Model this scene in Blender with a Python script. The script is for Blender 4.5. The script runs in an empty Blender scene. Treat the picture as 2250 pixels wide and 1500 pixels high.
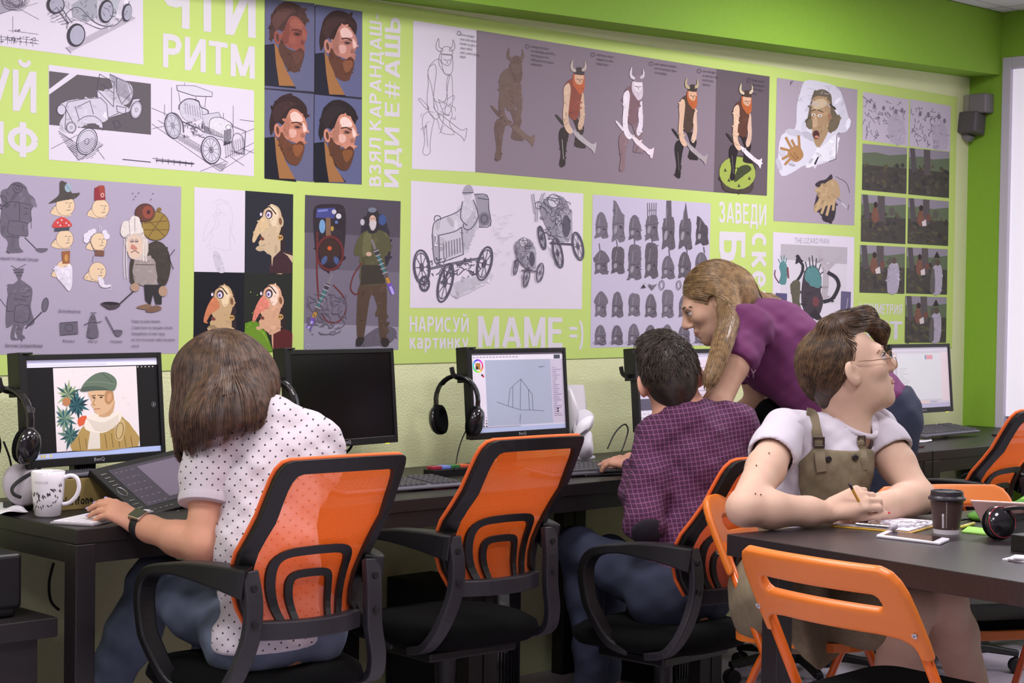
import bpy, bmesh, math, random
import numpy as np
from mathutils import Vector, Matrix, geometry
random.seed(7)
scene = bpy.context.scene
COL = scene.collection
PI = math.pi
# ------------------------------------------------------------------ camera
FPX = 3900.0
YAW, PITCH, ROLL = 0.79720441, -0.02557549, 0.01468286
CAM = np.array([0.0, -4.30, 1.30])
_f = np.array([math.cos(YAW)*math.cos(PITCH), math.sin(YAW)*math.cos(PITCH), math.sin(PITCH)])
_r0 = np.array([math.sin(YAW), -math.cos(YAW), 0.0])
_u0 = np.cross(_r0, _f)
_c, _s = math.cos(ROLL), math.sin(ROLL)
_r, _u = _c*_r0+_s*_u0, -_s*_r0+_c*_u0
cd = bpy.data.cameras.new('camera')
cam = bpy.data.objects.new('camera', cd)
COL.objects.link(cam)
cd.sensor_width = 36.0
cd.lens = FPX/2250*36
cd.clip_start = 0.05
mw = Matrix.Identity(4)
for i in range(3):
    mw[i][0], mw[i][1], mw[i][2], mw[i][3] = _r[i], _u[i], -_f[i], CAM[i]
cam.matrix_world = mw
scene.camera = cam
# ------------------------------------------------------------------ world, lights, exposure
scene.view_settings.view_transform = 'Standard'
scene.view_settings.look = 'None'
scene.view_settings.gamma = 1.0
scene.view_settings.use_curve_mapping = False
scene.view_settings.exposure = 0.0
world = bpy.data.worlds.new('room_ambient')
scene.world = world
world.use_nodes = True
world.node_tree.nodes['Background'].inputs[0].default_value = (0.80, 0.78, 0.88, 1)
world.node_tree.nodes['Background'].inputs[1].default_value = 0.04
CEIL = 2.585
LIGHTS = [(1.2, -1.35), (3.0, -1.35), (5.3, -1.25), (1.2, -3.0), (3.0, -3.0), (5.3, -3.0), (-0.8, -2.4)]
LPOWER = [24, 26, 32, 25, 27, 24, 17]
for (lx, ly), lp in zip(LIGHTS, LPOWER):
    ld = bpy.data.lights.new('panel_lamp', 'AREA')
    ld.shape = 'SQUARE'; ld.size = 0.58; ld.energy = lp; ld.color = (1.0, 0.955, 0.99)
    lo = bpy.data.objects.new('panel_lamp', ld)
    lo.location = (lx, ly, CEIL-0.02)
    COL.objects.link(lo)

# ------------------------------------------------------------------ pixel helpers (photo frame 2250x1500)
def ray(px, py):
    return (px-1125)/FPX*_r-(py-750)/FPX*_u+_f
def at(px, py, Y):
    d = ray(px, py); t = (Y-CAM[1])/d[1]
    return Vector(CAM+t*d)
def atx(px, py, X):
    d = ray(px, py); t = (X-CAM[0])/d[0]
    return Vector(CAM+t*d)
def atz(px, py, Z):
    d = ray(px, py); t = (Z-CAM[2])/d[2]
    return Vector(CAM+t*d)
def S(r, g, b, k=1.0):
    def f(v):
        v = v/255
        return (v/12.92 if v <= 0.04045 else ((v+0.055)/1.055)**2.4)*k
    return (f(r), f(g), f(b), 1.0)

# ------------------------------------------------------------------ materials
MATS = {}
def mat(name, color=(0.5, 0.5, 0.5, 1), rough=0.5, metal=0.0, noise=None, bump=None, spec=0.5, stretch=None, coat=0.0, emit=None, attr=False, sheen=0.0, sss=0.0, alpha=None):
    """noise=(scale, amount, second colour); bump=(scale, strength, distance)"""
    if name in MATS:
        return MATS[name]
    m = bpy.data.materials.new(name); m.use_nodes = True
    nt = m.node_tree; N = nt.nodes; L = nt.links
    b = N['Principled BSDF']
    b.inputs['Base Color'].default_value = color
    b.inputs['Roughness'].default_value = rough
    b.inputs['Metallic'].default_value = metal
    b.inputs['Specular IOR Level'].default_value = spec
    if coat: b.inputs['Coat Weight'].default_value = coat; b.inputs['Coat Roughness'].default_value = 0.08
    if sheen: b.inputs['Sheen Weight'].default_value = sheen
    if sss:
        b.inputs['Subsurface Weight'].default_value = sss
        b.inputs['Subsurface Radius'].default_value = (0.012, 0.005, 0.003)
        b.inputs['Subsurface Scale'].default_value = 1.0
    src = None
    if attr:
        a = N.new('ShaderNodeAttribute'); a.attribute_name = 'ink'; src = a.outputs['Color']
        L.new(src, b.inputs['Base Color'])
    tc = N.new('ShaderNodeTexCoord')
    vec = tc.outputs['Object']
    if stretch:
        mp = N.new('ShaderNodeMapping'); mp.inputs['Scale'].default_value = stretch
        L.new(vec, mp.inputs['Vector']); vec = mp.outputs['Vector']
    if noise:
        nz = N.new('ShaderNodeTexNoise'); nz.inputs['Scale'].default_value = noise[0]; nz.inputs['Detail'].default_value = 5
        L.new(vec, nz.inputs['Vector'])
        rp = N.new('ShaderNodeMapRange'); rp.inputs[1].default_value = 0.36; rp.inputs[2].default_value = 0.64
        rp.inputs[3].default_value = 0; rp.inputs[4].default_value = noise[1]
        L.new(nz.outputs['Fac'], rp.inputs[0])
        mx = N.new('ShaderNodeMix'); mx.data_type = 'RGBA'
        L.new(rp.outputs[0], mx.inputs[0])
        if src is not None: L.new(src, mx.inputs[6])
        else: mx.inputs[6].default_value = color
        mx.inputs[7].default_value = noise[2]
        L.new(mx.outputs[2], b.inputs['Base Color'])
    if bump:
        nb = N.new('ShaderNodeTexNoise'); nb.inputs['Scale'].default_value = bump[0]; nb.inputs['Detail'].default_value = 4
        L.new(vec, nb.inputs['Vector'])
        bp = N.new('ShaderNodeBump'); bp.inputs['Strength'].default_value = bump[1]; bp.inputs['Distance'].default_value = bump[2]
        L.new(nb.outputs['Fac'], bp.inputs['Height']); L.new(bp.outputs['Normal'], b.inputs['Normal'])
    if emit:
        if attr: L.new(src, b.inputs['Emission Color'])
        else: b.inputs['Emission Color'].default_value = color
        b.inputs['Emission Strength'].default_value = emit
    MATS[name] = m
    return m
def nodes_of(m):
    return m.node_tree.nodes, m.node_tree.links, m.node_tree.nodes['Principled BSDF']

# ------------------------------------------------------------------ mesh builder
class MB:
    def __init__(s, M=None):
        s.v = []; s.f = []; s.M = M
    def add(s, vs, fs):
        o = len(s.v)
        for p in vs:
            p = Vector(p)
            s.v.append(s.M @ p if s.M is not None else p)
        s.f += [tuple(i+o for i in f) for f in fs]
        return s
    def box(s, c, d, R=None):
        c = Vector(c); h = [x/2 for x in d]
        vs = [Vector((sx*h[0], sy*h[1], sz*h[2])) for sz in (-1, 1) for sy in (-1, 1) for sx in (-1, 1)]
        if R is not None: vs = [R @ v for v in vs]
        return s.add([c+v for v in vs], [(0, 2, 3, 1), (4, 5, 7, 6), (0, 1, 5, 4), (2, 6, 7, 3), (0, 4, 6, 2), (1, 3, 7, 5)])
    def box2(s, a, b):
        a = Vector(a); b = Vector(b)
        return s.box((a+b)/2, [abs(x) for x in (b-a)])
    def sweep(s, pts, secs, up=(0, 0, 1), closed=False, caps=True):
        """secs: one 2D section list (side, up) or one per point"""
        pts = [Vector(p) for p in pts]; n = len(pts); up = Vector(up)
        if not isinstance(secs[0][0], (list, tuple)): secs = [secs]*n
        m = len(secs[0]); vs = []
        for i, p in enumerate(pts):
            a = pts[(i-1) % n] if (closed or i > 0) else p
            b = pts[(i+1) % n] if (closed or i < n-1) else p
            t = (b-a).normalized()
            sd = t.cross(up)
            if sd.length < 1e-6: sd = t.cross(Vector((0.3, 1, 0.2)))
            sd.normalize(); uu = sd.cross(t).normalized()
            for q in secs[i]: vs.append(p+sd*q[0]+uu*q[1])
        fs = []
        for i in range(n if closed else n-1):
            j = (i+1) % n
            for k in range(m):
                l = (k+1) % m
                fs.append((i*m+k, j*m+k, j*m+l, i*m+l))
        if not closed and caps:
            fs.append(tuple(range(m))); fs.append(tuple((n-1)*m+k for k in range(m-1, -1, -1)))
        return s.add(vs, fs)
    def tube(s, pts, r, n=8, closed=False, caps=True):
        pts = [Vector(p) for p in pts]; k = len(pts)
        rs = r if isinstance(r, (list, tuple)) else [r]*k
        t0 = (pts[1]-pts[0]).normalized()
        nrm = t0.orthogonal().normalized(); vs = []
        for i, p in enumerate(pts):
            a = pts[(i-1) % k] if (closed or i > 0) else p
            b = pts[(i+1) % k] if (closed or i < k-1) else p
            t = (b-a)
            t = t.normalized() if t.length > 1e-9 else t0
            nrm = (nrm-t*nrm.dot(t))
            nrm = nrm.normalized() if nrm.length > 1e-6 else t.orthogonal().normalized()
            bn = t.cross(nrm)
            for q in range(n):
                a_ = 2*PI*q/n
                vs.append(p+(nrm*math.cos(a_)+bn*math.sin(a_))*rs[i])
        fs = []
        for i in range(k if closed else k-1):
            j = (i+1) % k
            for q in range(n):
                l = (q+1) % n
                fs.append((i*n+q, i*n+l, j*n+l, j*n+q))
        if not closed and caps:
            fs.append(tuple(range(n-1, -1, -1))); fs.append(tuple((k-1)*n+q for q in range(n)))
        return s.add(vs, fs)
    def lathe(s, prof, n=24, c=(0, 0, 0), R=None, sx=1, sy=1):
        c = Vector(c); vs = []; m = len(prof)
        for (r, z) in prof:
            for q in range(n):
                a = 2*PI*q/n; v = Vector((r*math.cos(a)*sx, r*math.sin(a)*sy, z))
                vs.append(c+(R @ v if R is not None else v))
        fs = [(i*n+q, i*n+(q+1) % n, (i+1)*n+(q+1) % n, (i+1)*n+q) for i in range(m-1) for q in range(n)]
        if prof[0][0] > 1e-6: fs.append(tuple(range(n-1, -1, -1)))
        if prof[-1][0] > 1e-6: fs.append(tuple((m-1)*n+q for q in range(n)))
        return s.add(vs, fs)
    def ball(s, c, r, n=16, m=10, R=None):
        r = r if isinstance(r, (list, tuple)) else (r, r, r)
        prof = [(max(math.sin(PI*i/m), 0.0), -math.cos(PI*i/m)) for i in range(m+1)]
        c = Vector(c); vs = []
        for (q, z) in prof:
            for k in range(n):
                a = 2*PI*k/n; v = Vector((q*math.cos(a)*r[0], q*math.sin(a)*r[1], z*r[2]))
                vs.append(c+(R @ v if R is not None else v))
        return s.add(vs, [(i*n+k, i*n+(k+1) % n, (i+1)*n+(k+1) % n, (i+1)*n+k) for i in range(m) for k in range(n)])
    def prism(s, outline, h, T):
        """outline 2D polygon in the xy plane of T (4x4), from z=0 to z=h"""
        n = len(outline)
        ar = sum(outline[i][0]*outline[(i+1) % n][1]-outline[(i+1) % n][0]*outline[i][1] for i in range(n))
        if ar < 0: outline = outline[::-1]
        vs = [T @ Vector((x, y, 0)) for x, y in outline]+[T @ Vector((x, y, h)) for x, y in outline]
        tri = geometry.tessellate_polygon([[Vector((x, y, 0)) for x, y in outline]])
        fs = []
        for t in tri:
            a, b, c = t
            cr = (outline[b][0]-outline[a][0])*(outline[c][1]-outline[a][1])-(outline[c][0]-outline[a][0])*(outline[b][1]-outline[a][1])
            if cr < 0: a, b, c = c, b, a
            fs.append((c, b, a)); fs.append((a+n, b+n, c+n))
        fs += [(i, (i+1) % n, (i+1) % n+n, i+n) for i in range(n)]
        return s.add(vs, fs)
    def grid(s, fn, nu, nv):
        vs = [fn(i/(nu-1), j/(nv-1)) for j in range(nv) for i in range(nu)]
        return s.add(vs, [(j*nu+i, j*nu+i+1, (j+1)*nu+i+1, (j+1)*nu+i) for j in range(nv-1) for i in range(nu-1)])
    def build(s, name, m, parent=None, smooth=False, bevel=0, seg=2, subd=0, solid=0, keep=True, angle=None):
        me = bpy.data.meshes.new(name)
        me.from_pydata([tuple(v) for v in s.v], [], s.f)
        me.update()
        o = bpy.data.objects.new(name, me)
        if m is not None: me.materials.append(m)
        COL.objects.link(o)
        if smooth: me.polygons.foreach_set('use_smooth', [True]*len(me.polygons))
        if solid:
            q = o.modifiers.new('Solidify', 'SOLIDIFY'); q.thickness = solid; q.offset = 0
        if bevel:
            q = o.modifiers.new('Bevel', 'BEVEL'); q.width = bevel; q.segments = seg; q.limit_method = 'ANGLE'; q.angle_limit = angle or 0.6
            q.harden_normals = False
        if subd:
            q = o.modifiers.new('Subdivision', 'SUBSURF'); q.levels = subd; q.render_levels = subd
        if parent is not None: attach(o, parent, keep)
        return o
def attach(o, parent, keep=True):
    o.parent = parent
    if keep:
        par = parent; off = Matrix.Identity(4)
        while par is not None:
            off = par.matrix_basis @ off if par.parent is None else par.matrix_parent_inverse @ par.matrix_basis @ off
            par = par.parent
        o.matrix_parent_inverse = off.inverted()
def tag(o, label=None, cat=None, group=None, kind=None):
    if label: o['label'] = label
    if cat: o['category'] = cat
    if group: o['group'] = group
    if kind: o['kind'] = kind
    return o
def thing(name, label, cat, loc=(0, 0, 0), rz=0.0, group=None):
    o = bpy.data.objects.new(name, None)
    o.empty_display_size = 0.1
    COL.objects.link(o)
    o.location = loc; o.rotation_euler = (0, 0, rz)
    o.matrix_basis = Matrix.Translation(Vector(loc)) @ Matrix.Rotation(rz, 4, 'Z')
    return tag(o, label, cat, group)
def struct(o, label=None, cat=None):
    return tag(o, label, cat, None, 'structure')
def copy_tree(o, parent=None):
    c = o.copy(); COL.objects.link(c)
    if parent is not None: c.parent = parent
    for ch in list(o.children): copy_tree(ch, c)
    return c
def place(o, loc, rz=0.0):
    o.matrix_basis = Matrix.Translation(Vector(loc)) @ Matrix.Rotation(rz, 4, 'Z')
def catmull(pts, n=6, closed=False):
    out = []; k = len(pts)
    P = [Vector(p) for p in pts]
    rng = range(k if closed else k-1)
    for i in rng:
        p0 = P[(i-1) % k] if (closed or i > 0) else P[i]
        p1 = P[i]; p2 = P[(i+1) % k]
        p3 = P[(i+2) % k] if (closed or i+2 < k) else p2
        for j in range(n):
            t = j/n
            out.append(0.5*((2*p1)+(p2-p0)*t+(2*p0-5*p1+4*p2-p3)*t*t+(3*p1-p0-3*p2+p3)*t**3))
    if not closed: out.append(P[-1])
    return out
def rrect(w, h, r, n=5):
    o = []
    for (cx, cy, a0) in ((w/2-r, h/2-r, 0), (-w/2+r, h/2-r, PI/2), (-w/2+r, -h/2+r, PI), (w/2-r, -h/2+r, 1.5*PI)):
        for i in range(n+1):
            a = a0+PI/2*i/n
            o.append((cx+r*math.cos(a), cy+r*math.sin(a)))
    return o
def circ(r, n=8, sx=1.0, sy=1.0):
    return [(r*sx*math.cos(2*PI*i/n), r*sy*math.sin(2*PI*i/n)) for i in range(n)]

# ------------------------------------------------------------------ lettering and flat print
_GL = {}
def glyph(ch):
    if ch in _GL: return _GL[ch]
    cu = bpy.data.curves.new('glyph', 'FONT'); cu.body = ch; cu.resolution_u = 3
    o = bpy.data.objects.new('glyph', cu); COL.objects.link(o)
    dg = bpy.context.evaluated_depsgraph_get()
    cv = o.evaluated_get(dg).to_curve(dg)
    cs = []
    for sp in cv.splines:
        pts = []
        if sp.type == 'BEZIER':
            bp = sp.bezier_points; n = len(bp)
            for i in range(n):
                a, b = bp[i], bp[(i+1) % n]
                straight = (a.handle_right-a.co).cross(b.co-a.co).length < 1e-5 and (b.handle_left-a.co).cross(b.co-a.co).length < 1e-5
                if straight: pts.append(a.co.to_2d())
                else: pts += [q.to_2d() for q in geometry.interpolate_bezier(a.co, a.handle_right, b.handle_left, b.co, 5)[:-1]]
        else:
            pts = [Vector(p.co[:2]) for p in sp.points]
        cl = []
        for p in pts:
            if not cl or (p-cl[-1]).length > 1e-4: cl.append(p)
        if len(cl) > 2: cs.append(cl)
    bpy.data.objects.remove(o); bpy.data.curves.remove(cu)
    def area(c): return sum(c[i].x*c[(i+1) % len(c)].y-c[(i+1) % len(c)].x*c[i].y for i in range(len(c)))/2
    res = None
    if cs:
        sg = area(max(cs, key=lambda c: abs(area(c)))) > 0
        outs = [c for c in cs if (area(c) > 0) == sg]; holes = [c for c in cs if (area(c) > 0) != sg]
        if not sg: outs = [c[::-1] for c in outs]; holes = [c[::-1] for c in holes]
        xs = [p.x for c in outs for p in c]
        res = (outs, holes, min(xs), max(xs))
    _GL[ch] = res
    return res
def inside(p, c):
    r = False; n = len(c)
    for i in range(n):
        a, b = c[i], c[(i+1) % n]
        if (a.y > p.y) != (b.y > p.y) and p.x < (b.x-a.x)*(p.y-a.y)/(b.y-a.y)+a.x: r = not r
    return r
def offset_poly(c, d):
    n = len(c); out = []
    for i in range(n):
        a, b, e = c[i-1], c[i], c[(i+1) % n]
        t1 = (b-a).normalized(); t2 = (e-b).normalized()
        n1 = Vector((t1.y, -t1.x)); n2 = Vector((t2.y, -t2.x)); q = n1+n2
        l = max(1+n1.dot(n2), 0.35)
        out.append(b+q*(d/l))
    return out
def layout(text, bold=0.0, track=0.0):
    """list of (outer, [holes]) in em units (cap height about 0.7) and total width"""
    x = 0.0; res = []
    for ch in text:
        if ch == ' ': x += 0.26; continue
        g = glyph(ch)
        if g is None: x += 0.3; continue
        outs, holes, x0, x1 = g
        dx = x-x0+0.05
        sh = Vector((dx, 0))
        O = [offset_poly(c, bold) if bold else c for c in outs]
        Hs = [offset_poly(c, bold) if bold else c for c in holes]
        for c, co in zip(outs, O):
            hs = [ho for h, ho in zip(holes, Hs) if inside(h[0], c)]
            res.append(([p+sh for p in co], [[p+sh for p in h] for h in hs]))
        x += (x1-x0)+0.11+track+bold
    return res, max(x-0.03, 0.05)
CAPH = 0.70
class Print:
    """flat print: coloured patches laid on a plane; points given in photo pixels and cast onto that plane"""
    def __init__(s, p0=(0, -0.0035, 0), n=(0, -1, 0), step=8e-6, conv=None):
        s.p0 = Vector(p0); s.n = Vector(n).normalized(); s.step = step; s.k = 0
        s.v = []; s.f = []; s.c = []; s.conv = conv
    def pt(s, p):
        if s.conv: q = s.conv(p)
        else:
            d = Vector(ray(p[0], p[1])); c = Vector(CAM)
            t = (s.p0-c).dot(s.n)/d.dot(s.n); q = c+d*t
        return q+s.n*(s.step*s.k)
    def raw(s, loops, col):
        s.k += 0.2
        flat = [p for l in loops for p in l]
        tri = geometry.tessellate_polygon([[Vector((p[0], p[1], 0)) for p in l] for l in loops])
        o = len(s.v); W = [s.pt(p) for p in flat]
        s.v += W; s.c += [col]*len(flat)
        for a, b, c in tri:
            if (W[b]-W[a]).cross(W[c]-W[a]).dot(s.n) < 0: a, b, c = a, c, b
            s.f.append((a+o, b+o, c+o))
    def up(s, n=1): s.k += n
    def poly(s, pts, col, smooth=0, up=True):
        if up: s.k += 1
        if smooth: pts = [(q.x, q.y) for q in catmull([Vector((p[0], p[1])) for p in pts], smooth, True)]
        s.raw([pts], col)
    def rect(s, x0, y0, x1, y1, col, up=True):
        s.poly([(x0, y0), (x1, y0), (x1, y1), (x0, y1)], col, 0, up)
    def ell(s, cx, cy, rx, ry, col, rot=0.0, n=18, up=True):
        a = math.radians(rot)
        s.poly([(cx+rx*math.cos(t)*math.cos(a)-ry*math.sin(t)*math.sin(a), cy+rx*math.cos(t)*math.sin(a)+ry*math.sin(t)*math.cos(a)) for t in [2*PI*i/n for i in range(n)]], col, 0, up)
    def ring(s, cx, cy, rx, ry, w, col, rot=0.0, n=22):
        a = math.radians(rot)
        s.line([(cx+rx*math.cos(t)*math.cos(a)-ry*math.sin(t)*math.sin(a), cy+rx*math.cos(t)*math.sin(a)+ry*math.sin(t)*math.cos(a)) for t in [2*PI*i/n for i in range(n+1)]], w, col)
    def line(s, pts, w, col, smooth=0, up=True):
        if up: s.k += 1
        P = [Vector((p[0], p[1])) for p in pts]
        if smooth: P = catmull(P, smooth)
        for a, b in zip(P[:-1], P[1:]):
            d = b-a
            if d.length < 1e-4: continue
            d.normalize(); q = Vector((-d.y, d.x))*(w/2); e = d*(w*0.25)
            s.raw([[tuple(a-e+q), tuple(b+e+q), tuple(b+e-q), tuple(a-e-q)]], col)
    def text(s, txt, bl, br, tr, tl, col, bold=0.0, fit=True):
        """corner pixels of the cap-height box of the line"""
        s.k += 1
        res, wd = layout(txt, bold)
        bl, br, tr, tl = [Vector(q) for q in (bl, br, tr, tl)]
        def mp(p):
            u = p.x/wd; v = p.y/CAPH
            return tuple((bl*(1-u)+br*u)*(1-v)+(tl*(1-u)+tr*u)*v)
        for o, hs in res:
            s.raw([[mp(p) for p in o]]+[[mp(p) for p in h] for h in hs], col)
    def build(s, name, m, parent=None, label=None):
        me = bpy.data.meshes.new(name)
        me.from_pydata([tuple(v) for v in s.v], [], s.f)
        a = me.color_attributes.new('ink', 'FLOAT_COLOR', 'POINT')
        a.data.foreach_set('color', [x for c in s.c for x in c])
        me.materials.append(m); me.update()
        o = bpy.data.objects.new(name, me); COL.objects.link(o)
        if parent is not None: attach(o, parent)
        if label: o['label'] = label
        return o

# ------------------------------------------------------------------ smooth solid modelling for people, hair, cloth
class SDF:
    def __init__(s, lo, hi, h, fine=()):
        """fine: list of (axis, a, b, step) zones with smaller step"""
        ax = []
        for i in range(3):
            pts = [lo[i]]; x = lo[i]
            while x < hi[i]:
                st = h
                for (q, a, b, fs) in fine:
                    if q == i and a <= x <= b: st = min(st, fs)
                x += st; pts.append(x)
            ax.append(np.array(pts, dtype=np.float32))
        s.ax = ax
        s.F = np.full([len(a) for a in ax], 0.2, dtype=np.float32)
    def _sl(s, lo, hi):
        sl = []
        for i in range(3):
            a = max(int(np.searchsorted(s.ax[i], lo[i]))-1, 0); b = min(int(np.searchsorted(s.ax[i], hi[i]))+1, len(s.ax[i]))
            if b <= a: return None, None
            sl.append(slice(a, b))
        X, Y, Z = np.meshgrid(s.ax[0][sl[0]], s.ax[1][sl[1]], s.ax[2][sl[2]], indexing='ij', sparse=True)
        return tuple(sl), (X, Y, Z)
    def _put(s, sl, d, k, op):
        F = s.F[sl]
        if op == 'add':
            if k > 0:
                h = np.maximum(k-np.abs(F-d), 0)/k
                s.F[sl] = np.minimum(F, d)-h*h*k*0.25
            else: s.F[sl] = np.minimum(F, d)
        elif op == 'sub':
            if k > 0:
                h = np.maximum(k-np.abs(F+d), 0)/k
                s.F[sl] = np.maximum(F, -d)+h*h*k*0.25
            else: s.F[sl] = np.maximum(F, -d)
    def cap(s, a, b, ra, rb=None, k=0.02, op='add', flat=None):
        """tapered capsule a->b; flat=(vector, factor) squashes the section along a vector"""
        rb = ra if rb is None else rb
        a = np.array(a, dtype=np.float32); b = np.array(b, dtype=np.float32); m = max(ra, rb)+k+0.02
        sl, G = s._sl(np.minimum(a, b)-m, np.maximum(a, b)+m)
        if sl is None: return
        X, Y, Z = G
        ba = b-a; L2 = float(ba @ ba)+1e-9
        px, py, pz = X-a[0], Y-a[1], Z-a[2]
        t = np.clip((px*ba[0]+py*ba[1]+pz*ba[2])/L2, 0, 1)
        qx, qy, qz = px-t*ba[0], py-t*ba[1], pz-t*ba[2]
        if flat is not None:
            fv = np.array(flat[0], dtype=np.float32); fv = fv/np.linalg.norm(fv)
            c = (qx*fv[0]+qy*fv[1]+qz*fv[2])*(1/flat[1]-1)
            qx, qy, qz = qx+c*fv[0], qy+c*fv[1], qz+c*fv[2]
        d = np.sqrt(qx*qx+qy*qy+qz*qz)-(ra+(rb-ra)*t)
        s._put(sl, d, k, op)
    def ell(s, c, r, R=None, k=0.02, op='add'):
        c = np.array(c, dtype=np.float32); m = max(r)+k+0.02
        sl, G = s._sl(c-m, c+m)
        if sl is None: return
        X, Y, Z = G[0]-c[0], G[1]-c[1], G[2]-c[2]
        if R is not None:
            X, Y, Z = [R[0][i]*X+R[1][i]*Y+R[2][i]*Z for i in range(3)]
        k0 = np.sqrt((X/r[0])**2+(Y/r[1])**2+(Z/r[2])**2)
        k1 = np.sqrt((X/r[0]**2)**2+(Y/r[1]**2)**2+(Z/r[2]**2)**2)+1e-6
        d = k0*(k0-1)/k1
        s._put(sl, d.astype(np.float32), k, op)
    def bx(s, c, h, R=None, rd=0.01, k=0.01, op='add'):
        c = np.array(c, dtype=np.float32); m = math.sqrt(sum(x*x for x in h))+k+0.02
        sl, G = s._sl(c-m, c+m)
        if sl is None: return
        X, Y, Z = G[0]-c[0], G[1]-c[1], G[2]-c[2]
        if R is not None:
            X, Y, Z = [R[0][i]*X+R[1][i]*Y+R[2][i]*Z for i in range(3)]
        qx, qy, qz = np.abs(X)-(h[0]-rd), np.abs(Y)-(h[1]-rd), np.abs(Z)-(h[2]-rd)
        d = np.sqrt(np.maximum(qx, 0)**2+np.maximum(qy, 0)**2+np.maximum(qz, 0)**2)+np.minimum(np.maximum(qx, np.maximum(qy, qz)), 0)-rd
        s._put(sl, d.astype(np.float32), k, op)
    def chain(s, pts, rs, k=0.02, op='add', flat=None):
        for i in range(len(pts)-1): s.cap(pts[i], pts[i+1], rs[i], rs[i+1], k, op, flat)
    def plane(s, p, n, k=0.0, lo=None, hi=None):
        """cut away the side the normal points to (within an optional box)"""
        n = np.array(n, dtype=np.float32); n = n/np.linalg.norm(n)
        lo = lo if lo is not None else [a[0] for a in s.ax]; hi = hi if hi is not None else [a[-1] for a in s.ax]
        sl, G = s._sl(lo, hi)
        if sl is None: return
        X, Y, Z = G
        d = (X-p[0])*n[0]+(Y-p[1])*n[1]+(Z-p[2])*n[2]
        s._put(sl, -d, k, 'sub')
    def warp(s, fn):
        X, Y, Z = np.meshgrid(*s.ax, indexing='ij', sparse=True)
        s.F = s.F+fn(X, Y, Z).astype(np.float32)
    def mesh(s):
        F = s.F; Sg = F < 0
        nx, ny, nz = F.shape
        def cor(A, d): return A[d[0]:nx-1+d[0], d[1]:ny-1+d[1], d[2]:nz-1+d[2]]
        D = [(i, j, k) for i in (0, 1) for j in (0, 1) for k in (0, 1)]
        cnt = sum(cor(Sg, d).astype(np.int8) for d in D)
        mix = (cnt > 0) & (cnt < 8)
        idx = np.full(mix.shape, -1, dtype=np.int64); idx[mix] = np.arange(mix.sum())
        ii, jj, kk = np.nonzero(mix)
        acc = np.zeros((len(ii), 3)); num = np.zeros(len(ii))
        for a in D:
            for q in range(3):
                if a[q] == 1: continue
                b = list(a); b[q] = 1
                fa = F[ii+a[0], jj+a[1], kk+a[2]]; fb = F[ii+b[0], jj+b[1], kk+b[2]]
                cr = (fa < 0) != (fb < 0)
                t = np.where(cr, fa/np.where(fa == fb, 1, fa-fb), 0)
                P = np.array(a, dtype=float)[None, :].repeat(len(ii), 0); P[:, q] = t
                acc += P*cr[:, None]; num += cr
        acc /= np.maximum(num, 1)[:, None]
        V = np.stack([s.ax[q][I]+acc[:, q]*(s.ax[q][np.minimum(I+1, len(s.ax[q])-1)]-s.ax[q][I]) for q, I in enumerate((ii, jj, kk))], 1)
        faces = []
        for q in range(3):
            o1, o2 = (q+1) % 3, (q+2) % 3
            sA = [slice(None)]*3; sB = [slice(None)]*3
            sA[q] = slice(0, -1); sB[q] = slice(1, None)
            for o in (o1, o2): sA[o] = slice(1, -1); sB[o] = slice(1, -1)
            A = Sg[tuple(sA)]; B_ = Sg[tuple(sB)]
            e = np.nonzero(A != B_)
            inn = A[e]
            base = [None]*3
            base[q] = e[q]; base[o1] = e[o1]+1; base[o2] = e[o2]+1
            def cell(d1, d2):
                c = list(base); c[o1] = base[o1]+d1; c[o2] = base[o2]+d2
                return idx[c[0], c[1], c[2]]
            quad = np.stack([cell(-1, -1), cell(0, -1), cell(0, 0), cell(-1, 0)], 1)
            quad[~inn] = quad[~inn][:, ::-1]
            faces.append(quad)
        Fc = np.concatenate(faces); Fc = Fc[(Fc >= 0).all(1)]
        return V, Fc
    def build(s, name, m, parent=None, relax=1, flow=None, label=None):
        V, Fc = s.mesh()
        for it in range(relax):
            acc = np.zeros_like(V); cn = np.zeros(len(V))
            for a in range(4):
                i, j = Fc[:, a], Fc[:, (a+1) % 4]
                np.add.at(acc, i, V[j]); np.add.at(acc, j, V[i]); np.add.at(cn, i, 1); np.add.at(cn, j, 1)
            V = V*0.5+0.5*acc/np.maximum(cn, 1)[:, None]
        me = bpy.data.meshes.new(name)
        me.vertices.add(len(V)); me.vertices.foreach_set('co', V.astype(np.float32).ravel())
        me.loops.add(len(Fc)*4); me.loops.foreach_set('vertex_index', Fc.astype(np.int32).ravel())
        me.polygons.add(len(Fc)); me.polygons.foreach_set('loop_start', np.arange(0, len(Fc)*4, 4, dtype=np.int32))
        me.polygons.foreach_set('use_smooth', np.ones(len(Fc), dtype=bool))
        me.update(calc_edges=True); me.validate()
        me.materials.append(m)
        o = bpy.data.objects.new(name, me); COL.objects.link(o)
        if parent is not None: attach(o, parent)
        if label: o['label'] = label
        return o

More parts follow.
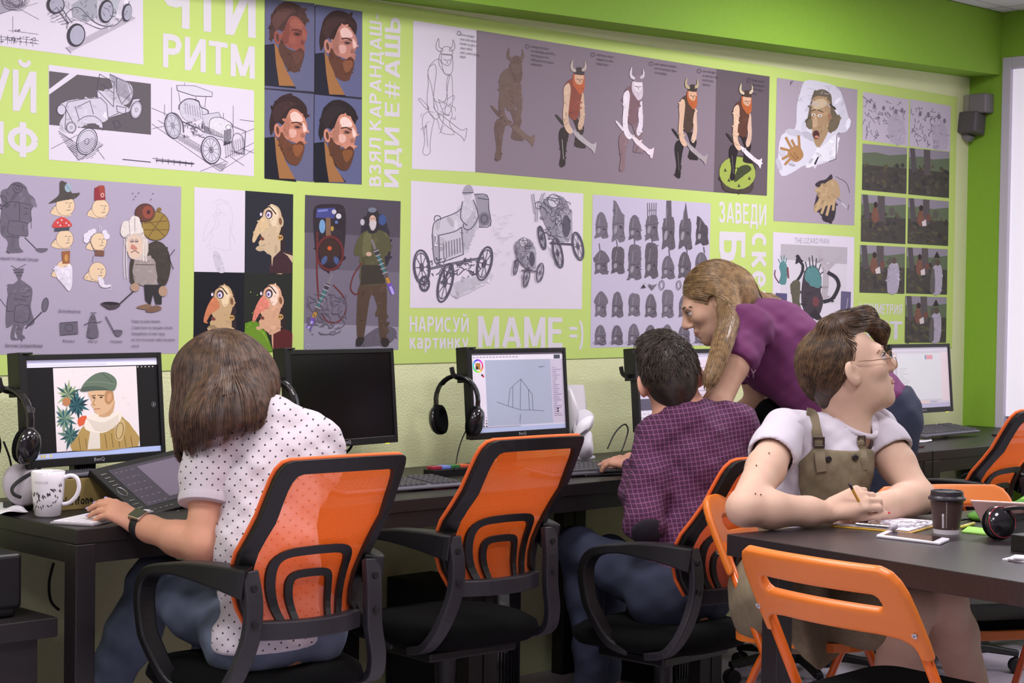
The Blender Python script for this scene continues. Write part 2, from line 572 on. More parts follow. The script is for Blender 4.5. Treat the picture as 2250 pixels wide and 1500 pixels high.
def plate(poly, holes, th, rd, h):
    """rounded plate of a 2D outline with holes: vertices (x, y, n) and quads, n across the thickness"""
    def sd(P, L):
        d = np.full(P[0].shape, 1e9); ins = np.zeros(P[0].shape, dtype=bool); n = len(L)
        for i in range(n):
            ax, ay = L[i]; bx, by = L[(i+1) % n]; ex, ey = bx-ax, by-ay
            wx, wy = P[0]-ax, P[1]-ay
            t = np.clip((wx*ex+wy*ey)/(ex*ex+ey*ey+1e-12), 0, 1)
            d = np.minimum(d, (wx-ex*t)**2+(wy-ey*t)**2)
            if ay != by: ins ^= ((ay > P[1]) != (by > P[1])) & (P[0] < ex*(P[1]-ay)/(by-ay)+ax)
        return np.sqrt(d)*np.where(ins, -1, 1)
    xs = [p[0] for p in poly]; ys = [p[1] for p in poly]
    s = SDF((min(xs)-3*h, min(ys)-3*h, -th-3*h*0.8), (max(xs)+3*h, max(ys)+3*h, th+3*h*0.8), h)
    X, Y = np.meshgrid(s.ax[0], s.ax[1], indexing='ij')
    d2 = sd((X, Y), poly)
    for ho in holes: d2 = np.maximum(d2, -sd((X, Y), ho))
    a = d2[:, :, None]+rd; b = np.abs(s.ax[2])[None, None, :]-th+rd
    s.F = (np.minimum(np.maximum(a, b), 0)+np.sqrt(np.maximum(a, 0)**2+np.maximum(b, 0)**2)-rd).astype(np.float32)
    return s.mesh()

# ================================================================== the room
M_CREAM = mat('plaster_cream', S(224, 228, 180), 0.9, noise=(2.2, 0.35, S(214, 224, 164)), bump=(150, 0.55, 0.004))
M_GREEN = mat('paint_green', S(132, 176, 48), 0.75, noise=(60, 0.25, S(122, 166, 42)), bump=(260, 0.25, 0.002))
M_WHITE = mat('paint_white', S(226, 222, 230), 0.7, bump=(200, 0.1, 0.001))
M_LILAC = mat('frame_lilac', S(196, 190, 204), 0.5)
M_FLOOR = mat('floor_lino', S(190, 181, 196), 0.42, noise=(9, 0.5, S(176, 167, 182)), stretch=(1, 7, 1))
M_CEIL = mat('ceiling_tile', S(226, 221, 228), 0.85, noise=(90, 0.25, S(208, 203, 210)), bump=(300, 0.3, 0.001))
XR = 7.05
o = MB().box2((-2.2, -7.0, -0.12), (XR+0.12, 0.12, 0.0)).build('floor', M_FLOOR); struct(o)
o = MB().box2((-2.2, 0.0, 0.0), (XR+0.12, 0.12, CEIL+0.1)).build('wall_back', M_CREAM); struct(o)
o = MB().box2((-2.32, -7.0, 0.0), (-2.2, 0.12, CEIL+0.1)).build('wall_left', M_WHITE); struct(o)
o = MB().box2((-2.2, -7.12, 0.0), (XR+0.12, -7.0, CEIL+0.1)).build('wall_front', M_WHITE); struct(o)
wb = MB()
wb.box2((XR, -0.165, 0), (XR+0.12, 0.0, CEIL+0.1))
wb.box2((XR, -3.4, 2.385), (XR+0.12, -0.165, CEIL+0.1))
wb.box2((XR, -3.4, 0.0), (XR+0.12, -0.165, 0.72))
wb.box2((XR, -7.0, 0), (XR+0.12, -3.4, CEIL+0.1))
struct(wb.build('wall_right', M_GREEN))
# window with a pulled-down white blind
w1 = bpy.data.objects.new('window_1', None); COL.objects.link(w1); w1.matrix_basis = Matrix.Translation((XR, -1.8, 0.72)); struct(w1)
fr = MB()
fr.box2((XR-0.006, -0.208, 0.72), (XR+0.10, -0.165, 2.385)); fr.box2((XR-0.012, -3.4, 0.72), (XR+0.10, -3.34, 2.36))
fr.box2((XR-0.006, -3.34, 2.335), (XR+0.10, -0.208, 2.385)); fr.box2((XR-0.012, -3.34, 0.72), (XR+0.10, -0.222, 0.76))
fr.build('window_frame', M_LILAC, w1, bevel=0.003)
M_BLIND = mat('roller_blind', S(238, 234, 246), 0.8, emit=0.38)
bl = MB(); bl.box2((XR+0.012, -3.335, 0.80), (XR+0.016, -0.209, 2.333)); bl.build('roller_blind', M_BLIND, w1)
M_BLHEAD = mat('blind_head', S(214, 208, 222), 0.5)
bl = MB(); bl.box2((XR+0.017, -3.335, 2.29), (XR+0.06, -0.209, 2.334)); bl.build('blind_cassette', M_BLHEAD, w1, bevel=0.006)
bl = MB(); bl.box2((XR+0.022, -3.335, 0.785), (XR+0.042, -0.225, 0.81)); bl.build('blind_rail', M_BLHEAD, w1, bevel=0.004)
# beam along the top of the back wall
bm = MB()
def bz(X): return 2.24+(X-4.36)*0.0262
xa, xb = -2.2, XR
bm.add([(xa, 0, bz(xa)), (xb, 0, bz(xb)), (xb, -0.155, bz(xb)), (xa, -0.155, bz(xa)), (xa, 0, CEIL), (xb, 0, CEIL), (xb, -0.155, CEIL), (xa, -0.155, CEIL)],
       [(3, 2, 1, 0), (4, 5, 6, 7), (0, 1, 5, 4), (3, 7, 6, 2), (0, 4, 7, 3), (1, 2, 6, 5)])
struct(bm.build('ceiling_beam', M_GREEN))
# suspended ceiling: grid of loose tiles
c0 = bpy.data.objects.new('ceiling', None); COL.objects.link(c0); c0.matrix_basis = Matrix.Translation((0, 0, CEIL)); struct(c0)
M_GRID = mat('ceiling_grid', S(80, 76, 82), 0.6)
MB().box2((-2.2, -7.0, CEIL+0.012), (XR+0.1, 0.1, CEIL+0.09)).build('ceiling_slab', M_GRID, c0)
GX, GY = XR-0.13, -0.155-0.085
def tile_xy(i, j): return GX-0.6*i, GY-0.6*j
lit = set()
LIGHTPOS = []
for (lx, ly) in LIGHTS:
    lit.add((int((GX-lx)//0.6), int((GY-ly)//0.6)))
tile0 = None
for i in range(-1, 16):
    for j in range(-1, 12):
        if (i, j) in lit: continue
        x1 = GX-0.6*i; x0 = x1-0.6; y1 = GY-0.6*j; y0 = y1-0.6
        if i == -1: x1 = XR
        if j == -1: y1 = -0.155
        if i == -1: x0 = GX
        if j == -1: y0 = GY
        x0 = max(x0, -2.2); y0 = max(y0, -7.0)
        if x1-x0 < 0.02 or y1-y0 < 0.02: continue
        full = i >= 0 and j >= 0 and x1-x0 > 0.59 and y1-y0 > 0.59
        if full and tile0 is not None:
            t = bpy.data.objects.new('ceiling_tile', tile0); COL.objects.link(t)
            t.parent = c0; t.location = ((x0+x1)/2, (y0+y1)/2, 0)
        else:
            b = MB().box((0, 0, 0.008), (x1-x0-0.012, y1-y0-0.012, 0.016))
            t = b.build('ceiling_tile', M_CEIL); t.parent = c0; t.location = ((x0+x1)/2, (y0+y1)/2, 0)
            if full: tile0 = t.data
M_LAMP = mat('lamp_diffuser', S(250, 246, 250), 0.5, emit=2.0)
M_LFR = mat('lamp_frame', S(235, 233, 236), 0.4)
for n, (i, j) in enumerate(sorted(lit)):
    x = GX-0.6*i-0.3; y = GY-0.6*j-0.3
    t = thing('ceiling_light', 'square white ceiling light panel above the room', 'ceiling light', (x, y, CEIL), 0, 'ceiling light panels')
    f = MB()
    for (cx, cy, sx, sy) in ((0, .285, .592, .022), (0, -.285, .592, .022), (.285, 0, .022, .548), (-.285, 0, .022, .548)): f.box((x+cx, y+cy, CEIL+0.004), (sx, sy, 0.022))
    f.build('frame', M_LFR, t)
    MB().box((x, y, CEIL+0.008), (0.548, 0.548, 0.006)).build('diffuser', M_LAMP, t)
lamps = [o for o in COL.objects if o.type == 'LIGHT']
for lo in lamps:
    lx, ly = lo.location.x, lo.location.y
    lo.location.x = GX-0.6*int((GX-lx)//0.6)-0.3; lo.location.y = GY-0.6*int((GY-ly)//0.6)-0.3
# motion sensor on the green pier
sn = thing('wall_sensor', 'small grey alarm sensor box on the green pier under the beam', 'sensor', (XR, -0.07, 2.05))
M_SGREY = mat('sensor_grey', S(122, 116, 122), 0.5); M_SLIGHT = mat('sensor_light', S(150, 146, 138), 0.5); M_SDARK = mat('sensor_dark', S(84, 78, 84), 0.45)
Rt = Matrix.Rotation(math.radians(8), 3, 'Y')
MB().box((XR-0.028, -0.020, 2.190), (0.05, 0.034, 0.075)).build('mount', M_SLIGHT, sn, bevel=0.004)
MB().box((XR-0.035, -0.082, 2.185), (0.07, 0.086, 0.085)).build('housing', M_SGREY, sn, bevel=0.006)
MB().box((XR-0.05, -0.045, 2.098), (0.085, 0.092, 0.095), Rt).build('sensor_head', M_SDARK, sn, bevel=0.008)
MB().box((XR-0.04, -0.022, 2.040), (0.04, 0.04, 0.03), Matrix.Rotation(0.6, 3, 'X')).build('bracket', M_SGREY, sn, bevel=0.004)

# ================================================================== printed mural on the back wall
M_INK = mat('vinyl_print', attr=True, rough=0.62, spec=0.3, bump=(500, 0.05, 0.001))
M_MURAL = mat('vinyl_green', S(196, 219, 122), 0.62, noise=(1.2, 0.25, S(190, 214, 116)), spec=0.3)
mural = thing('wall_mural', 'long lime green printed mural covered with drawings and white Cyrillic slogans', 'mural', (4.2, 0, 1.08))
tl, tr, br_, bl_ = Vector((1.2, 0, 2.212)), Vector((6.945, 0, 2.214)), Vector((6.945, 0, 1.098)), Vector((1.2, 0, 1.064))
q = MB(); dy = Vector((0, -0.003, 0))
q.add([bl_, br_, tr, tl, bl_+dy, br_+dy, tr+dy, tl+dy], [(0, 1, 2, 3), (7, 6, 5, 4), (4, 5, 1, 0), (6, 7, 3, 2), (5, 6, 2, 1), (7, 4, 0, 3)])
q.build('vinyl_sheet', M_MURAL, mural)
G = 1.12
def I(r, g, b): return S(r, g, b, G)
WHT = I(218, 211, 224); PAP = I(213, 205, 219); LIL = I(168, 158, 178); GRY = I(130, 118, 132); INKC = I(88, 82, 96); DRK = I(46, 42, 52); TXT = I(210, 205, 212)
class ZP(Print):
    """Print whose coordinates are read from an enlarged crop: photo = origin + zoom/scale"""
    def __init__(s, ox=0, oy=0, sc=1.0, **k):
        Print.__init__(s, **k); s.o = (ox, oy, sc)
    def pt(s, p):
        return Print.pt(s, (s.o[0]+p[0]/s.o[2], s.o[1]+p[1]/s.o[2]))
    def poly(s, pts, col, smooth=0, up=True):
        Print.poly(s, pts, col, smooth, up)
        if not smooth: return
        V = [Vector(q) for q in ([(q.x, q.y) for q in catmull([Vector((p_[0], p_[1])) for p_ in pts], 2, True)])]
        x0, x1 = min(v.x for v in V), max(v.x for v in V); y0, y1 = min(v.y for v in V), max(v.y for v in V)
        sz = math.sqrt((x1-x0)*(y1-y0))
        if sz/s.o[2] < 7: return
        for i in range(int(10+min(sz/s.o[2]*0.5, 30))):
            x, y = rtx.uniform(x0, x1), rtx.uniform(y0, y1)
            if not inside(Vector((x, y)), V): continue
            fx_, fy_ = (x-x0)/(x1-x0)-0.5, (y-y0)/(y1-y0)-0.5
            k = 1+rtx.uniform(-0.26, 0.20)+0.28*fx_-0.22*fy_
            r_ = sz*rtx.uniform(0.025, 0.085); a = rtx.uniform(0, 3.14); rx, ry = r_*1.5, r_*0.6
            s.raw([[(x+rx*math.cos(q)*math.cos(a)-ry*math.sin(q)*math.sin(a), y+rx*math.cos(q)*math.sin(a)+ry*math.sin(q)*math.cos(a)) for q in (0, 1.05, 2.1, 3.14, 4.19, 5.24)]], (col[0]*k, col[1]*k, col[2]*k, 1))
rtx = random.Random(21)
rnd = random.Random(3)
def scrib(p, x0, y0, x1, y1, n, col, w, ln=0.3, sm=3):
    p.up()
    for i in range(n):
        x = rnd.uniform(x0, x1); y = rnd.uniform(y0, y1); a = rnd.uniform(0, 6.28); l = rnd.uniform(0.4, 1)*ln*min(abs(x1-x0), abs(y1-y0))
        pts = [(x, y)]
        for k in range(3):
            a += rnd.uniform(-0.9, 0.9); x += math.cos(a)*l/3; y += math.sin(a)*l/3
            pts.append((min(max(x, x0), x1), min(max(y, y0), y1)))
        p.line(pts, w, col, sm, up=False)
def hatch(p, poly, col, w, step, ang):
    """parallel strokes clipped to a convex polygon"""
    a = math.radians(ang); d = Vector((math.cos(a), math.sin(a))); n = Vector((-d.y, d.x))
    V = [Vector(q) for q in poly]; ts = [v.dot(n) for v in V]; t = min(ts)+step/2
    p.up()
    while t < max(ts):
        hit = []
        for i in range(len(V)):
            A, B = V[i], V[(i+1) % len(V)]; ta, tb = A.dot(n)-t, B.dot(n)-t
            if ta*tb < 0: hit.append(A+(B-A)*(ta/(ta-tb)))
        if len(hit) >= 2: p.line([tuple(hit[0]), tuple(hit[1])], w, col, up=False)
        t += step
def wheel(p, cx, cy, rx, ry, rot, col, w, fill=None, spokes=0, hub=True):
    if fill: p.ell(cx, cy, rx, ry, fill, rot)
    p.ring(cx, cy, rx, ry, w, col, rot); p.ring(cx, cy, rx*0.84, ry*0.84, w*0.5, col, rot)
    if hub: p.ring(cx, cy, rx*0.22, ry*0.22, w*0.6, col, rot, 12)
    a = math.radians(rot)
    for i in range(spokes):
        t = 2*PI*i/spokes
        x, y = rx*0.84*math.cos(t), ry*0.84*math.sin(t)
        p.line([(cx, cy), (cx+x*math.cos(a)-y*math.sin(a), cy+x*math.sin(a)+y*math.cos(a))], w*0.4, col, up=False)

# --- A: cropped car sheet, top corner
p = ZP(0, 0, 3.75)
p.poly([(-900, -700), (1172, -700), (1182, 533), (0, 378), (-900, 262)], PAP)
p.poly([(-300, 120), (-60, -60), (120, -60), (210, 40), (0, 120)], I(160, 154, 170))
for i in range(14): p.ring(120+rnd.uniform(-30, 40), 0+rnd.uniform(-25, 25), rnd.uniform(50, 90), rnd.uniform(40, 70), 3, INKC, rnd.uniform(-20, 20), 16)
for a, b in (((-200, 170), (310, 25)), ((100, 40), (320, 160)), ((70, 250), (315, 283)), ((105, 135), (105, 270)), ((0, 300), (318, 335)), ((0, 322), (318, 362))): p.line([a, b], 3, INKC)
for x in range(10, 318, 52): p.line([(x, 285+x*.1), (x, 355+x*.1)], 3, INKC)
scrib(p, 5, 305, 310, 355, 40, DRK, 3, 0.4)
scrib(p, 115, 242, 170, 262, 14, DRK, 3, 0.5)
p.poly([(540, 395), (1060, 120), (1118, 150), (575, 428)], I(178, 170, 184)); p.line([(540, 390), (585, 440)], 3, INKC)
p.poly([(560, 190), (540, 120), (640, 60), (760, 170), (860, 215), (960, 200), (1050, 80), (1060, 10), (940, -100), (600, -140), (470, 0), (500, 120)], I(200, 194, 208), 4)
p.poly([(585, 40), (800, -90), (800, 140), (720, 180), (600, 140)], I(160, 160, 172)); p.poly([(830, -60), (1010, -60), (940, 150), (850, 190)], I(176, 178, 190))
p.line([(560, 190), (540, 120), (640, 60), (760, 170), (860, 215), (960, 200), (1050, 80), (1060, 10)], 5, DRK, 4)
p.poly([(550, 210), (590, 165), (660, 170), (740, 210), (830, 235), (720, 195), (640, 215), (560, 240)], PAP, 4); p.line([(550, 235), (560, 190), (630, 165), (720, 195), (830, 238), (930, 200)], 4, DRK, 4)
for (cx, cy, rx, ry) in ((625, 290, 76, 98), (870, 95, 62, 98), (1043, 105, 42, 76), (455, 40, 75, 75)):
    p.ell(cx, cy, rx, ry, I(60, 56, 66), 8); p.ell(cx+8, cy, rx*.78, ry*.82, I(172, 170, 188), 8)
    for k in range(4): p.ring(cx+8, cy, rx*(.2+.15*k), ry*(.2+.15*k), 2, I(140, 138, 156), 8, 14)
for a in range(6): p.line([(390+a*22, 120+a*16), (470+a*20, 60+a*26)], 4, INKC)
p.line([(470, 70), (560, 200)], 6, INKC); p.line([(500, 60), (590, 190)], 6, INKC)
scrib(p, 400, 0, 1060, 180, 60, INKC, 2.5, 0.25)
p.build('drawing', M_INK, mural, 'white sheet with pencil drawings of vintage cars, cut off at the top edge')

# --- B: two vintage car construction sketches
p = ZP(0, 0, 3.75)
p.poly([(400, 533), (2093, 745), (2092, 1452), (402, 1315)], PAP)
p.poly([(404, 585), (1243, 690), (1244, 1110), (406, 1028)], I(92, 86, 92)); p.poly([(404, 780), (404, 735), (575, 605), (640, 612)], PAP)
LN = I(70, 66, 84); FI = I(196, 192, 206)
p.poly([(480, 880), (560, 830), (680, 815), (830, 805), (880, 870), (900, 960), (840, 1010), (700, 1000), (640, 1050), (540, 1100), (490, 1020), (530, 940)], FI, 3)
p.poly([(795, 740), (900, 760), (1000, 860), (1060, 890), (1100, 820), (1160, 810), (1060, 920), (960, 950), (900, 970), (820, 850)], FI)
p.poly([(900, 610), (1060, 680), (1095, 760), (1060, 850), (990, 860), (890, 800), (860, 740), (930, 720)], I(184, 180, 194), 3)
for pts in (((540, 890), (560, 840), (690, 815), (830, 805), (880, 860), (890, 970)), ((640, 880), (740, 830)), ((740, 830), (770, 940)), ((540, 890), (620, 1050)), ((620, 880), (670, 1040)), ((545, 900), (535, 1060), (600, 1100)), ((890, 970), (980, 930)), ((820, 610), (940, 680), (935, 880), (800, 740), (820, 610)), ((830, 690), (940, 770)), ((905, 610), (960, 640), (1055, 680), (1090, 760), (1050, 800), (1000, 860)), ((960, 640), (960, 760), (1000, 850)), ((800, 740), (800, 800)), ((960, 870), (1040, 890), (1030, 940), (965, 920), (960, 870)), ((1160, 815), (1100, 810), (1060, 900)), ((930, 1000), (975, 995), (995, 1035), (955, 1060), (930, 1000))):
    p.line(pts, 5, LN)
for i in range(10): p.line([(905+i*15, 615+i*7), (985+i*10, 790+i*5)], 3, LN)
p.poly([(640, 1000), (700, 960), (780, 960), (840, 1010), (845, 1060), (800, 1020), (720, 1020), (660, 1050)], FI, 3); p.line([(640, 1000), (700, 960), (780, 960), (840, 1010), (845, 1075)], 5, LN, 4)
wheel(p, 715, 1165, 82, 112, 18, LN, 7, FI); wheel(p, 1122, 905, 46, 72, 12, LN, 6, FI); wheel(p, 585, 1050, 40, 45, 0, LN, 5, FI); p.ell(505, 905, 36, 42, FI); p.ring(505, 905, 36, 42, 5, LN)
hatch(p, [(480, 1090), (640, 1180), (640, 1290), (560, 1220)], LN, 3, 14, 30); hatch(p, [(760, 1130), (850, 1190), (760, 1300), (640, 1320), (560, 1210)], LN, 3, 14, -30)
for a, b in (((560, 1210), (650, 1320)), ((650, 1320), (850, 1190)), ((480, 1080), (600, 1160)), ((420, 1225), (640, 1110)), ((800, 1230), (860, 1310))): p.line([a, b], 3, LN)
p.line([(1010, 1312), (1240, 1335)], 6, LN); p.line([(1255, 1303), (1600, 1345)], 3, LN); p.line([(1285, 1320), (1595, 1350)], 9, LN)
for x in range(1290, 1600, 48): p.line([(x, 1295+(x-1290)*.12), (x, 1340+(x-1290)*.12)], 3, LN)
# right car: tractor-like runabout with canopy
p.poly([(1455, 703), (1600, 706), (1748, 760), (1745, 795), (1600, 790), (1460, 745)], I(206, 202, 214)); p.line([(1455, 703), (1460, 745), (1600, 790), (1745, 795), (1748, 760), (1600, 706), (1455, 703)], 4, LN)
for a, b in (((1470, 760), (1485, 850)), ((1695, 800), (1685, 900)), ((1615, 795), (1610, 830)), ((1250, 890), (1380, 945)), ((1250, 1020), (1810, 1410)), ((1300, 990), (1880, 1340)), ((1250, 1060), (1480, 1010)), ((1810, 1410), (2090, 1230)), ((1900, 1290), (2010, 1365)), ((1850, 1300), (2090, 1175)), ((1975, 985), (2090, 1000)), ((1650, 1410), (1850, 1330)), ((1990, 1220), (2090, 1260)), ((1990, 1100), (2092, 1060)), ((1412, 720), (1412, 960)), ((1355, 860), (1355, 950)), ((1920, 870), (1920, 1040)), ((1520, 680), (1520, 700)), ((1840, 930), (1840, 990))):
    p.line([a, b], 2.5, LN)
p.poly([(1475, 860), (1540, 815), (1620, 835), (1700, 900), (1710, 940), (1650, 980), (1560, 1000), (1500, 960)], FI, 3); p.line([(1475, 900), (1480, 860), (1540, 815), (1630, 830), (1650, 880), (1710, 910), (1710, 945)], 8, LN, 4)
for i in range(8): p.line([(1520+i*20, 850+i*5), (1530+i*20, 940+i*5)], 3, LN)
p.poly([(1665, 945), (1800, 925), (1830, 990), (1720, 1000), (1680, 1040)], FI); p.line([(1665, 945), (1800, 925), (1830, 990)], 4, LN)
p.poly([(1720, 985), (1780, 960), (1860, 985), (1905, 1030), (1915, 1150), (1840, 1160), (1720, 1070)], I(212, 208, 218), 3); hatch(p, [(1680, 1030), (1840, 1110), (1840, 1150), (1680, 1090)], LN, 4, 9, 90); hatch(p, [(1840, 1075), (1905, 1065), (1900, 1180), (1845, 1190)], LN, 5, 7, 90)
p.line([(1720, 1070), (1730, 985), (1800, 965), (1880, 1000), (1915, 1040), (1910, 1160), (1840, 1195)], 5, LN, 3); p.ring(1880, 1048, 22, 20, 4, LN)
p.poly([(1640, 1120), (1680, 1085), (1840, 1135), (1840, 1150), (1700, 1140)], FI)
p.line([(1500, 1000), (1640, 1060), (1680, 1090), (1840, 1135)], 5, LN); scrib(p, 1510, 1000, 1680, 1130, 40, LN, 3.5, 0.35)
hatch(p, [(1380, 1100), (1500, 1120), (1680, 1230), (1650, 1260)], LN, 3, 12, 60)
wheel(p, 1420, 1035, 62, 105, -12, LN, 6, I(190, 188, 202), 8); wheel(p, 1735, 1235, 78, 112, -8, LN, 8, I(204, 200, 214), 12); p.line([(1360, 985), (1390, 935), (1450, 940), (1500, 1010), (1510, 1090)], 7, LN, 4)
p.line([(1920, 1040), (2020, 1080), (2010, 1270), (1900, 1240)], 4, LN); p.ring(1960, 1180, 50, 85, 4, LN, -8); hatch(p, [(1850, 1180), (2000, 1130), (2010, 1270), (1860, 1300)], LN, 2.5, 18, 85)
hatch(p, [(1740, 1350), (1870, 1345), (1830, 1410)], LN, 3, 10, 10)
p.build('drawing', M_INK, mural, 'ink sketches of two open vintage cars, one on a dark band')

# --- C: four stages of a painted bearded head
p = ZP(560, 0, 3.75)
p.poly([(82, -10), (885, 95), (880, 1520), (78, 1466)], I(44, 40, 52))
def bust(p, dx, dy, bg, hair, skin, lite, beard, coat, det, k=1.0, clipb=1500):
    f = lambda L: [(dx+x*k, min(dy+y*k, clipb)) for x, y in L]
    p.poly(f([(0, 400), (80, 390), (130, 480), (180, 620), (262, 760), (270, 762), (0, 735)]), coat)
    p.poly(f([(80, 380), (125, 450), (170, 590), (250, 740), (120, 735), (95, 560)]), I(150, 104, 62))
    p.poly(f([(52, 380), (38, 290), (55, 190), (80, 110), (150, 50), (230, 50), (300, 90), (345, 150), (345, 220), (320, 250), (250, 165), (205, 175), (180, 230), (150, 290), (105, 270), (80, 320)]), hair, 3)
    p.poly(f([(160, 280), (205, 175), (260, 165), (310, 210), (342, 270), (350, 320), (328, 400), (333, 440), (310, 470), (250, 440), (180, 410), (140, 360), (120, 320)]), skin, 3)
    p.poly(f([(150, 320), (175, 250), (200, 215), (205, 300), (190, 390), (150, 370)]), tuple(0.72*q for q in skin[:3])+(1,), 3)
    p.poly(f([(212, 205), (255, 185), (300, 220), (312, 262), (268, 268), (222, 262)]), lite, 3)
    p.poly(f([(200, 335), (238, 328), (262, 352), (250, 392), (212, 395)]), tuple(0.5*(a_+b_) for a_, b_ in zip(skin, lite)), 3)
    p.poly(f([(312, 275), (325, 285), (348, 330), (332, 352), (316, 345)]), lite, 2)
    p.poly(f([(240, 296), (290, 290), (306, 312), (285, 328), (246, 324)]), tuple(0.6*q for q in skin[:3])+(1,), 3)
    p.poly(f([(60, 200), (110, 120), (190, 95), (260, 120), (210, 150), (140, 220), (100, 280)]), tuple(1.5*q for q in hair[:3])+(1,), 3)
    p.poly(f([(300, 360), (330, 372), (322, 398), (296, 396)]), tuple(0.62*q for q in skin[:3])+(1,), 2)
    p.poly(f([(135, 350), (180, 420), (250, 450), (290, 425), (322, 450), (325, 500), (290, 600), (250, 628), (190, 600), (145, 520), (115, 440)]), beard, 3)
    p.poly(f([(230, 470), (300, 455), (312, 500), (260, 560)]), det, 3)
    p.ell(dx+103*k, dy+340*k, 26*k, 58*k, skin, -8); p.ell(dx+106*k, dy+340*k, 12*k, 34*k, beard, -8)
    p.line(f([(222, 280), (262, 272), (305, 292)]), 9*k, hair, 3); p.ell(dx+268*k, dy+312*k, 20*k, 8*k, I(50, 36, 40), 8)
    p.line(f([(255, 455), (290, 448), (318, 456)]), 6*k, I(90, 40, 34))
BG = I(94, 95, 124)
for (poly_, bg) in (([(85, -10), (492, 28), (488, 755), (82, 725)], BG), ([(499, 35), (884, 95), (880, 803), (497, 765)], I(92, 94, 128)), ([(80, 735), (485, 775), (480, 1500), (78, 1466)], BG), ([(493, 778), (880, 820), (876, 1520), (488, 1500)], I(90, 94, 130))):
    p.poly(poly_, bg)
bust(p, 80, -30, BG, I(74, 50, 46), I(140, 78, 68), I(152, 90, 76), I(84, 56, 48), I(34, 34, 48), I(96, 62, 54))
bust(p, 492, 42, BG, I(52, 34, 32), I(182, 124, 110), I(226, 186, 178), I(92, 56, 42), I(26, 26, 40), I(128, 80, 54))
bust(p, 80, 735, BG, I(50, 32, 32), I(190, 126, 104), I(228, 192, 180), I(98, 60, 40), I(22, 22, 34), I(134, 82, 48))
bust(p, 488, 778, BG, I(36, 26, 28), I(192, 132, 110), I(232, 200, 190), I(88, 54, 36), I(18, 18, 30), I(126, 78, 44))
p.build('drawing', M_INK, mural, 'four step by step paintings of a bearded head on slate blue')

# --- D: horned warrior in six stages
p = ZP()
p.poly([(908, 45), (1047, 66), (1044, 378), (905, 371)], PAP)
p.poly([(1047, 66), (1574, 151), (1568, 422), (1044, 378)], I(132, 118, 130)); p.poly([(1574, 151), (1691, 168), (1685, 430), (1568, 422)], I(96, 84, 92))
VK = dict(hl=[(765, 290), (750, 330), (756, 366), (785, 380), (790, 362), (768, 345), (768, 310)], hr=[(852, 298), (865, 338), (857, 367), (835, 374), (832, 358), (850, 340)],
    helm=[(778, 372), (800, 346), (830, 348), (850, 374), (842, 400), (785, 394)], beard=[(775, 392), (766, 430), (772, 470), (790, 500), (815, 532), (842, 520), (852, 480), (850, 420), (842, 398)],
    face=[(784, 394), (842, 400), (840, 440), (826, 468), (800, 462), (782, 440)], vest=[(712, 470), (742, 436), (776, 432), (800, 520), (832, 530), (820, 600), (806, 700), (745, 700), (722, 600), (700, 520)],
    la=[(708, 480), (738, 458), (752, 500), (742, 600), (735, 680), (742, 750), (772, 800), (742, 818), (708, 772), (696, 690), (703, 590), (700, 520)], ra=[(820, 545), (844, 532), (850, 620), (852, 700), (838, 770), (815, 792), (803, 760), (820, 690), (813, 610)],
    ll=[(700, 770), (738, 812), (726, 880), (714, 980), (714, 1038), (690, 1056), (670, 1035), (682, 960), (668, 860), (672, 800)], rl=[(764, 690), (830, 735), (848, 790), (832, 850), (858, 905), (850, 922), (780, 905), (790, 850), (796, 790)],
    hd=[(643, 690), (657, 686), (706, 742), (694, 756)], bd=[(758, 786), (792, 800), (900, 890), (935, 878), (932, 920), (920, 962), (900, 930), (800, 852)])
def viking(p, x0, y0, x1, y1, pal, line=None):
    f = lambda L: [(x0+(x-640)/300*(x1-x0), y0+(y-290)/766*(y1-y0)) for x, y in L]
    for kk in ('rl', 'ra', 'll', 'hd', 'vest', 'la', 'bd', 'beard', 'face', 'helm', 'hl', 'hr'):
        if line: p.line(f(VK[kk]+VK[kk][:1]), 1.1, line, 3)
        else: p.poly(f(VK[kk]), pal[kk], 3)
    e = line or pal.get('eye', I(60, 40, 36))
    p.line(f([(795, 428), (812, 434)]), 1.3, e); p.line(f([(822, 434), (836, 432)]), 1.3, e); p.line(f([(816, 434), (820, 456)]), 1.0, e); p.line(f([(690, 860), (700, 1000)]), 1.0, line or pal.get('lace', pal['ll']))
viking(p, 918, 84, 1027, 341, None, I(120, 112, 124))
scrib(p, 925, 210, 1000, 300, 16, I(140, 132, 144), 0.8, 0.4)
br = I(112, 92, 84); br2 = I(104, 84, 78)
viking(p, 1077, 105, 1176, 353, dict(rl=br2, ra=br, ll=br2, hd=br2, vest=br, la=br, bd=I(118, 98, 90), beard=br2, face=br, helm=br2, hl=br, hr=br, eye=br2))
viking(p, 1219, 131, 1311, 367, dict(rl=I(60, 50, 46), ra=I(204, 172, 146), ll=I(52, 44, 42), hd=I(60, 56, 54), vest=I(138, 74, 60), la=I(212, 182, 156), bd=I(176, 168, 172), beard=I(186, 96, 58), face=I(214, 172, 144), helm=I(72, 60, 60), hl=I(190, 176, 168), hr=I(190, 176, 168), lace=I(190, 184, 180)))
viking(p, 1351, 148, 1437, 377, dict(rl=I(130, 108, 116), ra=I(220, 210, 222), ll=I(132, 106, 112), hd=I(216, 206, 214), vest=I(122, 92, 100), la=I(226, 216, 226), bd=I(222, 208, 216), beard=I(206, 192, 204), face=I(226, 216, 224), helm=I(140, 122, 136), hl=I(214, 204, 216), hr=I(206, 194, 206)))
viking(p, 1475, 170, 1554, 390, dict(rl=I(40, 32, 32), ra=I(206, 176, 156), ll=I(34, 28, 30), hd=I(40, 36, 38), vest=I(74, 54, 44), la=I(206, 172, 146), bd=I(158, 148, 152), beard=I(178, 92, 48), face=I(208, 164, 134), helm=I(58, 48, 44), hl=I(180, 164, 130), hr=I(180, 164, 130), lace=I(110, 106, 110)))
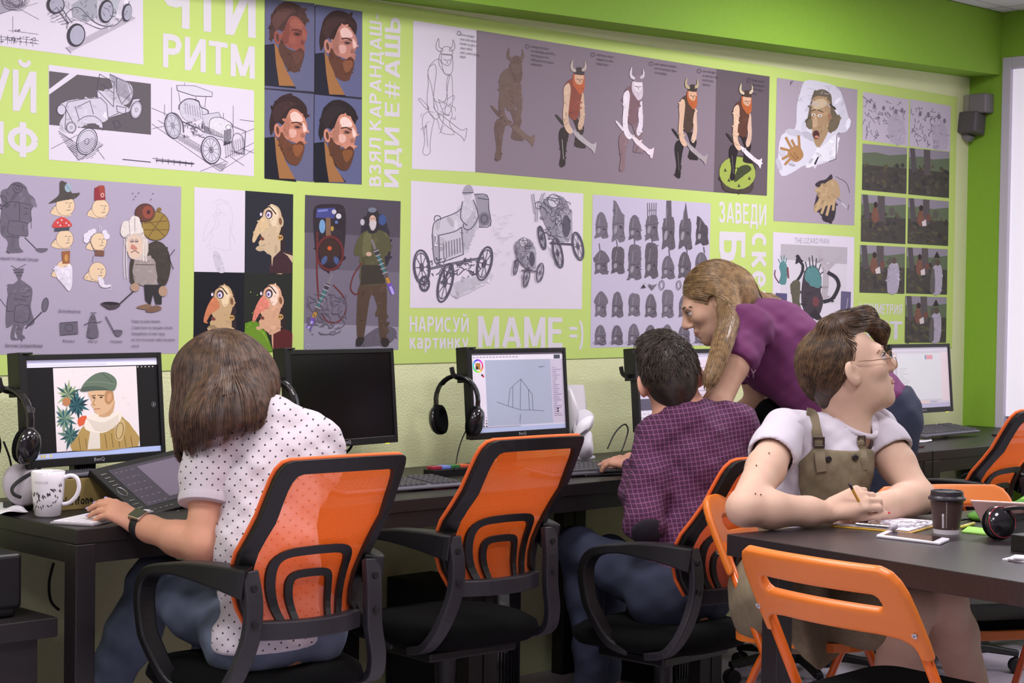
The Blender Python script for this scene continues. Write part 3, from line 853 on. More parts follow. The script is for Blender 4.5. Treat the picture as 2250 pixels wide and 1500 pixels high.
p.poly([(1580, 385), (1590, 360), (1612, 342), (1642, 345), (1660, 362), (1656, 392), (1648, 422), (1594, 420), (1584, 400)], I(70, 60, 56), 3); p.ell(1619, 380, 40, 36, I(152, 168, 76), 10)
p.poly([(1612, 400), (1634, 385), (1650, 372), (1640, 362), (1620, 370)], I(60, 66, 40), 3)
for (x, y) in ((1592, 374), (1600, 396), (1622, 408), (1645, 392), (1636, 346)): p.poly([(x-3, y+3), (x, y-5), (x+4, y+3)], I(60, 66, 40))
viking(p, 1594, 183, 1674, 397, dict(rl=I(40, 30, 32), ra=I(202, 170, 150), ll=I(34, 26, 30), hd=I(50, 44, 46), vest=I(88, 54, 42), la=I(210, 178, 152), bd=I(216, 206, 214), beard=I(172, 92, 48), face=I(206, 164, 136), helm=I(70, 54, 46), hl=I(200, 184, 156), hr=I(200, 184, 156), lace=I(120, 112, 116)))
NC = I(70, 60, 72)
for i, t in enumerate(('Draw on paper', 'scan and adjust', 'levels to get a', 'clear white', 'and a contrasting', 'black')):
    y = 78+i*9.6; w = len(t)*2.45; p.text(t, (1010, y+i*.2), (1010+w, y+w*.16), (1010+w, y+w*.16-5.6), (1010, y-5.6+i*.2), INKC)
p.ring(1007, 73, 4, 4.4, 0.9, INKC, 0, 12)
for (x, y, ls) in ((1166, 104, ('change the lines', 'to multiply and fill a', 'the image in the', 'silhouette in a layer', 'underneath')), (1310, 122, ('add base colours', 'clipped to this', 'image layer')), (1438, 142, ('paint ambient shadow', 'set of another layer', 'to multiply')), (1543, 158, ('now do light', 'in and out the', 'can be any', 'opacity')), (1652, 178, ('finish with', 'details and', 'some light', 'here'))):
    p.ring(x-8, y-2, 4, 4.4, 0.8, NC, 0, 12)
    for i, t in enumerate(ls):
        w = len(t)*2.4; q_ = y+i*9.6; p.text(t, (x, q_), (x+w, q_+w*.15), (x+w, q_+w*.15-5.2), (x, q_-5.2), NC)
p.build('drawing', M_INK, mural, 'long strip of a horned warrior drawn in six colouring stages')

# --- E: character sheet of a cook
p = ZP(0, 370, 3.488)
p.poly([(-900, -25), (0, 37), (1390, 140), (1368, 1418), (0, 1425), (-900, 1425)], LIL)
SG = I(104, 98, 112); SGD = I(64, 58, 70); SK = I(222, 196, 162)
def cook_back(ox, oy): return lambda L: [(ox+x, oy+y) for x, y in L]
p.poly([(5, 180), (60, 150), (95, 110), (150, 105), (200, 140), (220, 190), (265, 230), (270, 275), (235, 330), (245, 400), (215, 430), (215, 520), (150, 520), (150, 600), (180, 640), (110, 650), (50, 640), (60, 560), (10, 510), (0, 420), (15, 300)], SG, 3)
for pts in (((20, 290), (80, 255), (150, 260), (235, 280)), ((75, 400), (140, 405), (215, 420)), ((70, 400), (65, 500), (210, 520)), ((15, 300), (0, 420)), ((150, 260), (150, 400)), ((60, 160), (100, 120), (200, 150)), ((180, 300), (215, 310)), ((180, 350), (210, 345)), ((235, 300), (240, 460)), ((50, 520), (150, 530)), ((0, 200), (40, 260), (90, 250))): p.line(pts, 4, SGD, 3)
p.ring(135, 148, 34, 38, 4, SGD); p.ring(135, 148, 14, 16, 4, SGD); p.ring(20, 250, 30, 40, 4, SGD)
p.line([(190, 530), (270, 610)], 7, SGD); p.poly([(270, 615), (365, 615), (345, 640), (300, 645)], SG, 3); p.line([(270, 615), (365, 615)], 4, SGD)
# lower grey figure
p.poly([(55, 910), (110, 880), (150, 850), (200, 880), (245, 920), (245, 990), (235, 1050), (245, 1110), (265, 1180), (220, 1210), (190, 1200), (170, 1270), (195, 1300), (150, 1312), (130, 1290), (130, 1200), (110, 1290), (155, 1310), (90, 1315), (80, 1270), (95, 1190), (45, 1210), (45, 1080), (60, 980)], SG, 3)
p.poly([(95, 770), (185, 765), (175, 800), (155, 860), (140, 860), (115, 800)], SG); p.line([(85, 745), (130, 770), (195, 735)], 4, SGD); p.line([(105, 800), (180, 795)], 5, SGD); p.line([(125, 820), (165, 820)], 4, SGD)
for pts in (((120, 1050), (220, 1050), (215, 1170), (110, 1170), (120, 1050)), ((165, 930), (185, 925)), ((205, 935), (230, 930)), ((170, 980), (205, 985), (230, 970)), ((60, 980), (50, 1090), (100, 1090)), ((110, 1000), (200, 1010)), ((0, 1000), (45, 1060))): p.line(pts, 4, SGD, 2)
p.line([(195, 1225), (320, 1100)], 9, SGD); p.ell(345, 1045, 24, 55, SG, 10); p.ring(345, 1045, 24, 55, 4, SGD, 10)
# six heads with hats
def head(cx, cy, r, k=0):
    p.poly([(cx-r*1.5, cy+r*.9), (cx-r*1.1, cy+r*.1), (cx, cy-r*.2), (cx+r*.6, cy+r*1.1)], SK, 3)
    p.line([(cx-r*1.6, cy+r*.7), (cx-r*1.2, cy+r*.1), (cx-r*.8, cy)], 3, INKC, 3)
    p.ell(cx, cy, r, r*1.08, SK, 0); p.ring(cx, cy, r, r*1.08, 3, I(120, 104, 110))
    p.line([(cx, cy-r*.3), (cx+r*.25, cy-r*.32)], 4, INKC); p.line([(cx+r*.45, cy-r*.3), (cx+r*.7, cy-r*.28)], 4, INKC); p.line([(cx+r*.38, cy-r*.2), (cx+r*.5, cy+r*.15), (cx+r*.3, cy+r*.2)], 3, INKC); p.line([(cx+r*.1, cy+r*.5), (cx+r*.55, cy+r*.45)], 4, INKC)
for (cx, cy, r) in ((500, 285, 72), (770, 305, 66), (495, 540, 66), (755, 560, 62), (490, 770, 62), (745, 790, 66)): head(cx, cy, r)
p.poly([(368, 268), (420, 230), (455, 190), (455, 110), (480, 95), (520, 130), (550, 190), (610, 185), (580, 225), (500, 240), (420, 258)], I(78, 72, 70), 2); p.ell(520, 148, 26, 34, I(150, 172, 184)); p.line([(500, 120), (540, 175)], 4, I(90, 120, 140))
p.poly([(722, 150), (745, 140), (800, 140), (806, 240), (720, 245)], I(140, 52, 62)); p.poly([(752, 130), (795, 130), (802, 215), (765, 210)], I(156, 70, 60)); p.ring(782, 205, 11, 14, 5, I(226, 200, 190))
p.poly([(400, 450), (420, 400), (470, 372), (520, 395), (550, 440), (480, 452)], I(198, 74, 70), 3); p.poly([(415, 460), (530, 448), (528, 475), (415, 482)], I(70, 76, 88))
for (x, y) in ((440, 415), (470, 395), (505, 418), (460, 436), (525, 435)): p.ell(x, y, 6, 6, WHT, up=False)
for (x, y, r) in ((665, 520, 28), (690, 495, 24), (715, 480, 20), (815, 520, 24), (800, 490, 20), (660, 550, 22)): p.ell(x, y, r, r, WHT)
p.line([(760, 480), (762, 440)], 4, WHT); p.line([(770, 480), (778, 445)], 4, WHT); p.poly([(725, 625), (797, 628), (795, 672), (725, 668)], I(120, 84, 72)); p.line([(690, 560), (715, 620), (735, 640)], 5, INKC)
p.poly([(472, 635), (534, 630), (530, 728), (476, 730)], I(150, 96, 62)); p.ell(505, 685, 14, 28, I(190, 140, 80))
p.poly([(425, 745), (480, 760), (545, 740), (552, 830), (548, 900), (525, 940), (490, 900), (440, 840), (415, 780)], WHT, 3)
for i in range(6): p.line([(445+i*18, 800), (480+i*10, 900)], 2, I(190, 184, 198))
p.poly([(750, 825), (790, 850), (800, 890), (840, 890), (848, 900), (810, 915), (770, 905), (752, 870)], WHT, 3); p.line([(810, 910), (845, 905), (850, 925), (825, 935)], 4, WHT, 3); p.line([(705, 720), (712, 670)], 3, INKC)
# coloured figure with pack and ladle
p.ell(1190, 440, 105, 110, I(146, 122, 62)); p.ring(1190, 440, 105, 110, 5, I(96, 78, 46))
for a, b in (((1090, 470), (1290, 470)), ((1120, 380), (1260, 520)), ((1250, 360), (1130, 530)), ((1100, 420), (1280, 400))): p.line([a, b], 7, I(110, 88, 50))
p.ell(1105, 340, 75, 70, I(96, 62, 52)); p.ell(1130, 335, 42, 50, I(140, 74, 62)); p.ell(1135, 335, 14, 16, I(70, 44, 44)); p.ring(1110, 340, 75, 70, 5, I(70, 48, 44)); p.ell(1217, 315, 17, 17, I(128, 104, 56))
p.poly([(1100, 620), (1170, 560), (1240, 570), (1290, 640), (1305, 760), (1270, 890), (1210, 880), (1190, 740), (1120, 720)], I(66, 60, 54), 3); p.poly([(1000, 690), (1040, 700), (1035, 860), (1000, 880), (990, 800)], I(66, 60, 54), 3)
p.poly([(1030, 690), (1170, 690), (1190, 760), (1195, 890), (1030, 880)], I(150, 140, 136), 2); p.line([(1035, 735), (1180, 738)], 5, I(70, 62, 60))
p.poly([(1100, 890), (1240, 890), (1235, 1040), (1190, 1040), (1170, 960), (1150, 1050), (1110, 1010)], I(50, 48, 50)); p.poly([(1040, 1065), (1110, 1040), (1160, 1050), (1130, 1080)], I(130, 102, 84), 3); p.poly([(1110, 1090), (1180, 1050), (1230, 1060), (1225, 1085), (1160, 1102)], I(120, 92, 78), 3)
p.poly([(955, 570), (975, 520), (1020, 490), (1090, 500), (1130, 560), (1130, 640), (1100, 700), (1000, 690), (975, 640)], I(198, 184, 176), 3); p.ell(1030, 600, 62, 90, I(214, 188, 168))
p.ell(1008, 555, 16, 18, I(180, 160, 150)); p.ell(1042, 555, 16, 18, I(180, 160, 150)); p.line([(995, 560), (1020, 560)], 5, DRK); p.line([(1030, 560), (1056, 560)], 5, DRK); p.poly([(1005, 580), (1040, 600), (1045, 625), (1000, 615)], I(190, 128, 116), 3); p.line([(1000, 645), (1030, 630), (1060, 650)], 6, I(110, 74, 74), 3)
p.poly([(920, 490), (940, 410), (985, 400), (1010, 365), (1060, 375), (1075, 430), (1095, 490), (1020, 500), (985, 500), (950, 530)], I(216, 208, 202), 3); p.line([(985, 400), (990, 490)], 3, INKC); p.line([(1030, 380), (1030, 480)], 3, INKC)
for x in (970, 950, 1100, 1120): p.line([(x, 540), (x-5, 700), (x+2, 840 if x < 1000 else 700)], 6, I(220, 214, 210), 3)
p.line([(1060, 910), (1020, 940), (910, 1040)], 9, I(58, 50, 56)); p.poly([(770, 1030), (910, 1035), (900, 1065), (840, 1080), (800, 1060)], I(74, 66, 72), 3); p.ell(845, 1033, 66, 12, I(46, 40, 46), 2); p.ell(1030, 910, 34, 32, I(170, 140, 118)); p.ell(1245, 940, 34, 40, I(170, 140, 118)); p.line([(1290, 680), (1335, 620)], 5, DRK); p.line([(1290, 680), (1325, 770)], 5, DRK)
for i in range(7): p.ell(1000+rnd.uniform(-20, 180), 180+rnd.uniform(0, 110), 4, 4, SGD, up=False)
# item icons
p.poly([(455, 1180), (590, 1170), (596, 1265), (460, 1275)], SG, 0); p.ring(525, 1222, 30, 28, 4, SGD); p.line([(455, 1185), (590, 1175)], 4, SGD)
p.poly([(690, 1130), (725, 1130), (740, 1200), (750, 1290), (665, 1292), (675, 1200)], SG, 2); p.line([(640, 1200), (680, 1180), (740, 1180), (775, 1170)], 5, SGD, 2); p.ring(708, 1135, 12, 22, 4, SGD); p.line([(690, 1105), (735, 1105)], 4, SGD)
p.line([(808, 1135), (870, 1250)], 10, SG); p.poly([(865, 1240), (932, 1242), (925, 1275), (890, 1285)], SG, 2); p.ring(898, 1245, 34, 8, 3, SGD)
def rtext(t, x, y, w, h, col=INKC, sl=0.03): p.text(t, (x, y), (x+w, y+w*sl), (x+w, y+w*sl-h), (x, y-h), col)
rtext('Большой Уставший Зануда', -28, 695, 318, 22, INKC, 0.04); rtext('Веселый Добрый Милый', 36, 1366, 286, 24, INKC, 0.01); rtext('Допэлементы', 443, 1100, 170, 22); rtext('Реклама', 478, 1328, 90, 18, INKC, 0.01); rtext('Фартук', 672, 1330, 72, 18, INKC, 0.01); rtext('Половник', 843, 1332, 90, 18, INKC, 0.01)
for t, y, w in (('Повар путешественник,', 1178, 222), ('Странствует по городам и лесам,', 1226, 318), ('Каждый раз готовит пищу', 1272, 258), ('из того что может найти на новом', 1318, 332), ('месте.', 1366, 58)): rtext(t, 1005, y, w, 19, INKC, 0.004)
p.build('drawing', M_INK, mural, 'lilac character sheet of a stooped cook with six hatted heads')

# --- F: long-nosed profile in four panels
p = ZP(400, 390, 2.5)
p.poly([(68, 52), (347, 72), (343, 523), (66, 517)], PAP); p.poly([(347, 72), (611, 92), (607, 528), (343, 523)], I(36, 38, 48)); p.poly([(66, 517), (343, 522), (338, 960), (62, 958)], I(20, 20, 30)); p.poly([(343, 522), (607, 528), (603, 956), (338, 960)], I(34, 38, 34))
def crone(ox, oy, sk, lt, nose, ln=None, eye=I(90, 70, 130)):
    f = lambda L: [(ox+x, oy+y) for x, y in L]
    face = [(75, 30), (110, 10), (145, 20), (165, 60), (165, 130), (150, 190), (155, 270), (90, 260), (60, 255), (35, 262), (25, 245), (45, 240), (40, 215), (60, 190), (50, 165), (75, 120), (62, 80)]
    nz = [(62, 75), (85, 95), (95, 130), (75, 150), (45, 170), (18, 215), (5, 205), (18, 150), (38, 105)]
    if ln:
        for L in (face, nz, [(70, 70), (100, 60), (130, 75)], [(150, 110), (160, 170), (185, 230)], [(60, 10), (100, -10), (150, 10)]): p.line(f(L), 1.6, ln, 3)
        p.ring(ox+88, oy+60, 13, 18, 1.5, ln); return
    p.poly(f([(150, 30), (175, 60), (180, 150), (185, 250), (160, 262), (150, 180), (140, 80)]), I(48, 34, 36), 3)
    p.poly(f([(85, 200), (160, 190), (160, 270), (230, 290), (200, 380), (120, 380), (110, 290), (70, 262)]), sk, 2)
    p.poly(f(face), sk, 3); p.poly(f([(100, 20), (140, 30), (150, 90), (120, 130), (100, 80)]), lt, 3)
    p.poly(f(nz), nose, 3); p.ell(ox+97, oy+62, 20, 25, I(70, 52, 64)); p.ell(ox+95, oy+65, 13, 17, WHT); p.ell(ox+93, oy+66, 6, 9, eye); p.ell(ox+55, oy+60, 10, 14, I(80, 60, 70)); p.ell(ox+53, oy+62, 6, 9, WHT)
    p.line(f([(70, 35), (100, 20), (135, 60)]), 6, I(40, 30, 34), 3); p.ell(ox+58, oy+195, 14, 9, I(110, 62, 56), 25)
    p.ell(ox+160, oy+100, 17, 32, sk, -6); p.ell(ox+160, oy+100, 9, 20, I(120, 84, 60), -6)
    p.ell(ox+160, oy+190, 15, 16, I(190, 150, 90)); p.ell(ox+155, oy+189, 4, 5, I(60, 40, 34)); p.ell(ox+165, oy+189, 4, 5, I(60, 40, 34))
crone(110, 130, None, None, None, I(186, 178, 194)); p.poly([(170, 430), (185, 400), (215, 440), (235, 515), (195, 515)], I(196, 190, 204), 3)
p.poly([(480, 470), (540, 400), (606, 410), (606, 527), (480, 526)], I(62, 40, 46)); crone(380, 140, I(196, 174, 142), I(220, 200, 168), I(206, 180, 140)); p.poly([(500, 440), (540, 400), (580, 430), (606, 470), (606, 526), (490, 526)], I(60, 38, 44))
crone(112, 580, I(190, 160, 120), I(226, 204, 166), I(196, 122, 86)); p.poly([(62, 860), (180, 850), (335, 850), (335, 958), (62, 958)], I(24, 22, 32))
p.poly([(345, 800), (400, 780), (460, 850), (500, 955), (340, 958)], I(96, 136, 36)); p.poly([(360, 850), (420, 830), (465, 880), (470, 935), (360, 935)], I(130, 166, 48), 3)
for i in range(16): p.ell(rnd.uniform(345, 500), rnd.uniform(540, 940), 3, 3, I(150, 190, 70), up=False)
crone(380, 575, I(206, 160, 130), I(240, 210, 190), I(214, 128, 110)); p.poly([(500, 860), (560, 830), (604, 850), (603, 955), (500, 955)], I(86, 34, 34)); p.poly([(338, 850), (380, 820), (440, 850), (500, 955), (338, 958)], I(104, 140, 40))
p.build('drawing', M_INK, mural, 'four panels of a long-nosed profile from pencil to colour')

# --- G: man in heavy overalls with hose equipment
p = ZP(400, 390, 2.5)
p.poly([(676, 95), (1201, 130), (1188, 946), (668, 950)], I(108, 102, 118)); p.poly([(676, 95), (1201, 130), (1198, 330), (673, 300)], I(76, 70, 82)); p.poly([(674, 300), (1198, 330), (1194, 520), (672, 500)], I(94, 88, 102)); p.poly([(670, 800), (1190, 820), (1188, 946), (668, 950)], I(138, 134, 150))
p.poly([(950, 920), (1060, 830), (1150, 820), (1180, 860), (1130, 915), (1000, 930)], I(92, 86, 98), 3)
p.poly([(720, 250), (730, 160), (800, 145), (885, 155), (900, 240), (890, 400), (860, 500), (770, 505), (735, 420)], I(46, 38, 46), 3)
p.poly([(740, 170), (840, 165), (842, 190), (835, 225), (735, 220)], I(66, 70, 130)); p.poly([(745, 178), (800, 172), (800, 184), (745, 190)], I(110, 120, 180)); p.ell(835, 188, 13, 13, I(190, 186, 196)); p.ell(860, 212, 15, 15, I(200, 200, 206)); p.ell(770, 268, 17, 38, I(110, 150, 190)); p.poly([(790, 220), (815, 220), (818, 320), (790, 320)], I(120, 92, 70)); p.ell(825, 280, 8, 14, I(170, 140, 60)); p.ell(848, 245, 9, 9, I(90, 110, 160))
p.ell(812, 395, 58, 70, I(58, 40, 36)); p.ell(810, 388, 12, 12, I(186, 84, 40)); p.ell(780, 455, 14, 28, I(70, 86, 130), 30); p.ell(850, 458, 14, 28, I(70, 86, 130), -30); p.ring(812, 415, 72, 92, 12, I(100, 42, 42)); p.ring(812, 415, 60, 80, 3, I(60, 26, 30))
p.line([(742, 300), (740, 500), (748, 640), (760, 700)], 10, I(100, 42, 42), 4); p.line([(830, 590), (890, 660), (900, 730), (860, 790), (800, 790), (770, 750)], 8, I(100, 42, 42), 5)
def gun(a, b, w):
    A, B = Vector(a), Vector(b); d = B-A; n = Vector((-d.y, d.x)).normalized()*w
    def f(t, s): v = A+d*t+n*s; return (v.x, v.y)
    def seg(t0, t1, s, c): p.poly([f(t0, -s), f(t1, -s), f(t1, s), f(t0, s)], c)
    seg(0, .3, .35, I(120, 112, 118)); seg(.18, .7, .6, I(58, 54, 62)); seg(.3, .62, .45, I(60, 110, 110)); seg(.62, .8, .7, I(90, 80, 84)); seg(.7, .8, .5, I(176, 130, 50)); seg(.8, 1, .75, I(110, 78, 170)); seg(.86, 1, .4, I(170, 160, 220))
    for i in range(6): seg(.2+i*.08, .22+i*.08, .8, I(150, 146, 156))
gun((825, 530), (695, 830), 20)
# figure
p.poly([(985, 400), (985, 250), (1010, 210), (1090, 200), (1120, 240), (1140, 330), (1145, 420), (1110, 500), (990, 500)], I(48, 44, 54), 3); p.ell(1100, 232, 22, 30, I(60, 80, 130)); p.ell(990, 245, 12, 18, I(180, 176, 186))
p.poly([(960, 700), (985, 560), (1110, 560), (1125, 700), (1120, 860), (1130, 900), (1110, 905), (1085, 870), (1070, 700), (1040, 640), (1020, 730), (1000, 870), (985, 900), (960, 870)], I(78, 62, 50), 2)
p.poly([(975, 320), (1020, 290), (1090, 290), (1135, 320), (1140, 400), (1110, 430), (1120, 570), (980, 580), (985, 440), (950, 430), (945, 390)], I(82, 80, 54), 3); p.poly([(1000, 310), (1040, 300), (1030, 420), (990, 420)], I(100, 98, 66), 3); p.poly([(985, 480), (1110, 480), (1115, 580), (980, 590)], I(56, 50, 44))
p.poly([(1015, 220), (1025, 180), (1055, 165), (1075, 185), (1080, 240), (1070, 300), (1020, 300)], I(48, 42, 48), 3); p.ell(1046, 232, 18, 26, I(196, 164, 146)); p.poly([(1030, 240), (1064, 240), (1062, 275), (1046, 292), (1032, 275)], I(190, 184, 186), 3); p.ell(1044, 178, 24, 14, I(110, 116, 134)); p.line([(1036, 226), (1042, 227)], 3, DRK); p.line([(1050, 227), (1056, 226)], 3, DRK)
gun((1040, 340), (1160, 640), 18); p.line([(985, 470), (940, 540), (925, 610), (950, 640), (975, 630)], 7, I(100, 42, 42), 5); p.ell(1025, 420, 16, 12, I(190, 158, 140)); p.poly([(960, 880), (1000, 880), (985, 920), (955, 920)], I(46, 40, 40), 3); p.poly([(1095, 880), (1135, 890), (1130, 925), (1100, 925)], I(46, 40, 40), 3)
scrib(p, 690, 640, 900, 860, 60, I(98, 92, 106), 5, 0.3); p.ring(690, 928, 12, 16, 2, I(186, 182, 196), 0, 4)
p.build('drawing', M_INK, mural, 'grey picture of a bearded man in overalls with hose gear')

# --- H: racing cyclecars in pencil
p = ZP(400, 390, 2.5)
p.poly([(1258, 17), (2205, 88), (2196, 722), (1252, 716)], PAP)
LP = I(84, 80, 96); F2 = I(196, 192, 204); F3 = I(160, 156, 170)
def cyclecar(ox, oy, k, det=True):
    f = lambda L: [(ox+x*k, oy+y*k) for x, y in L]
    w = 5*k
    p.poly(f([(120, 290), (125, 240), (150, 210), (260, 165), (300, 90), (330, 95), (370, 200), (350, 280), (290, 400), (150, 450), (125, 420)]), F2, 3)
    p.poly(f([(118, 290), (155, 295), (160, 440), (130, 430)]), F3); p.poly(f([(300, 165), (345, 100), (372, 190), (350, 290), (300, 380), (280, 300)]), I(178, 174, 188), 3)
    p.poly(f([(350, 70), (420, 75), (430, 150), (440, 240), (375, 250), (370, 170)]), I(150, 146, 160)); p.ell(ox+405*k, oy+205*k, 32*k, 38*k, I(120, 116, 130)); p.ring(ox+405*k, oy+205*k, 18*k, 22*k, w, LP)
    for L in ([(120, 290), (125, 240), (150, 210), (260, 165), (310, 100)], [(155, 295), (240, 275), (280, 250)], [(155, 295), (160, 445)], [(118, 290), (130, 430), (160, 445), (290, 400)], [(300, 165), (290, 250), (330, 260), (372, 190), (345, 100)], [(350, 70), (420, 75), (430, 150), (440, 240), (375, 250)], [(370, 90), (430, 100)], [(130, 215), (135, 190), (160, 190), (165, 210)], [(280, 250), (290, 400)]): p.line(f(L), w, LP, 3)
    for i in range(7): p.line(f([(180+i*15, 335-i*4), (183+i*15, 425-i*6)]), w*1.4, I(130, 126, 140))
    p.ell(ox+315*k, oy+70*k, 24*k, 32*k, F2); p.poly(f([(285, 60), (300, 25), (330, 20), (345, 60), (300, 75)]), F3, 3); p.line(f([(285, 62), (345, 60)]), w, LP); p.poly(f([(285, 110), (330, 105), (345, 150), (300, 230), (275, 200)]), F2, 3); p.line(f([(285, 110), (275, 200), (310, 240)]), w, LP, 3)
    p.line(f([(100, 480), (230, 450), (330, 430), (400, 420)]), w*3, I(110, 106, 120)); p.line(f([(170, 560), (230, 460)]), w*3, I(110, 106, 120)); scrib(p, ox+90*k, oy+420*k, ox+400*k, oy+530*k, int(46*k)+10, LP, w, 0.35)
    p.poly(f([(230, 560), (420, 500), (440, 540), (250, 640)]), I(196, 192, 204), 3); hatch(p, f([(230, 560), (420, 500), (430, 540), (250, 630)]), I(130, 126, 140), 1.6, 8, -20)
    for (cx, cy, rx, ry, ro) in ((60, 470, 44, 94, -4), (190, 555, 38, 108, 14), (405, 450, 38, 94, 14), (75, 560, 26, 40, 0)): wheel(p, ox+cx*k, oy+cy*k, rx*k, ry*k, ro, LP, 9*k, None, 8)
cyclecar(1255, 22, 1.0)
p.text('2', (1380, 375), (1402, 377), (1402, 312), (1380, 310), I(226, 222, 230))
# two smaller cars seen from the front
def smallcar(ox, oy, k, tilt):
    f = lambda L: [(ox+x*k, oy+y*k) for x, y in L]
    p.poly(f([(0, 60), (60, 0), (140, 10), (180, 90), (190, 180), (170, 260), (110, 270), (60, 220), (20, 150)]), I(140, 136, 150), 3); p.poly(f([(100, 110), (170, 90), (190, 120), (185, 250), (120, 270), (100, 200)]), F3, 3); p.ell(ox+155*k, oy+180*k, 26*k, 66*k, I(90, 86, 100)); p.ell(ox+80*k, oy+30*k, 34*k, 40*k, F2); p.line(f([(40, 10), (120, 20)]), 6*k, LP); p.ring(ox+80*k, oy+30*k, 34*k, 40*k, 4*k, LP)
    scrib(p, ox, oy, ox+180*k, oy+260*k, 60, LP, 3*k, 0.35)
    for (cx, cy, rx, ry) in ((105, 340, 26, 90), (225, 300, 30, 84), (10, 250, 18, 70)): wheel(p, ox+cx*k, oy+cy*k, rx*k, ry*k, tilt, LP, 8*k, None, 6)
    p.line(f([(60, 280), (200, 290)]), 10*k, LP); hatch(p, f([(40, 300), (110, 350), (120, 420), (90, 420)]), LP, 1.5, 7, 60)
smallcar(1965, 100, 0.92, -12); smallcar(1822, 335, 0.62, 10)
for L in ([(1940, 190), (1925, 90)], [(1960, 150), (1985, 85)], [(1948, 150), (1945, 235)]): p.line(L, 12, F2); p.line(L, 3, LP)
p.ring(1952, 152, 18, 20, 4, LP); scrib(p, 1700, 200, 1820, 480, 30, I(204, 198, 210), 2, 0.3)
p.build('drawing', M_INK, mural, 'pencil sheet of open racing cars with drivers')

# --- I: rows of grey helmet busts
p = ZP(1280, 400, 3.948)
p.poly([(88, 108), (1112, 185), (1085, 1415), (68, 1437)], I(190, 182, 204))
HC = [I(112, 106, 118), I(104, 98, 110), I(94, 88, 98), I(78, 72, 80)]
def helm(cx, cy, w, h, st, c):
    f = lambda L: [(cx+x*w, cy+y*h) for x, y in L]
    p.poly(f([(-.45, .1), (-.3, -.15), (.35, -.18), (.45, .05), (.42, .22), (.5, .45), (.2, .5), (.05, .5), (-.1, .42), (-.5, .5), (-.42, .3)]), c, 2)
    if st == 0: p.poly(f([(-.4, .1), (-.35, -.3), (-.1, -.5), (.2, -.42), (.4, -.1), (.35, .05)]), c, 3)
    elif st == 1: p.poly(f([(-.3, .05), (-.35, -.5), (.1, -.3), (.4, .0)]), c, 2)
    elif st == 2: p.poly(f([(-.4, .05), (-.38, -.45), (.0, -.52), (.42, -.42), (.38, .05)]), c, 3)
    elif st == 3: p.poly(f([(-.55, -.05), (-.4, -.3), (.0, -.5), (.45, -.3), (.6, -.02), (.0, .08)]), c, 3)
    elif st == 4: p.poly(f([(-.2, .0), (-.15, -.52), (.2, -.52), (.25, .0)]), c)
    elif st == 5: p.poly(f([(-.3, .05), (.05, -.55), (.3, .05)]), c)
    elif st == 6:
        p.poly(f([(-.35, .05), (-.3, -.1), (.35, -.12), (.35, .05)]), c)
        for i in range(5): p.line(f([(-.3+i*.15, -.05), (-.32+i*.16, -.5)]), 7, c)
        p.line(f([(-.32, -.3), (.34, -.32)]), 6, c)
    d = I(70, 64, 74); lt = I(150, 144, 156)
    p.ell(cx+w*.18, cy+h*.14, w*.1, h*.04, d); p.line(f([(.3, .15), (.36, .28), (.24, .3)]), 4, d); p.line(f([(.12, .36), (.34, .35)]), 5, d); p.line(f([(-.4, .08), (.4, .04)]), 4, d); p.ell(cx-w*.2, cy+h*.2, w*.12, h*.1, lt, 10); p.line(f([(-.1, -.35), (-.2, .0)]), 4, lt)
for r, (cys, hs, sts) in enumerate(((
        (370, 330, 390, 340, 370, 380, 415), (230, 370, 220, 330, 420, 390, 255), (0, 1, 0, 6, 4, 5, 1)),
        ((690, 675, 690, 675, 735, 715, 690), (210, 230, 300, 300, 200, 230, 170), (3, 2, 2, 2, 0, 0, 0)),
        ((1050, 1055, 1060, 1065, 1050, 1070, 1080), (220, 220, 190, 200, 235, 190, 180), (3, 0, 2, 0, 2, 0, 0)),
        ((1320, 1320, 1315, 1310, 1310, 1310, 1320), (170, 165, 185, 150, 160, 160, 140), (0, 0, 0, 0, 0, 0, 0)))):
    for c, (cy, h, st) in enumerate(zip(cys, hs, sts)):
        cx = 165+c*145-(r*4)
        helm(cx, cy+h*0.02, 118 if r < 2 else 100, h, st, HC[min(3, (c//2) if r == 0 else (c % 2)+(1 if r == 1 else 0))])
        if r == 3: p.line([(cx-75, cy+80), (cx-35, cy+45)], 3, HC[0]); p.line([(cx-20, cy+70), (cx, cy+85)], 3, HC[0])
        if r == 1: p.line([(cx-10+c*6, cy-h*.45), (cx-18+c*6, cy-h*.75)], 7, HC[1])
p.poly([(505, 870), (545, 915), (500, 915), (540, 870), (525, 895)], DRK); p.poly([(562, 880), (600, 895), (640, 882), (615, 915), (600, 932), (585, 915)], HC[0], 2); p.ring(682, 890, 20, 38, 7, HC[0]); p.ring(830, 890, 18, 36, 7, HC[0])
p.build('drawing', M_INK, mural, 'pale sheet with four rows of grey helmeted busts')

# --- J: painted study of an astonished old man and hands
p = ZP(1680, 140, 2.679)
p.poly([(73, 82), (547, 152), (528, 952), (52, 925)], I(164, 152, 166))
p.poly([(210, 170), (240, 100), (330, 105), (430, 140), (470, 230), (500, 350), (480, 400), (420, 420), (420, 540), (360, 580), (290, 600), (230, 600), (180, 630), (100, 660), (80, 560), (100, 420), (180, 380), (190, 250)], I(206, 204, 218), 3)
p.poly([(360, 470), (430, 410), (420, 560), (330, 570), (290, 600), (240, 610), (300, 520)], I(222, 220, 230), 2); p.line([(440, 405), (425, 420), (420, 560), (380, 575)], 4, I(80, 76, 90)); p.poly([(290, 590), (310, 550), (322, 545), (300, 595)], DRK)
p.poly([(250, 330), (270, 230), (290, 170), (340, 150), (390, 180), (400, 250), (440, 330), (420, 390), (370, 400), (260, 380), (243, 355)], I(104, 94, 78), 3)
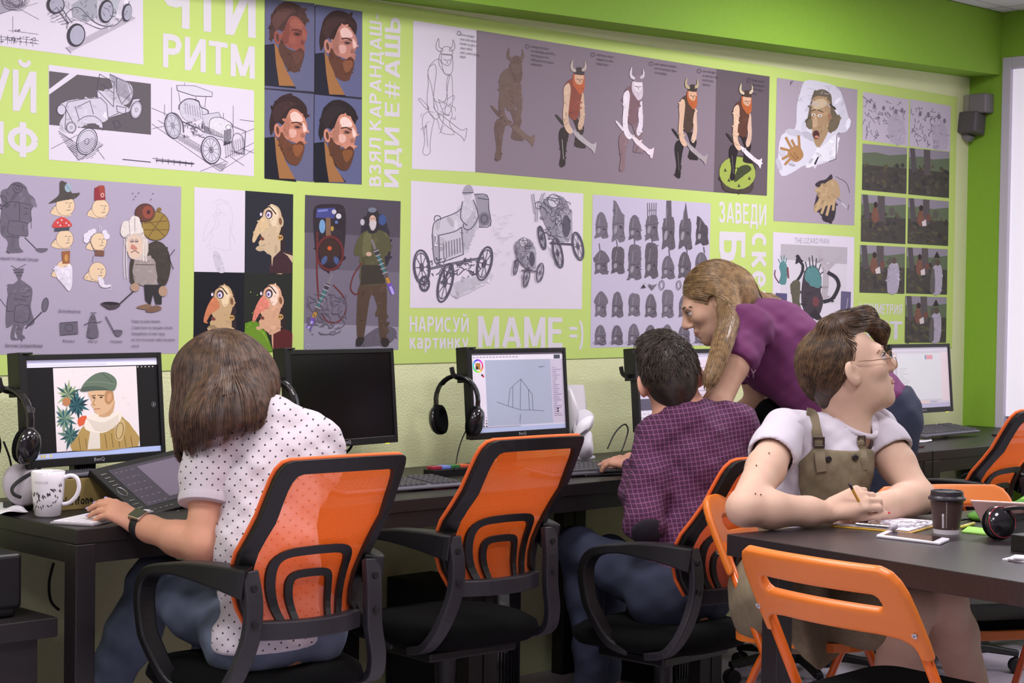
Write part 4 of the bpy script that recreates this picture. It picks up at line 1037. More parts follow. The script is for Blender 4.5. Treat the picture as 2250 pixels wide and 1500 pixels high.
p.poly([(275, 270), (285, 205), (330, 190), (380, 220), (388, 300), (385, 370), (350, 450), (320, 492), (295, 470), (285, 420), (275, 350)], I(164, 136, 104), 3); p.poly([(285, 225), (340, 205), (370, 235), (330, 265), (285, 260)], I(196, 176, 146), 3)
p.ell(303, 418, 20, 26, I(78, 44, 44)); p.ell(306, 430, 12, 8, I(190, 130, 110)); p.ell(288, 300, 12, 8, I(216, 206, 196)); p.ell(325, 305, 14, 9, I(216, 206, 196)); p.ell(288, 301, 4, 5, DRK); p.ell(326, 306, 4, 5, DRK); p.poly([(298, 300), (312, 350), (300, 375), (280, 362)], I(188, 158, 126), 3); p.line([(275, 278), (300, 270)], 6, I(84, 70, 58)); p.line([(310, 272), (345, 285)], 6, I(84, 70, 58)); p.ell(385, 320, 12, 30, I(150, 112, 90), -8); p.poly([(385, 330), (440, 300), (440, 350), (400, 400), (375, 395)], I(110, 98, 78), 3); p.poly([(250, 340), (275, 320), (280, 380), (255, 380)], I(110, 98, 78), 3); p.line([(385, 240), (415, 265)], 10, I(60, 54, 50))
for (x, y) in ((140, 430), (175, 425), (205, 425), (100, 495), (105, 540)): pass
HD = I(166, 124, 80)
p.poly([(150, 500), (190, 480), (215, 500), (228, 545), (190, 578), (150, 560), (135, 525)], HD, 3)
for L in ([(160, 500), (125, 435)], [(180, 490), (160, 450)], [(205, 495), (200, 425)], [(145, 510), (95, 497)], [(140, 540), (105, 560)], [(150, 560), (120, 592)]): p.line(L, 15, HD)
for L in ([(170, 520), (200, 560)], [(150, 530), (185, 565)]): p.line(L, 4, I(120, 84, 54))
p.poly([(300, 720), (320, 690), (360, 680), (390, 650), (400, 670), (385, 690), (330, 720), (310, 760), (290, 860), (330, 880), (345, 925), (400, 928), (420, 850), (400, 760)], I(58, 50, 58), 3)
p.poly([(300, 740), (340, 715), (395, 680), (430, 700), (445, 770), (420, 800), (400, 830), (350, 840), (300, 870), (290, 840), (320, 790)], I(174, 148, 112), 3)
for L in ([(330, 800), (300, 870)], [(360, 810), (335, 880)], [(385, 815), (365, 890)], [(410, 800), (402, 860)], [(330, 745), (300, 742)]): p.line(L, 15, I(184, 158, 120))
p.line([(420, 665), (480, 700), (500, 760)], 3, INKC, 3); p.line([(430, 790), (490, 860), (495, 830)], 3, INKC); p.poly([(430, 800), (470, 830), (490, 862), (440, 810)], I(206, 204, 216)); scrib(p, 190, 130, 470, 250, 20, I(186, 184, 200), 3, 0.4); p.poly([(150, 105), (170, 98), (150, 130)], I(110, 104, 114))
p.build('drawing', M_INK, mural, 'mauve painted study of an astonished old man and two hands')

# --- K: spiny lizard creature sheet
p = ZP(1680, 140, 2.679)
p.poly([(50, 990), (528, 1020), (520, 1600), (45, 1600)], PAP); p.poly([(95, 1060), (488, 1080), (480, 1420), (92, 1400)], I(206, 200, 210)); p.poly([(95, 1060), (488, 1080), (485, 1180), (95, 1150)], I(176, 170, 178))
p.poly([(330, 1400), (345, 1230), (300, 1110), (335, 1090), (370, 1180), (440, 1130), (450, 1150), (385, 1210), (378, 1300), (360, 1400)], I(174, 166, 174), 2)
p.text('THE LIZARD MAN', (176, 1056), (380, 1060), (380, 1028), (176, 1024), I(150, 146, 154))
TE = I(84, 132, 134); TD = I(66, 58, 66)
p.poly([(85, 1190), (110, 1160), (135, 1200), (130, 1270), (120, 1300), (85, 1290), (95, 1240)], TE, 3)
for (a, b) in (((105, 1170), (95, 1130)), ((112, 1165), (115, 1128)), ((122, 1175), (130, 1145)), ((95, 1180), (80, 1150))): p.line([a, b], 6, TE)
p.line([(135, 1200), (140, 1260)], 10, I(120, 60, 70)); p.line([(85, 1290), (60, 1250), (62, 1215)], 7, I(100, 60, 74), 3)
p.poly([(215, 1380), (225, 1260), (250, 1200), (300, 1190), (335, 1260), (330, 1340), (345, 1400), (320, 1480), (270, 1490), (230, 1450)], TD, 3); p.poly([(235, 1260), (255, 1200), (300, 1195), (335, 1270), (320, 1320), (270, 1300)], TE, 3)
for (a, b) in (((250, 1210), (240, 1165)), ((268, 1200), (262, 1140)), ((285, 1195), (280, 1130)), ((300, 1200), (305, 1145)), ((318, 1215), (330, 1180)), ((235, 1230), (218, 1195)), ((325, 1240), (345, 1225))): p.line([a, b], 7, I(70, 78, 82))
p.line([(180, 1290), (215, 1240), (225, 1190), (205, 1160), (190, 1130)], 16, I(50, 46, 54), 4); p.poly([(180, 1180), (195, 1120), (215, 1150), (232, 1165), (205, 1165)], I(50, 46, 54), 2)
p.poly([(150, 1300), (185, 1270), (210, 1290), (205, 1400), (215, 1440), (170, 1430), (160, 1370)], I(92, 88, 74), 2); p.line([(375, 1230), (420, 1260), (435, 1310), (400, 1380), (350, 1400)], 22, I(50, 46, 54), 5); p.line([(375, 1232), (400, 1238)], 14, I(50, 46, 54))
for i in range(6): p.poly([(436-i*8, 1300+i*18), (452-i*8, 1308+i*18), (432-i*8, 1316+i*18)], I(50, 46, 54), up=False)
p.poly([(255, 1480), (300, 1440), (340, 1500), (310, 1510)], I(50, 44, 50)); p.poly([(450, 1338), (508, 1342), (505, 1452), (446, 1450)], I(96, 90, 122)); p.line([(490, 1380), (480, 1450)], 6, I(150, 140, 160)); p.poly([(65, 1348), (132, 1352), (130, 1440), (62, 1440)], I(84, 80, 116)); p.ell(300, 1400, 20, 30, I(110, 64, 70))
p.build('drawing', M_INK, mural, 'white sheet with a spiny teal lizard creature')

# --- L: column of eleven small forest scene stages
p = ZP(1680, 140, 2.679)
def th(x0, y0, x1, y1, ty0, ty1, stage):
    quad = [(x0, y0), (x1, y0+ty0), (x1-4, y1+ty1), (x0-4, y1)]
    w, h = x1-x0, y1-y0
    f = lambda L: [(x0+a*w-4*b, y0+ty0*a+(h+(ty1-ty0)*a)*b) for a, b in L]
    if stage == 0:
        p.poly(quad, I(190, 180, 196))
        p.up()
        for i in range(70):
            a = rnd.uniform(.03, .9); b = rnd.uniform(.1, .9); p.line(f([(a, b), (a+rnd.uniform(-.06, .06), b+rnd.uniform(-.05, .1)), (a+rnd.uniform(-.08, .1), b+rnd.uniform(0, .12))]), 3.2, I(104, 96, 112), up=False)
        for a in (.25, .45, .72, .85): p.ell(*f([(a, .25+rnd.uniform(0, .1))])[0], 9, 14, I(120, 112, 126), up=False)
        p.poly(f([(.55, .5), (.72, .35), (.9, .5), (.92, .95), (.6, .95)]), I(176, 166, 184), 2)
        return
    p.poly(quad, I(70, 66, 62)); p.poly(f([(0, 0), (1, 0), (1, .22), (.5, .3), (0, .3)]), I(140, 134, 146)); p.poly(f([(0, .2), (.3, .16), (.6, .2), (1, .14), (1, .45), (0, .45)]), I(96, 106, 84))
    p.up()
    for i in range(46): p.ell(*f([(rnd.uniform(.04, .95), rnd.uniform(.35, .96))])[0], rnd.uniform(6, 20), rnd.uniform(5, 14), rnd.choice([I(62, 60, 56), I(76, 74, 62), I(84, 80, 68), I(58, 54, 56), I(88, 84, 60)]), rnd.uniform(0, 90), 8, up=False)
    if stage >= 2:
        p.poly(f([(.02, 0), (.14, 0), (.2, .5), (.08, .52)]), I(82, 76, 80)); p.poly(f([(.36, 0), (.52, 0), (.54, .55), (.38, .55)]), I(88, 80, 82))
    if stage >= 3:
        p.poly(f([(.22, .45), (.3, .2), (.36, .3), (.4, .5), (.3, .6)]), I(120, 82, 70), 2); p.ell(*f([(.32, .2)])[0], 12, 18, I(56, 44, 44)); p.ell(*f([(.68, .32)])[0], 18, 26, I(88, 86, 80))
    if stage >= 4: p.poly(f([(.34, .5), (.44, .44), (.46, .58), (.36, .6)]), I(206, 196, 196)); p.ell(*f([(.5, .4)])[0], 14, 20, I(110, 74, 66))
    if stage >= 5:
        p.poly(f([(.62, .5), (.7, .36), (.84, .36), (.88, .6), (.84, .98), (.62, .98)]), I(168, 160, 178), 2); p.ell(*f([(.76, .3)])[0], 14, 20, I(90, 76, 70))
    if stage >= 6: p.poly(f([(.66, .2), (.74, .05), (.82, .2)]), I(54, 46, 48)); p.poly(f([(.6, .55), (.68, .45), (.7, .95), (.58, .95)]), I(96, 92, 92), 2)
th(580, 165, 850, 448, 45, 38, 0); th(857, 207, 1096, 485, 42, 32, 0)
th(577, 470, 838, 742, 25, 24, 1); th(850, 495, 1088, 768, 24, 22, 2)
th(570, 768, 832, 1045, 22, 16, 3); th(845, 790, 1083, 1058, 20, 14, 4)
th(562, 1066, 826, 1345, 12, 8, 5); th(836, 1080, 1076, 1350, 12, 8, 6)
th(828, 1366, 1070, 1640, 8, 0, 6)
p.build('drawing', M_INK, mural, 'column of small dark forest scene thumbnails')

# --- white slogans, drawn with a bold stroke alphabet
def _arc(cx, cy, rx, ry, a0, a1, n=12): return [(cx+rx*math.cos(math.radians(a0+(a1-a0)*i/n)), cy+ry*math.sin(math.radians(a0+(a1-a0)*i/n))) for i in range(n+1)]
_st = [(.095, 0), (.095, 1)]
ST = {'И': (.74, [_st, [(.645, 0), (.645, 1)], [(.13, .05), (.61, .95)]]), 'Т': (.66, [[(0, .915), (.66, .915)], [(.33, 0), (.33, 1)]]), 'Ч': (.69, [[(.595, 0), (.595, 1)], [(.095, 1), (.095, .66), (.12, .54), (.2, .46), (.34, .44), (.595, .50)]]),
 'Р': (.66, [_st, [(.095, .915), (.36, .915), (.5, .87), (.565, .72), (.5, .55), (.36, .49), (.095, .49)]]), 'М': (.85, [_st, [(.755, 0), (.755, 1)], [(.12, .96), (.425, .06)], [(.73, .96), (.425, .06)]]), 'У': (.70, [[(.07, 1), (.36, .34)], [(.63, 1), (.34, .25), (.26, .1), (.14, .085), (.06, .1)]]),
 'Й': (.74, [_st, [(.645, 0), (.645, 1)], [(.13, .05), (.61, .95)], [(.2, 1.24), (.27, 1.15), (.37, 1.12), (.47, 1.15), (.54, 1.24)]]), 'Ф': (.86, [_arc(.43, .5, .335, .31, 0, 360, 20), [(.43, -.03), (.43, 1.05)]]), 'С': (.72, [_arc(.40, .5, .31, .415, 50, 310, 16)]),
 'В': (.66, [_st, [(.095, .915), (.36, .915), (.47, .86), (.49, .74), (.44, .6), (.36, .555), (.095, .555)], [(.36, .555), (.5, .5), (.565, .32), (.5, .13), (.36, .085), (.095, .085)]]), 'З': (.62, [[(.06, .78), (.14, .89), (.28, .925), (.43, .88), (.49, .73), (.42, .57), (.24, .53)], [(.24, .53), (.44, .48), (.53, .3), (.46, .13), (.29, .075), (.13, .1), (.05, .24)]]),
 'Я': (.70, [[(.6, 0), (.6, 1)], [(.6, .915), (.33, .915), (.19, .87), (.13, .72), (.19, .55), (.33, .49), (.6, .49)], [(.36, .49), (.08, .02)]]), 'Л': (.74, [[(.645, 0), (.645, 1)], [(.645, .915), (.22, .915)], [(.235, 1), (.22, .4), (.17, .16), (.02, .085)]]), 'К': (.68, [_st, [(.12, .48), (.58, .97)], [(.22, .58), (.62, .03)]]),
 'А': (.78, [[(.09, .02), (.37, .97)], [(.69, .02), (.41, .97)], [(.2, .28), (.58, .28)]]), 'Н': (.72, [_st, [(.625, 0), (.625, 1)], [(.095, .52), (.625, .52)]]), 'Д': (.80, [[(.02, .085), (.78, .085)], [(.62, .08), (.62, 1)], [(.62, .915), (.23, .915)], [(.25, 1), (.22, .4), (.14, .12)], [(.09, .15), (.09, -.2)], [(.71, .15), (.71, -.2)]]), 'Ш': (.90, [_st, [(.45, 0), (.45, 1)], [(.805, 0), (.805, 1)], [(.095, .085), (.805, .085)]]),
 '-': (.36, [[(.03, .36), (.33, .36)]]), 'Е': (.60, [_st, [(.095, .915), (.57, .915)], [(.095, .53), (.53, .53)], [(.095, .085), (.58, .085)]]), '#': (.80, [[(.22, 0), (.30, 1)], [(.5, 0), (.58, 1)], [(.03, .33), (.73, .33)], [(.07, .67), (.77, .67)]]), 'Ь': (.64, [_st, [(.095, .56), (.36, .56), (.5, .5), (.55, .32), (.5, .13), (.36, .085), (.095, .085)]]),
 'Б': (.64, [_st, [(.095, .915), (.54, .915)], [(.095, .56), (.36, .56), (.5, .5), (.55, .32), (.5, .13), (.36, .085), (.095, .085)]]), '=': (.66, [[(.04, .36), (.62, .36)], [(.04, .68), (.62, .68)]]), ')': (.32, [[(.06, 1.02), (.19, .8), (.24, .42), (.19, .05), (.06, -.2)]]),
 'к': (.54, [[(.095, 0), (.095, .72)], [(.12, .34), (.46, .70)], [(.2, .42), (.49, .02)]]), 'а': (.56, [[(.08, .54), (.16, .63), (.29, .65), (.40, .6), (.44, .48), (.44, 0)], [(.44, .40), (.22, .37), (.1, .29), (.1, .15), (.2, .07), (.32, .08), (.44, .2)]]), 'р': (.60, [[(.095, -.26), (.095, .72)], _arc(.30, .36, .195, .285, 0, 360, 16)]), 'т': (.50, [[(0, .64), (.5, .64)], [(.25, 0), (.25, .72)]]),
 'и': (.56, [[(.095, 0), (.095, .72)], [(.465, 0), (.465, .72)], [(.12, .05), (.44, .67)]]), 'н': (.55, [[(.095, 0), (.095, .72)], [(.455, 0), (.455, .72)], [(.095, .37), (.455, .37)]]), 'у': (.56, [[(.07, .72), (.29, .1)], [(.50, .72), (.28, .06), (.2, -.14), (.06, -.18)]]), 'с': (.52, [_arc(.29, .36, .195, .285, 55, 305, 14)]), 'е': (.56, [_arc(.28, .36, .195, .285, -20, -310, 16)[::-1], [(.1, .37), (.46, .37)]][:2]), 'ч': (.54, [[(.445, 0), (.445, .72)], [(.095, .72), (.095, .46), (.16, .33), (.30, .30), (.445, .34)]])}
ST['е'] = (.56, [_arc(.28, .36, .195, .285, 10, 320, 16), [(.1, .385), (.46, .385)]])
def slogan(txt, bl, br, tr, tl, t=0.185):
    p = ZP(); bl, br, tr, tl = [Vector(q) for q in (bl, br, tr, tl)]
    gap = 0.10; wd = sum((ST[c][0]+gap) if c != ' ' else 0.36 for c in txt)-gap
    def mp(x, y):
        u = x/wd; return tuple((bl*(1-u)+br*u)*(1-y)+(tl*(1-u)+tr*u)*y)
    x0 = 0.0
    for ch in txt:
        if ch == ' ': x0 += 0.36; continue
        w, L = ST[ch]
        for path in L:
            n = len(path); th = t*(0.82 if abs(path[0][1]-path[-1][1]) < 0.02 and n == 2 else 1.0)
            if ch in '#' or path[0][1] > 1.1: th *= 0.62
            lp, rp = [], []
            for i, (x, y) in enumerate(path):
                a = Vector(path[max(i-1, 0)]); b = Vector(path[min(i+1, n-1)]); d = (b-a).normalized()
                if 0 < i < n-1:
                    d1 = (Vector(path[i])-a).normalized(); k = 1/max(d.dot(d1), 0.6)
                else: k = 1
                nn = Vector((-d.y, d.x))*(th/2*k); lp.append((x+nn.x, y+nn.y)); rp.append((x-nn.x, y-nn.y))
            for i in range(n-1): p.raw([[mp(x0+q[0], q[1]) for q in (lp[i], lp[i+1], rp[i+1], rp[i])]], TXT)
        x0 += w+gap
    p.build('lettering', M_INK, mural)
slogan('ЧТИ', (354, 56), (562, 84), (562, -38), (354, -70)); slogan('РИТМ', (358, 147), (560, 174), (560, 103), (358, 73))
slogan('РИСУЙ', (-200, 216), (80, 249), (80, 158), (-200, 124)); slogan('РИФ', (-110, 324), (84, 347), (84, 276), (-110, 253))
slogan('ВЗЯЛ КАРАНДАШ-', (837, 410), (839, 32), (812, 28), (811, 409), 0.17); slogan('ИДИ Е#АШЬ', (876, 412), (880, 40), (846, 36), (844, 411), 0.185)
slogan('НАРИСУЙ', (900, 729), (1030, 730), (1030, 698), (900, 694), 0.175); slogan('картинку', (900, 766), (1029, 766), (1029, 734), (900, 732), 0.165); slogan('МАМЕ', (1050, 764), (1237, 764), (1237, 697), (1050, 694)); slogan('=)', (1250, 757), (1282, 757), (1282, 706), (1250, 704), 0.16)
slogan('ЗАВЕДИ', (1580, 489), (1684, 495), (1684, 450), (1580, 442), 0.16); slogan('БУК', (1581, 508), (1579, 740), (1636, 740), (1638, 510)); slogan('скетч', (1652, 510), (1650, 715), (1694, 715), (1696, 512), 0.16)
slogan('АССИМЕТРИЯ', (1886, 689), (1982, 691), (1983, 669), (1887, 665), 0.16); slogan('БИТ', (1886, 744), (1982, 746), (1983, 706), (1887, 702))

# ================================================================== furniture
M_DESK = mat('desk_black', S(26, 22, 23), 0.42, noise=(14, 0.6, S(34, 29, 30)), stretch=(1, 14, 14), bump=(60, 0.08, 0.001))
M_TABLE = mat('table_black', S(38, 32, 35), 0.33, noise=(12, 0.6, S(50, 43, 46)), stretch=(1.2, 14, 14), bump=(60, 0.06, 0.001))
M_BLK = mat('plastic_black', S(12, 11, 13), 0.45, bump=(900, 0.12, 0.0006))
M_BLKG = mat('plastic_gloss', S(24, 22, 26), 0.16, coat=0.5)
M_GREYP = mat('plastic_grey', S(40, 38, 44), 0.45, bump=(900, 0.1, 0.0005))
M_RUB = mat('rubber_dark', S(14, 13, 15), 0.7)
M_FABK = mat('fabric_black', S(6, 6, 7), 0.95, bump=(700, 0.5, 0.001), spec=0.15)
M_CHROME = mat('metal_bright', S(200, 198, 204), 0.25, metal=1.0)
M_ORPL = mat('plastic_orange', S(226, 122, 44), 0.38, noise=(30, 0.2, S(216, 112, 38)), bump=(500, 0.08, 0.0006))
M_ORTUBE = mat('tube_orange', S(210, 96, 26), 0.28, coat=0.3)
M_ORTRIM = mat('trim_orange', S(236, 104, 40), 0.7, bump=(800, 0.4, 0.001))
M_WPL = mat('plastic_white', S(232, 228, 236), 0.35)
DZ = 0.75
def mesh_material(name, col, hole):
    m = mat(name, col, 0.65, sheen=0.2)
    N, L, b = nodes_of(m)
    tc = N.new('ShaderNodeTexCoord'); sp = N.new('ShaderNodeSeparateXYZ'); L.new(tc.outputs['Object'], sp.inputs[0])
    def wave(src_a, src_b, sgn):
        a = N.new('ShaderNodeMath'); a.operation = 'MULTIPLY_ADD'; L.new(src_a, a.inputs[0]); a.inputs[1].default_value = sgn*1.0; L.new(src_b, a.inputs[2])
        k = N.new('ShaderNodeMath'); k.operation = 'MULTIPLY'; L.new(a.outputs[0], k.inputs[0]); k.inputs[1].default_value = 2*PI/0.0046
        s = N.new('ShaderNodeMath'); s.operation = 'SINE'; L.new(k.outputs[0], s.inputs[0]); return s.outputs[0]
    w1 = wave(sp.outputs[0], sp.outputs[2], 1.0); w2 = wave(sp.outputs[0], sp.outputs[2], -1.0)
    mu = N.new('ShaderNodeMath'); mu.operation = 'MULTIPLY'; L.new(w1, mu.inputs[0]); L.new(w2, mu.inputs[1])
    gt = N.new('ShaderNodeMath'); gt.operation = 'GREATER_THAN'; L.new(mu.outputs[0], gt.inputs[0]); gt.inputs[1].default_value = hole
    tr_ = N.new('ShaderNodeBsdfTransparent'); ms = N.new('ShaderNodeMixShader'); out = N['Material Output']
    L.new(gt.outputs[0], ms.inputs[0]); tl_ = N.new('ShaderNodeBsdfTranslucent'); tl_.inputs[0].default_value = col; mt_ = N.new('ShaderNodeMixShader'); mt_.inputs[0].default_value = 0.5; L.new(b.outputs[0], mt_.inputs[1]); L.new(tl_.outputs[0], mt_.inputs[2]); L.new(mt_.outputs[0], ms.inputs[1]); L.new(tr_.outputs[0], ms.inputs[2]); L.new(ms.outputs[0], out.inputs[0])
    return m
M_NET = mesh_material('chair_net', S(255, 112, 30), 0.36)
# ---- desks along the wall
def desk(x0, x1, label, legs=(True, True)):
    t = thing('desk', label, 'desk', ((x0+x1)/2, -0.35, 0), 0, 'row of black desks along the wall')
    y0, y1 = -0.70, -0.035
    MB().box2((x0, y0, DZ-0.036), (x1, y1, DZ)).build('desk_top', M_DESK, t, bevel=0.0025)
    L = 0.052
    MB().box2((x0+L, y0+0.003, DZ-0.082), (x1-L, y0+0.022, DZ-0.036)).build('apron', M_DESK, t)
    MB().box2((x0+0.003, y0+L, DZ-0.082), (x0+0.022, y1-L, DZ-0.036)).build('apron', M_DESK, t)
    MB().box2((x1-0.022, y0+L, DZ-0.082), (x1-0.003, y1-L, DZ-0.036)).build('apron', M_DESK, t)
    MB().box2((x0+L, y1-0.022, DZ-0.082), (x1-L, y1-0.003, DZ-0.036)).build('apron', M_DESK, t)
    for (a, b) in ((x0, y0), (x1-L, y0), (x0, y1-L), (x1-L, y1-L)):
        MB().box2((a, b, 0), (a+L, b+L, DZ-0.036)).build('leg', M_DESK, t, bevel=0.0025)
    return t
desk(2.127, 3.42, 'black wooden desk with the white mug and tilted pen tablet on it')
desk(3.425, 4.43, 'black wooden desk in front of the screen showing a line drawn house')
desk(4.435, 5.70, 'black wooden desk behind the bending woman in the plum T-shirt')
desk(5.705, XR-0.01, 'black wooden desk that ends at the bright window')
# ---- office chair with orange net back
def office_chair(label, loc, rz, dz=0.0, group='orange net office chairs at the desks'):
    t = thing('office_chair', label, 'chair', (0, 0, 0), 0, group)
    ZB, HB = 0.556+dz, 0.385
    def yb(v): return -0.225+0.035*math.sin(PI*min(v*1.6, 1.0))-0.185*max(v-0.10, 0)**1.35
    def hw(v): return 0.140+0.043*min(v/0.4, 1)**0.8-0.016*max(v-0.4, 0)/0.6
    def bs(u, v, off=0.0):
        s = 1-0.10*max(v-0.9, 0)/0.1*(abs(u)**6)
        return Vector((u*hw(v), yb(v)+0.045*u*u-off, ZB+HB*v*(1-0.0*abs(u)**4)+0.006*(1-u*u)*v))
    # frame outline path
    def outline(inset):
        pts = []
        uo = 1-inset/0.17
        vt = 1-inset/HB*0.95; vb = inset/HB*0.9
        for i in range(9): pts.append((-uo, vb+(vt-0.10-vb)*i/8))
        pts += [(-uo*0.985, vt-0.05), (-uo*0.94, vt-0.012), (-uo*0.86, vt)]
        for i in range(1, 8): pts.append((-uo*0.86+2*uo*0.86*i/8, vt))
        pts += [(uo*0.86, vt), (uo*0.94, vt-0.012), (uo*0.985, vt-0.05)]
        for i in range(9): pts.append((uo, vt-0.10-(vt-0.10-vb)*i/8))
        return pts
    O, N_ = outline(0.0), outline(0.034)
    f = MB(); n = len(O); vs = []
    for off in (0.004, 0.022):
        for pts in (O, N_): vs += [bs(u, v, off) for u, v in pts]
    fs = []
    for i in range(n-1):
        a, b, c, d = i, i+1, n+i+1, n+i
        fs += [(d, c, b, a), (2*n+a, 2*n+b, 2*n+c, 2*n+d), (a, b, 2*n+b, 2*n+a), (c, d, 2*n+d, 2*n+c)]
    for i in (0, n-1): fs.append((i, n+i, 3*n+i, 2*n+i) if i else (2*n, 3*n, n, 0))
    f.add(vs, fs); f.build('back_frame', M_BLK, t, smooth=False, bevel=0.003)
    g = MB(); g.grid(lambda a, b: bs((a*2-1)*0.97, 0.02+b*0.965, 0.002), 15, 15); g.build('net_panel', M_NET, t, smooth=True)
    r = MB(); r.tube([bs(u*1.005, v, 0.0) for u, v in O], 0.0055, 6); r.build('orange_piping', M_ORTRIM, t, smooth=True)
    # lower bar and double arch support
    b = MB(); b.sweep([bs(u, 0.0, 0.018)+Vector((0, 0, -0.004)) for u in [-1+0.2*i for i in range(11)]], [(-0.014, -0.02), (0.014, -0.02), (0.014, 0.022), (-0.014, 0.022)]); b.build('lower_bar', M_GREYP, t, bevel=0.004)
    for (wu, hv, wd) in ((0.56, 0.44, 0.021), (0.32, 0.30, 0.018)):
        path = [(-wu*0.92, 0.02), (-wu, 0.12), (-wu*1.02, hv*0.62), (-wu*0.96, hv*0.86), (-wu*0.74, hv*0.97), (-wu*0.3, hv), (wu*0.3, hv), (wu*0.74, hv*0.97), (wu*0.96, hv*0.86), (wu*1.02, hv*0.62), (wu, 0.12), (wu*0.92, 0.02)]
        sm = catmull([Vector((a, c, 0)) for a, c in path], 3)
        w2 = wd/2; vs = []; fs = []
        for k, q in enumerate(sm):
            p0 = sm[max(k-1, 0)]; p1 = sm[min(k+1, len(sm)-1)]
            d = Vector(((p1.x-p0.x)*0.17, (p1.y-p0.y)*HB)); d.normalize(); nn = Vector((-d.y, d.x))*w2
            for sgn in (-1, 1):
                for off in (0.007, 0.016): vs.append(bs(q.x+sgn*nn.x/0.17, q.y+sgn*nn.y/HB, off))
        for k in range(len(sm)-1):
            a = k*4; c = a+4
            fs += [(a, c, c+1, a+1), (a+2, a+3, c+3, c+2), (a+1, c+1, c+3, a+3), (a, a+2, c+2, c)]
        MB().add(vs, fs).build('lumbar_arch', M_GREYP if wu < 0 else M_BLK, t)
    # seat
    def seat(u, v):
        a = u*2*PI; rr = v
        e = (abs(math.cos(a))**3.2+abs(math.sin(a))**3.2)**(-1/3.2)
        return rr, e, a
    st = MB(); prof = [(0.0, 0.452), (0.14, 0.454), (0.195, 0.448), (0.222, 0.432), (0.228, 0.410), (0.212, 0.390), (0.15, 0.380), (0.0, 0.378)]
    vs = []; nn = 36
    for (rr, z) in prof:
        for k in range(nn):
            a = 2*PI*k/nn; e = (abs(math.cos(a))**3+abs(math.sin(a))**3)**(-1/3)
            vs.append((rr*e*math.cos(a), rr*e*math.sin(a)*1.02+0.01, z+dz-0.018*(max(math.sin(a), 0)*rr/0.228)**2))
    fs = [(i*nn+(k+1) % nn, i*nn+k, (i+1)*nn+k, (i+1)*nn+(k+1) % nn) for i in range(len(prof)-1) for k in range(nn)]
    st.add(vs, fs); st.build('seat', M_FABK, t, smooth=True)
    # loop arms
    for sx in (-1, 1):
        side = [(-0.226, 0.665), (-0.16, 0.676), (-0.07, 0.682), (0.0, 0.676), (0.052, 0.658), (0.078, 0.618), (0.075, 0.56), (0.05, 0.48), (0.015, 0.415), (-0.03, 0.392)]
        pa = catmull([Vector((0, y, z+dz)) for y, z in side], 4)
        xs = []
        for k, q in enumerate(pa):
            tt = k/(len(pa)-1)
            x = 0.168+0.085*math.sin(min(tt*2.2, 1)*PI/2)-0.06*max(tt-0.72, 0)/0.28
            xs.append(Vector((sx*x, q.y, q.z)))
        a_ = MB(); sec = []
        for k in range(len(xs)):
            tt = k/(len(xs)-1); w = 0.024-0.008*max(tt-0.5, 0); h = 0.013+0.022*max(0.28-tt, 0)/0.28
            sec.append([(-h, -w), (h, -w), (h, w), (-h, w)])
        a_.sweep(xs, sec, up=(1, 0, 0)); a_.build('armrest', M_BLK, t, bevel=0.005, seg=2)
        # rear bracket from back frame to seat pan
        br = MB(); rp = catmull([Vector(q) for q in ((sx*0.165, -0.222, 0.69+dz), (sx*0.160, -0.236, 0.62+dz), (sx*0.165, -0.232, 0.54+dz), (sx*0.19, -0.215, 0.46+dz), (sx*0.205, -0.175, 0.405+dz), (sx*0.19, -0.10, 0.385+dz))], 4)
        sec = [(-0.021, -0.011), (0.021, -0.011), (0.021, 0.011), (-0.021, 0.011)]
        br.sweep(rp, [(-0.011, -0.021), (0.011, -0.021), (0.011, 0.021), (-0.011, 0.021)], up=(1, 0, 0)); bo = br.build('back_bracket', M_GREYP, t, bevel=0.004)
        for (yy, zz) in ((-0.243, 0.655), (-0.249, 0.575)):
            MB().lathe([(0.0, 0), (0.0075, 0), (0.0075, 0.004), (0.0, 0.004)], 10, (sx*0.1625, yy, zz+dz), Matrix.Rotation(PI/2, 3, 'X')).build('screw_hole', M_RUB, t)
    # mechanism, column, base
    MB().box((0, 0.0, 0.362+dz), (0.30, 0.24, 0.028)).build('seat_plate', M_BLK, t, bevel=0.006)
    MB().tube([(0.08, 0.0, 0.345+dz), (0.19, 0.02, 0.335+dz), (0.235, 0.02, 0.315+dz)], [0.007, 0.007, 0.010], 8).build('height_lever', M_BLK, t, smooth=True)
    MB().lathe([(0.045, 0.35+dz), (0.03, 0.32+dz), (0.026, 0.24), (0.03, 0.12), (0.045, 0.10), (0.045, 0.075)], 16).build('gas_column', M_BLK, t, smooth=True)
    ba = MB(); ba.lathe([(0.05, 0.105), (0.055, 0.075), (0.05, 0.065)], 16)
    for i in range(5):
        a = 2*PI*i/5+0.3; d = Vector((math.cos(a), math.sin(a), 0))
        ba.sweep([d*0.03+Vector((0, 0, 0.09)), d*0.16+Vector((0, 0, 0.085)), d*0.27+Vector((0, 0, 0.07))], [[(-0.026, -0.016), (0.026, -0.016), (0.02, 0.016), (-0.02, 0.016)], [(-0.022, -0.013), (0.022, -0.013), (0.016, 0.013), (-0.016, 0.013)], [(-0.016, -0.01), (0.016, -0.01), (0.012, 0.01), (-0.012, 0.01)]])
    ba.build('star_base', M_BLK, t, bevel=0.004)
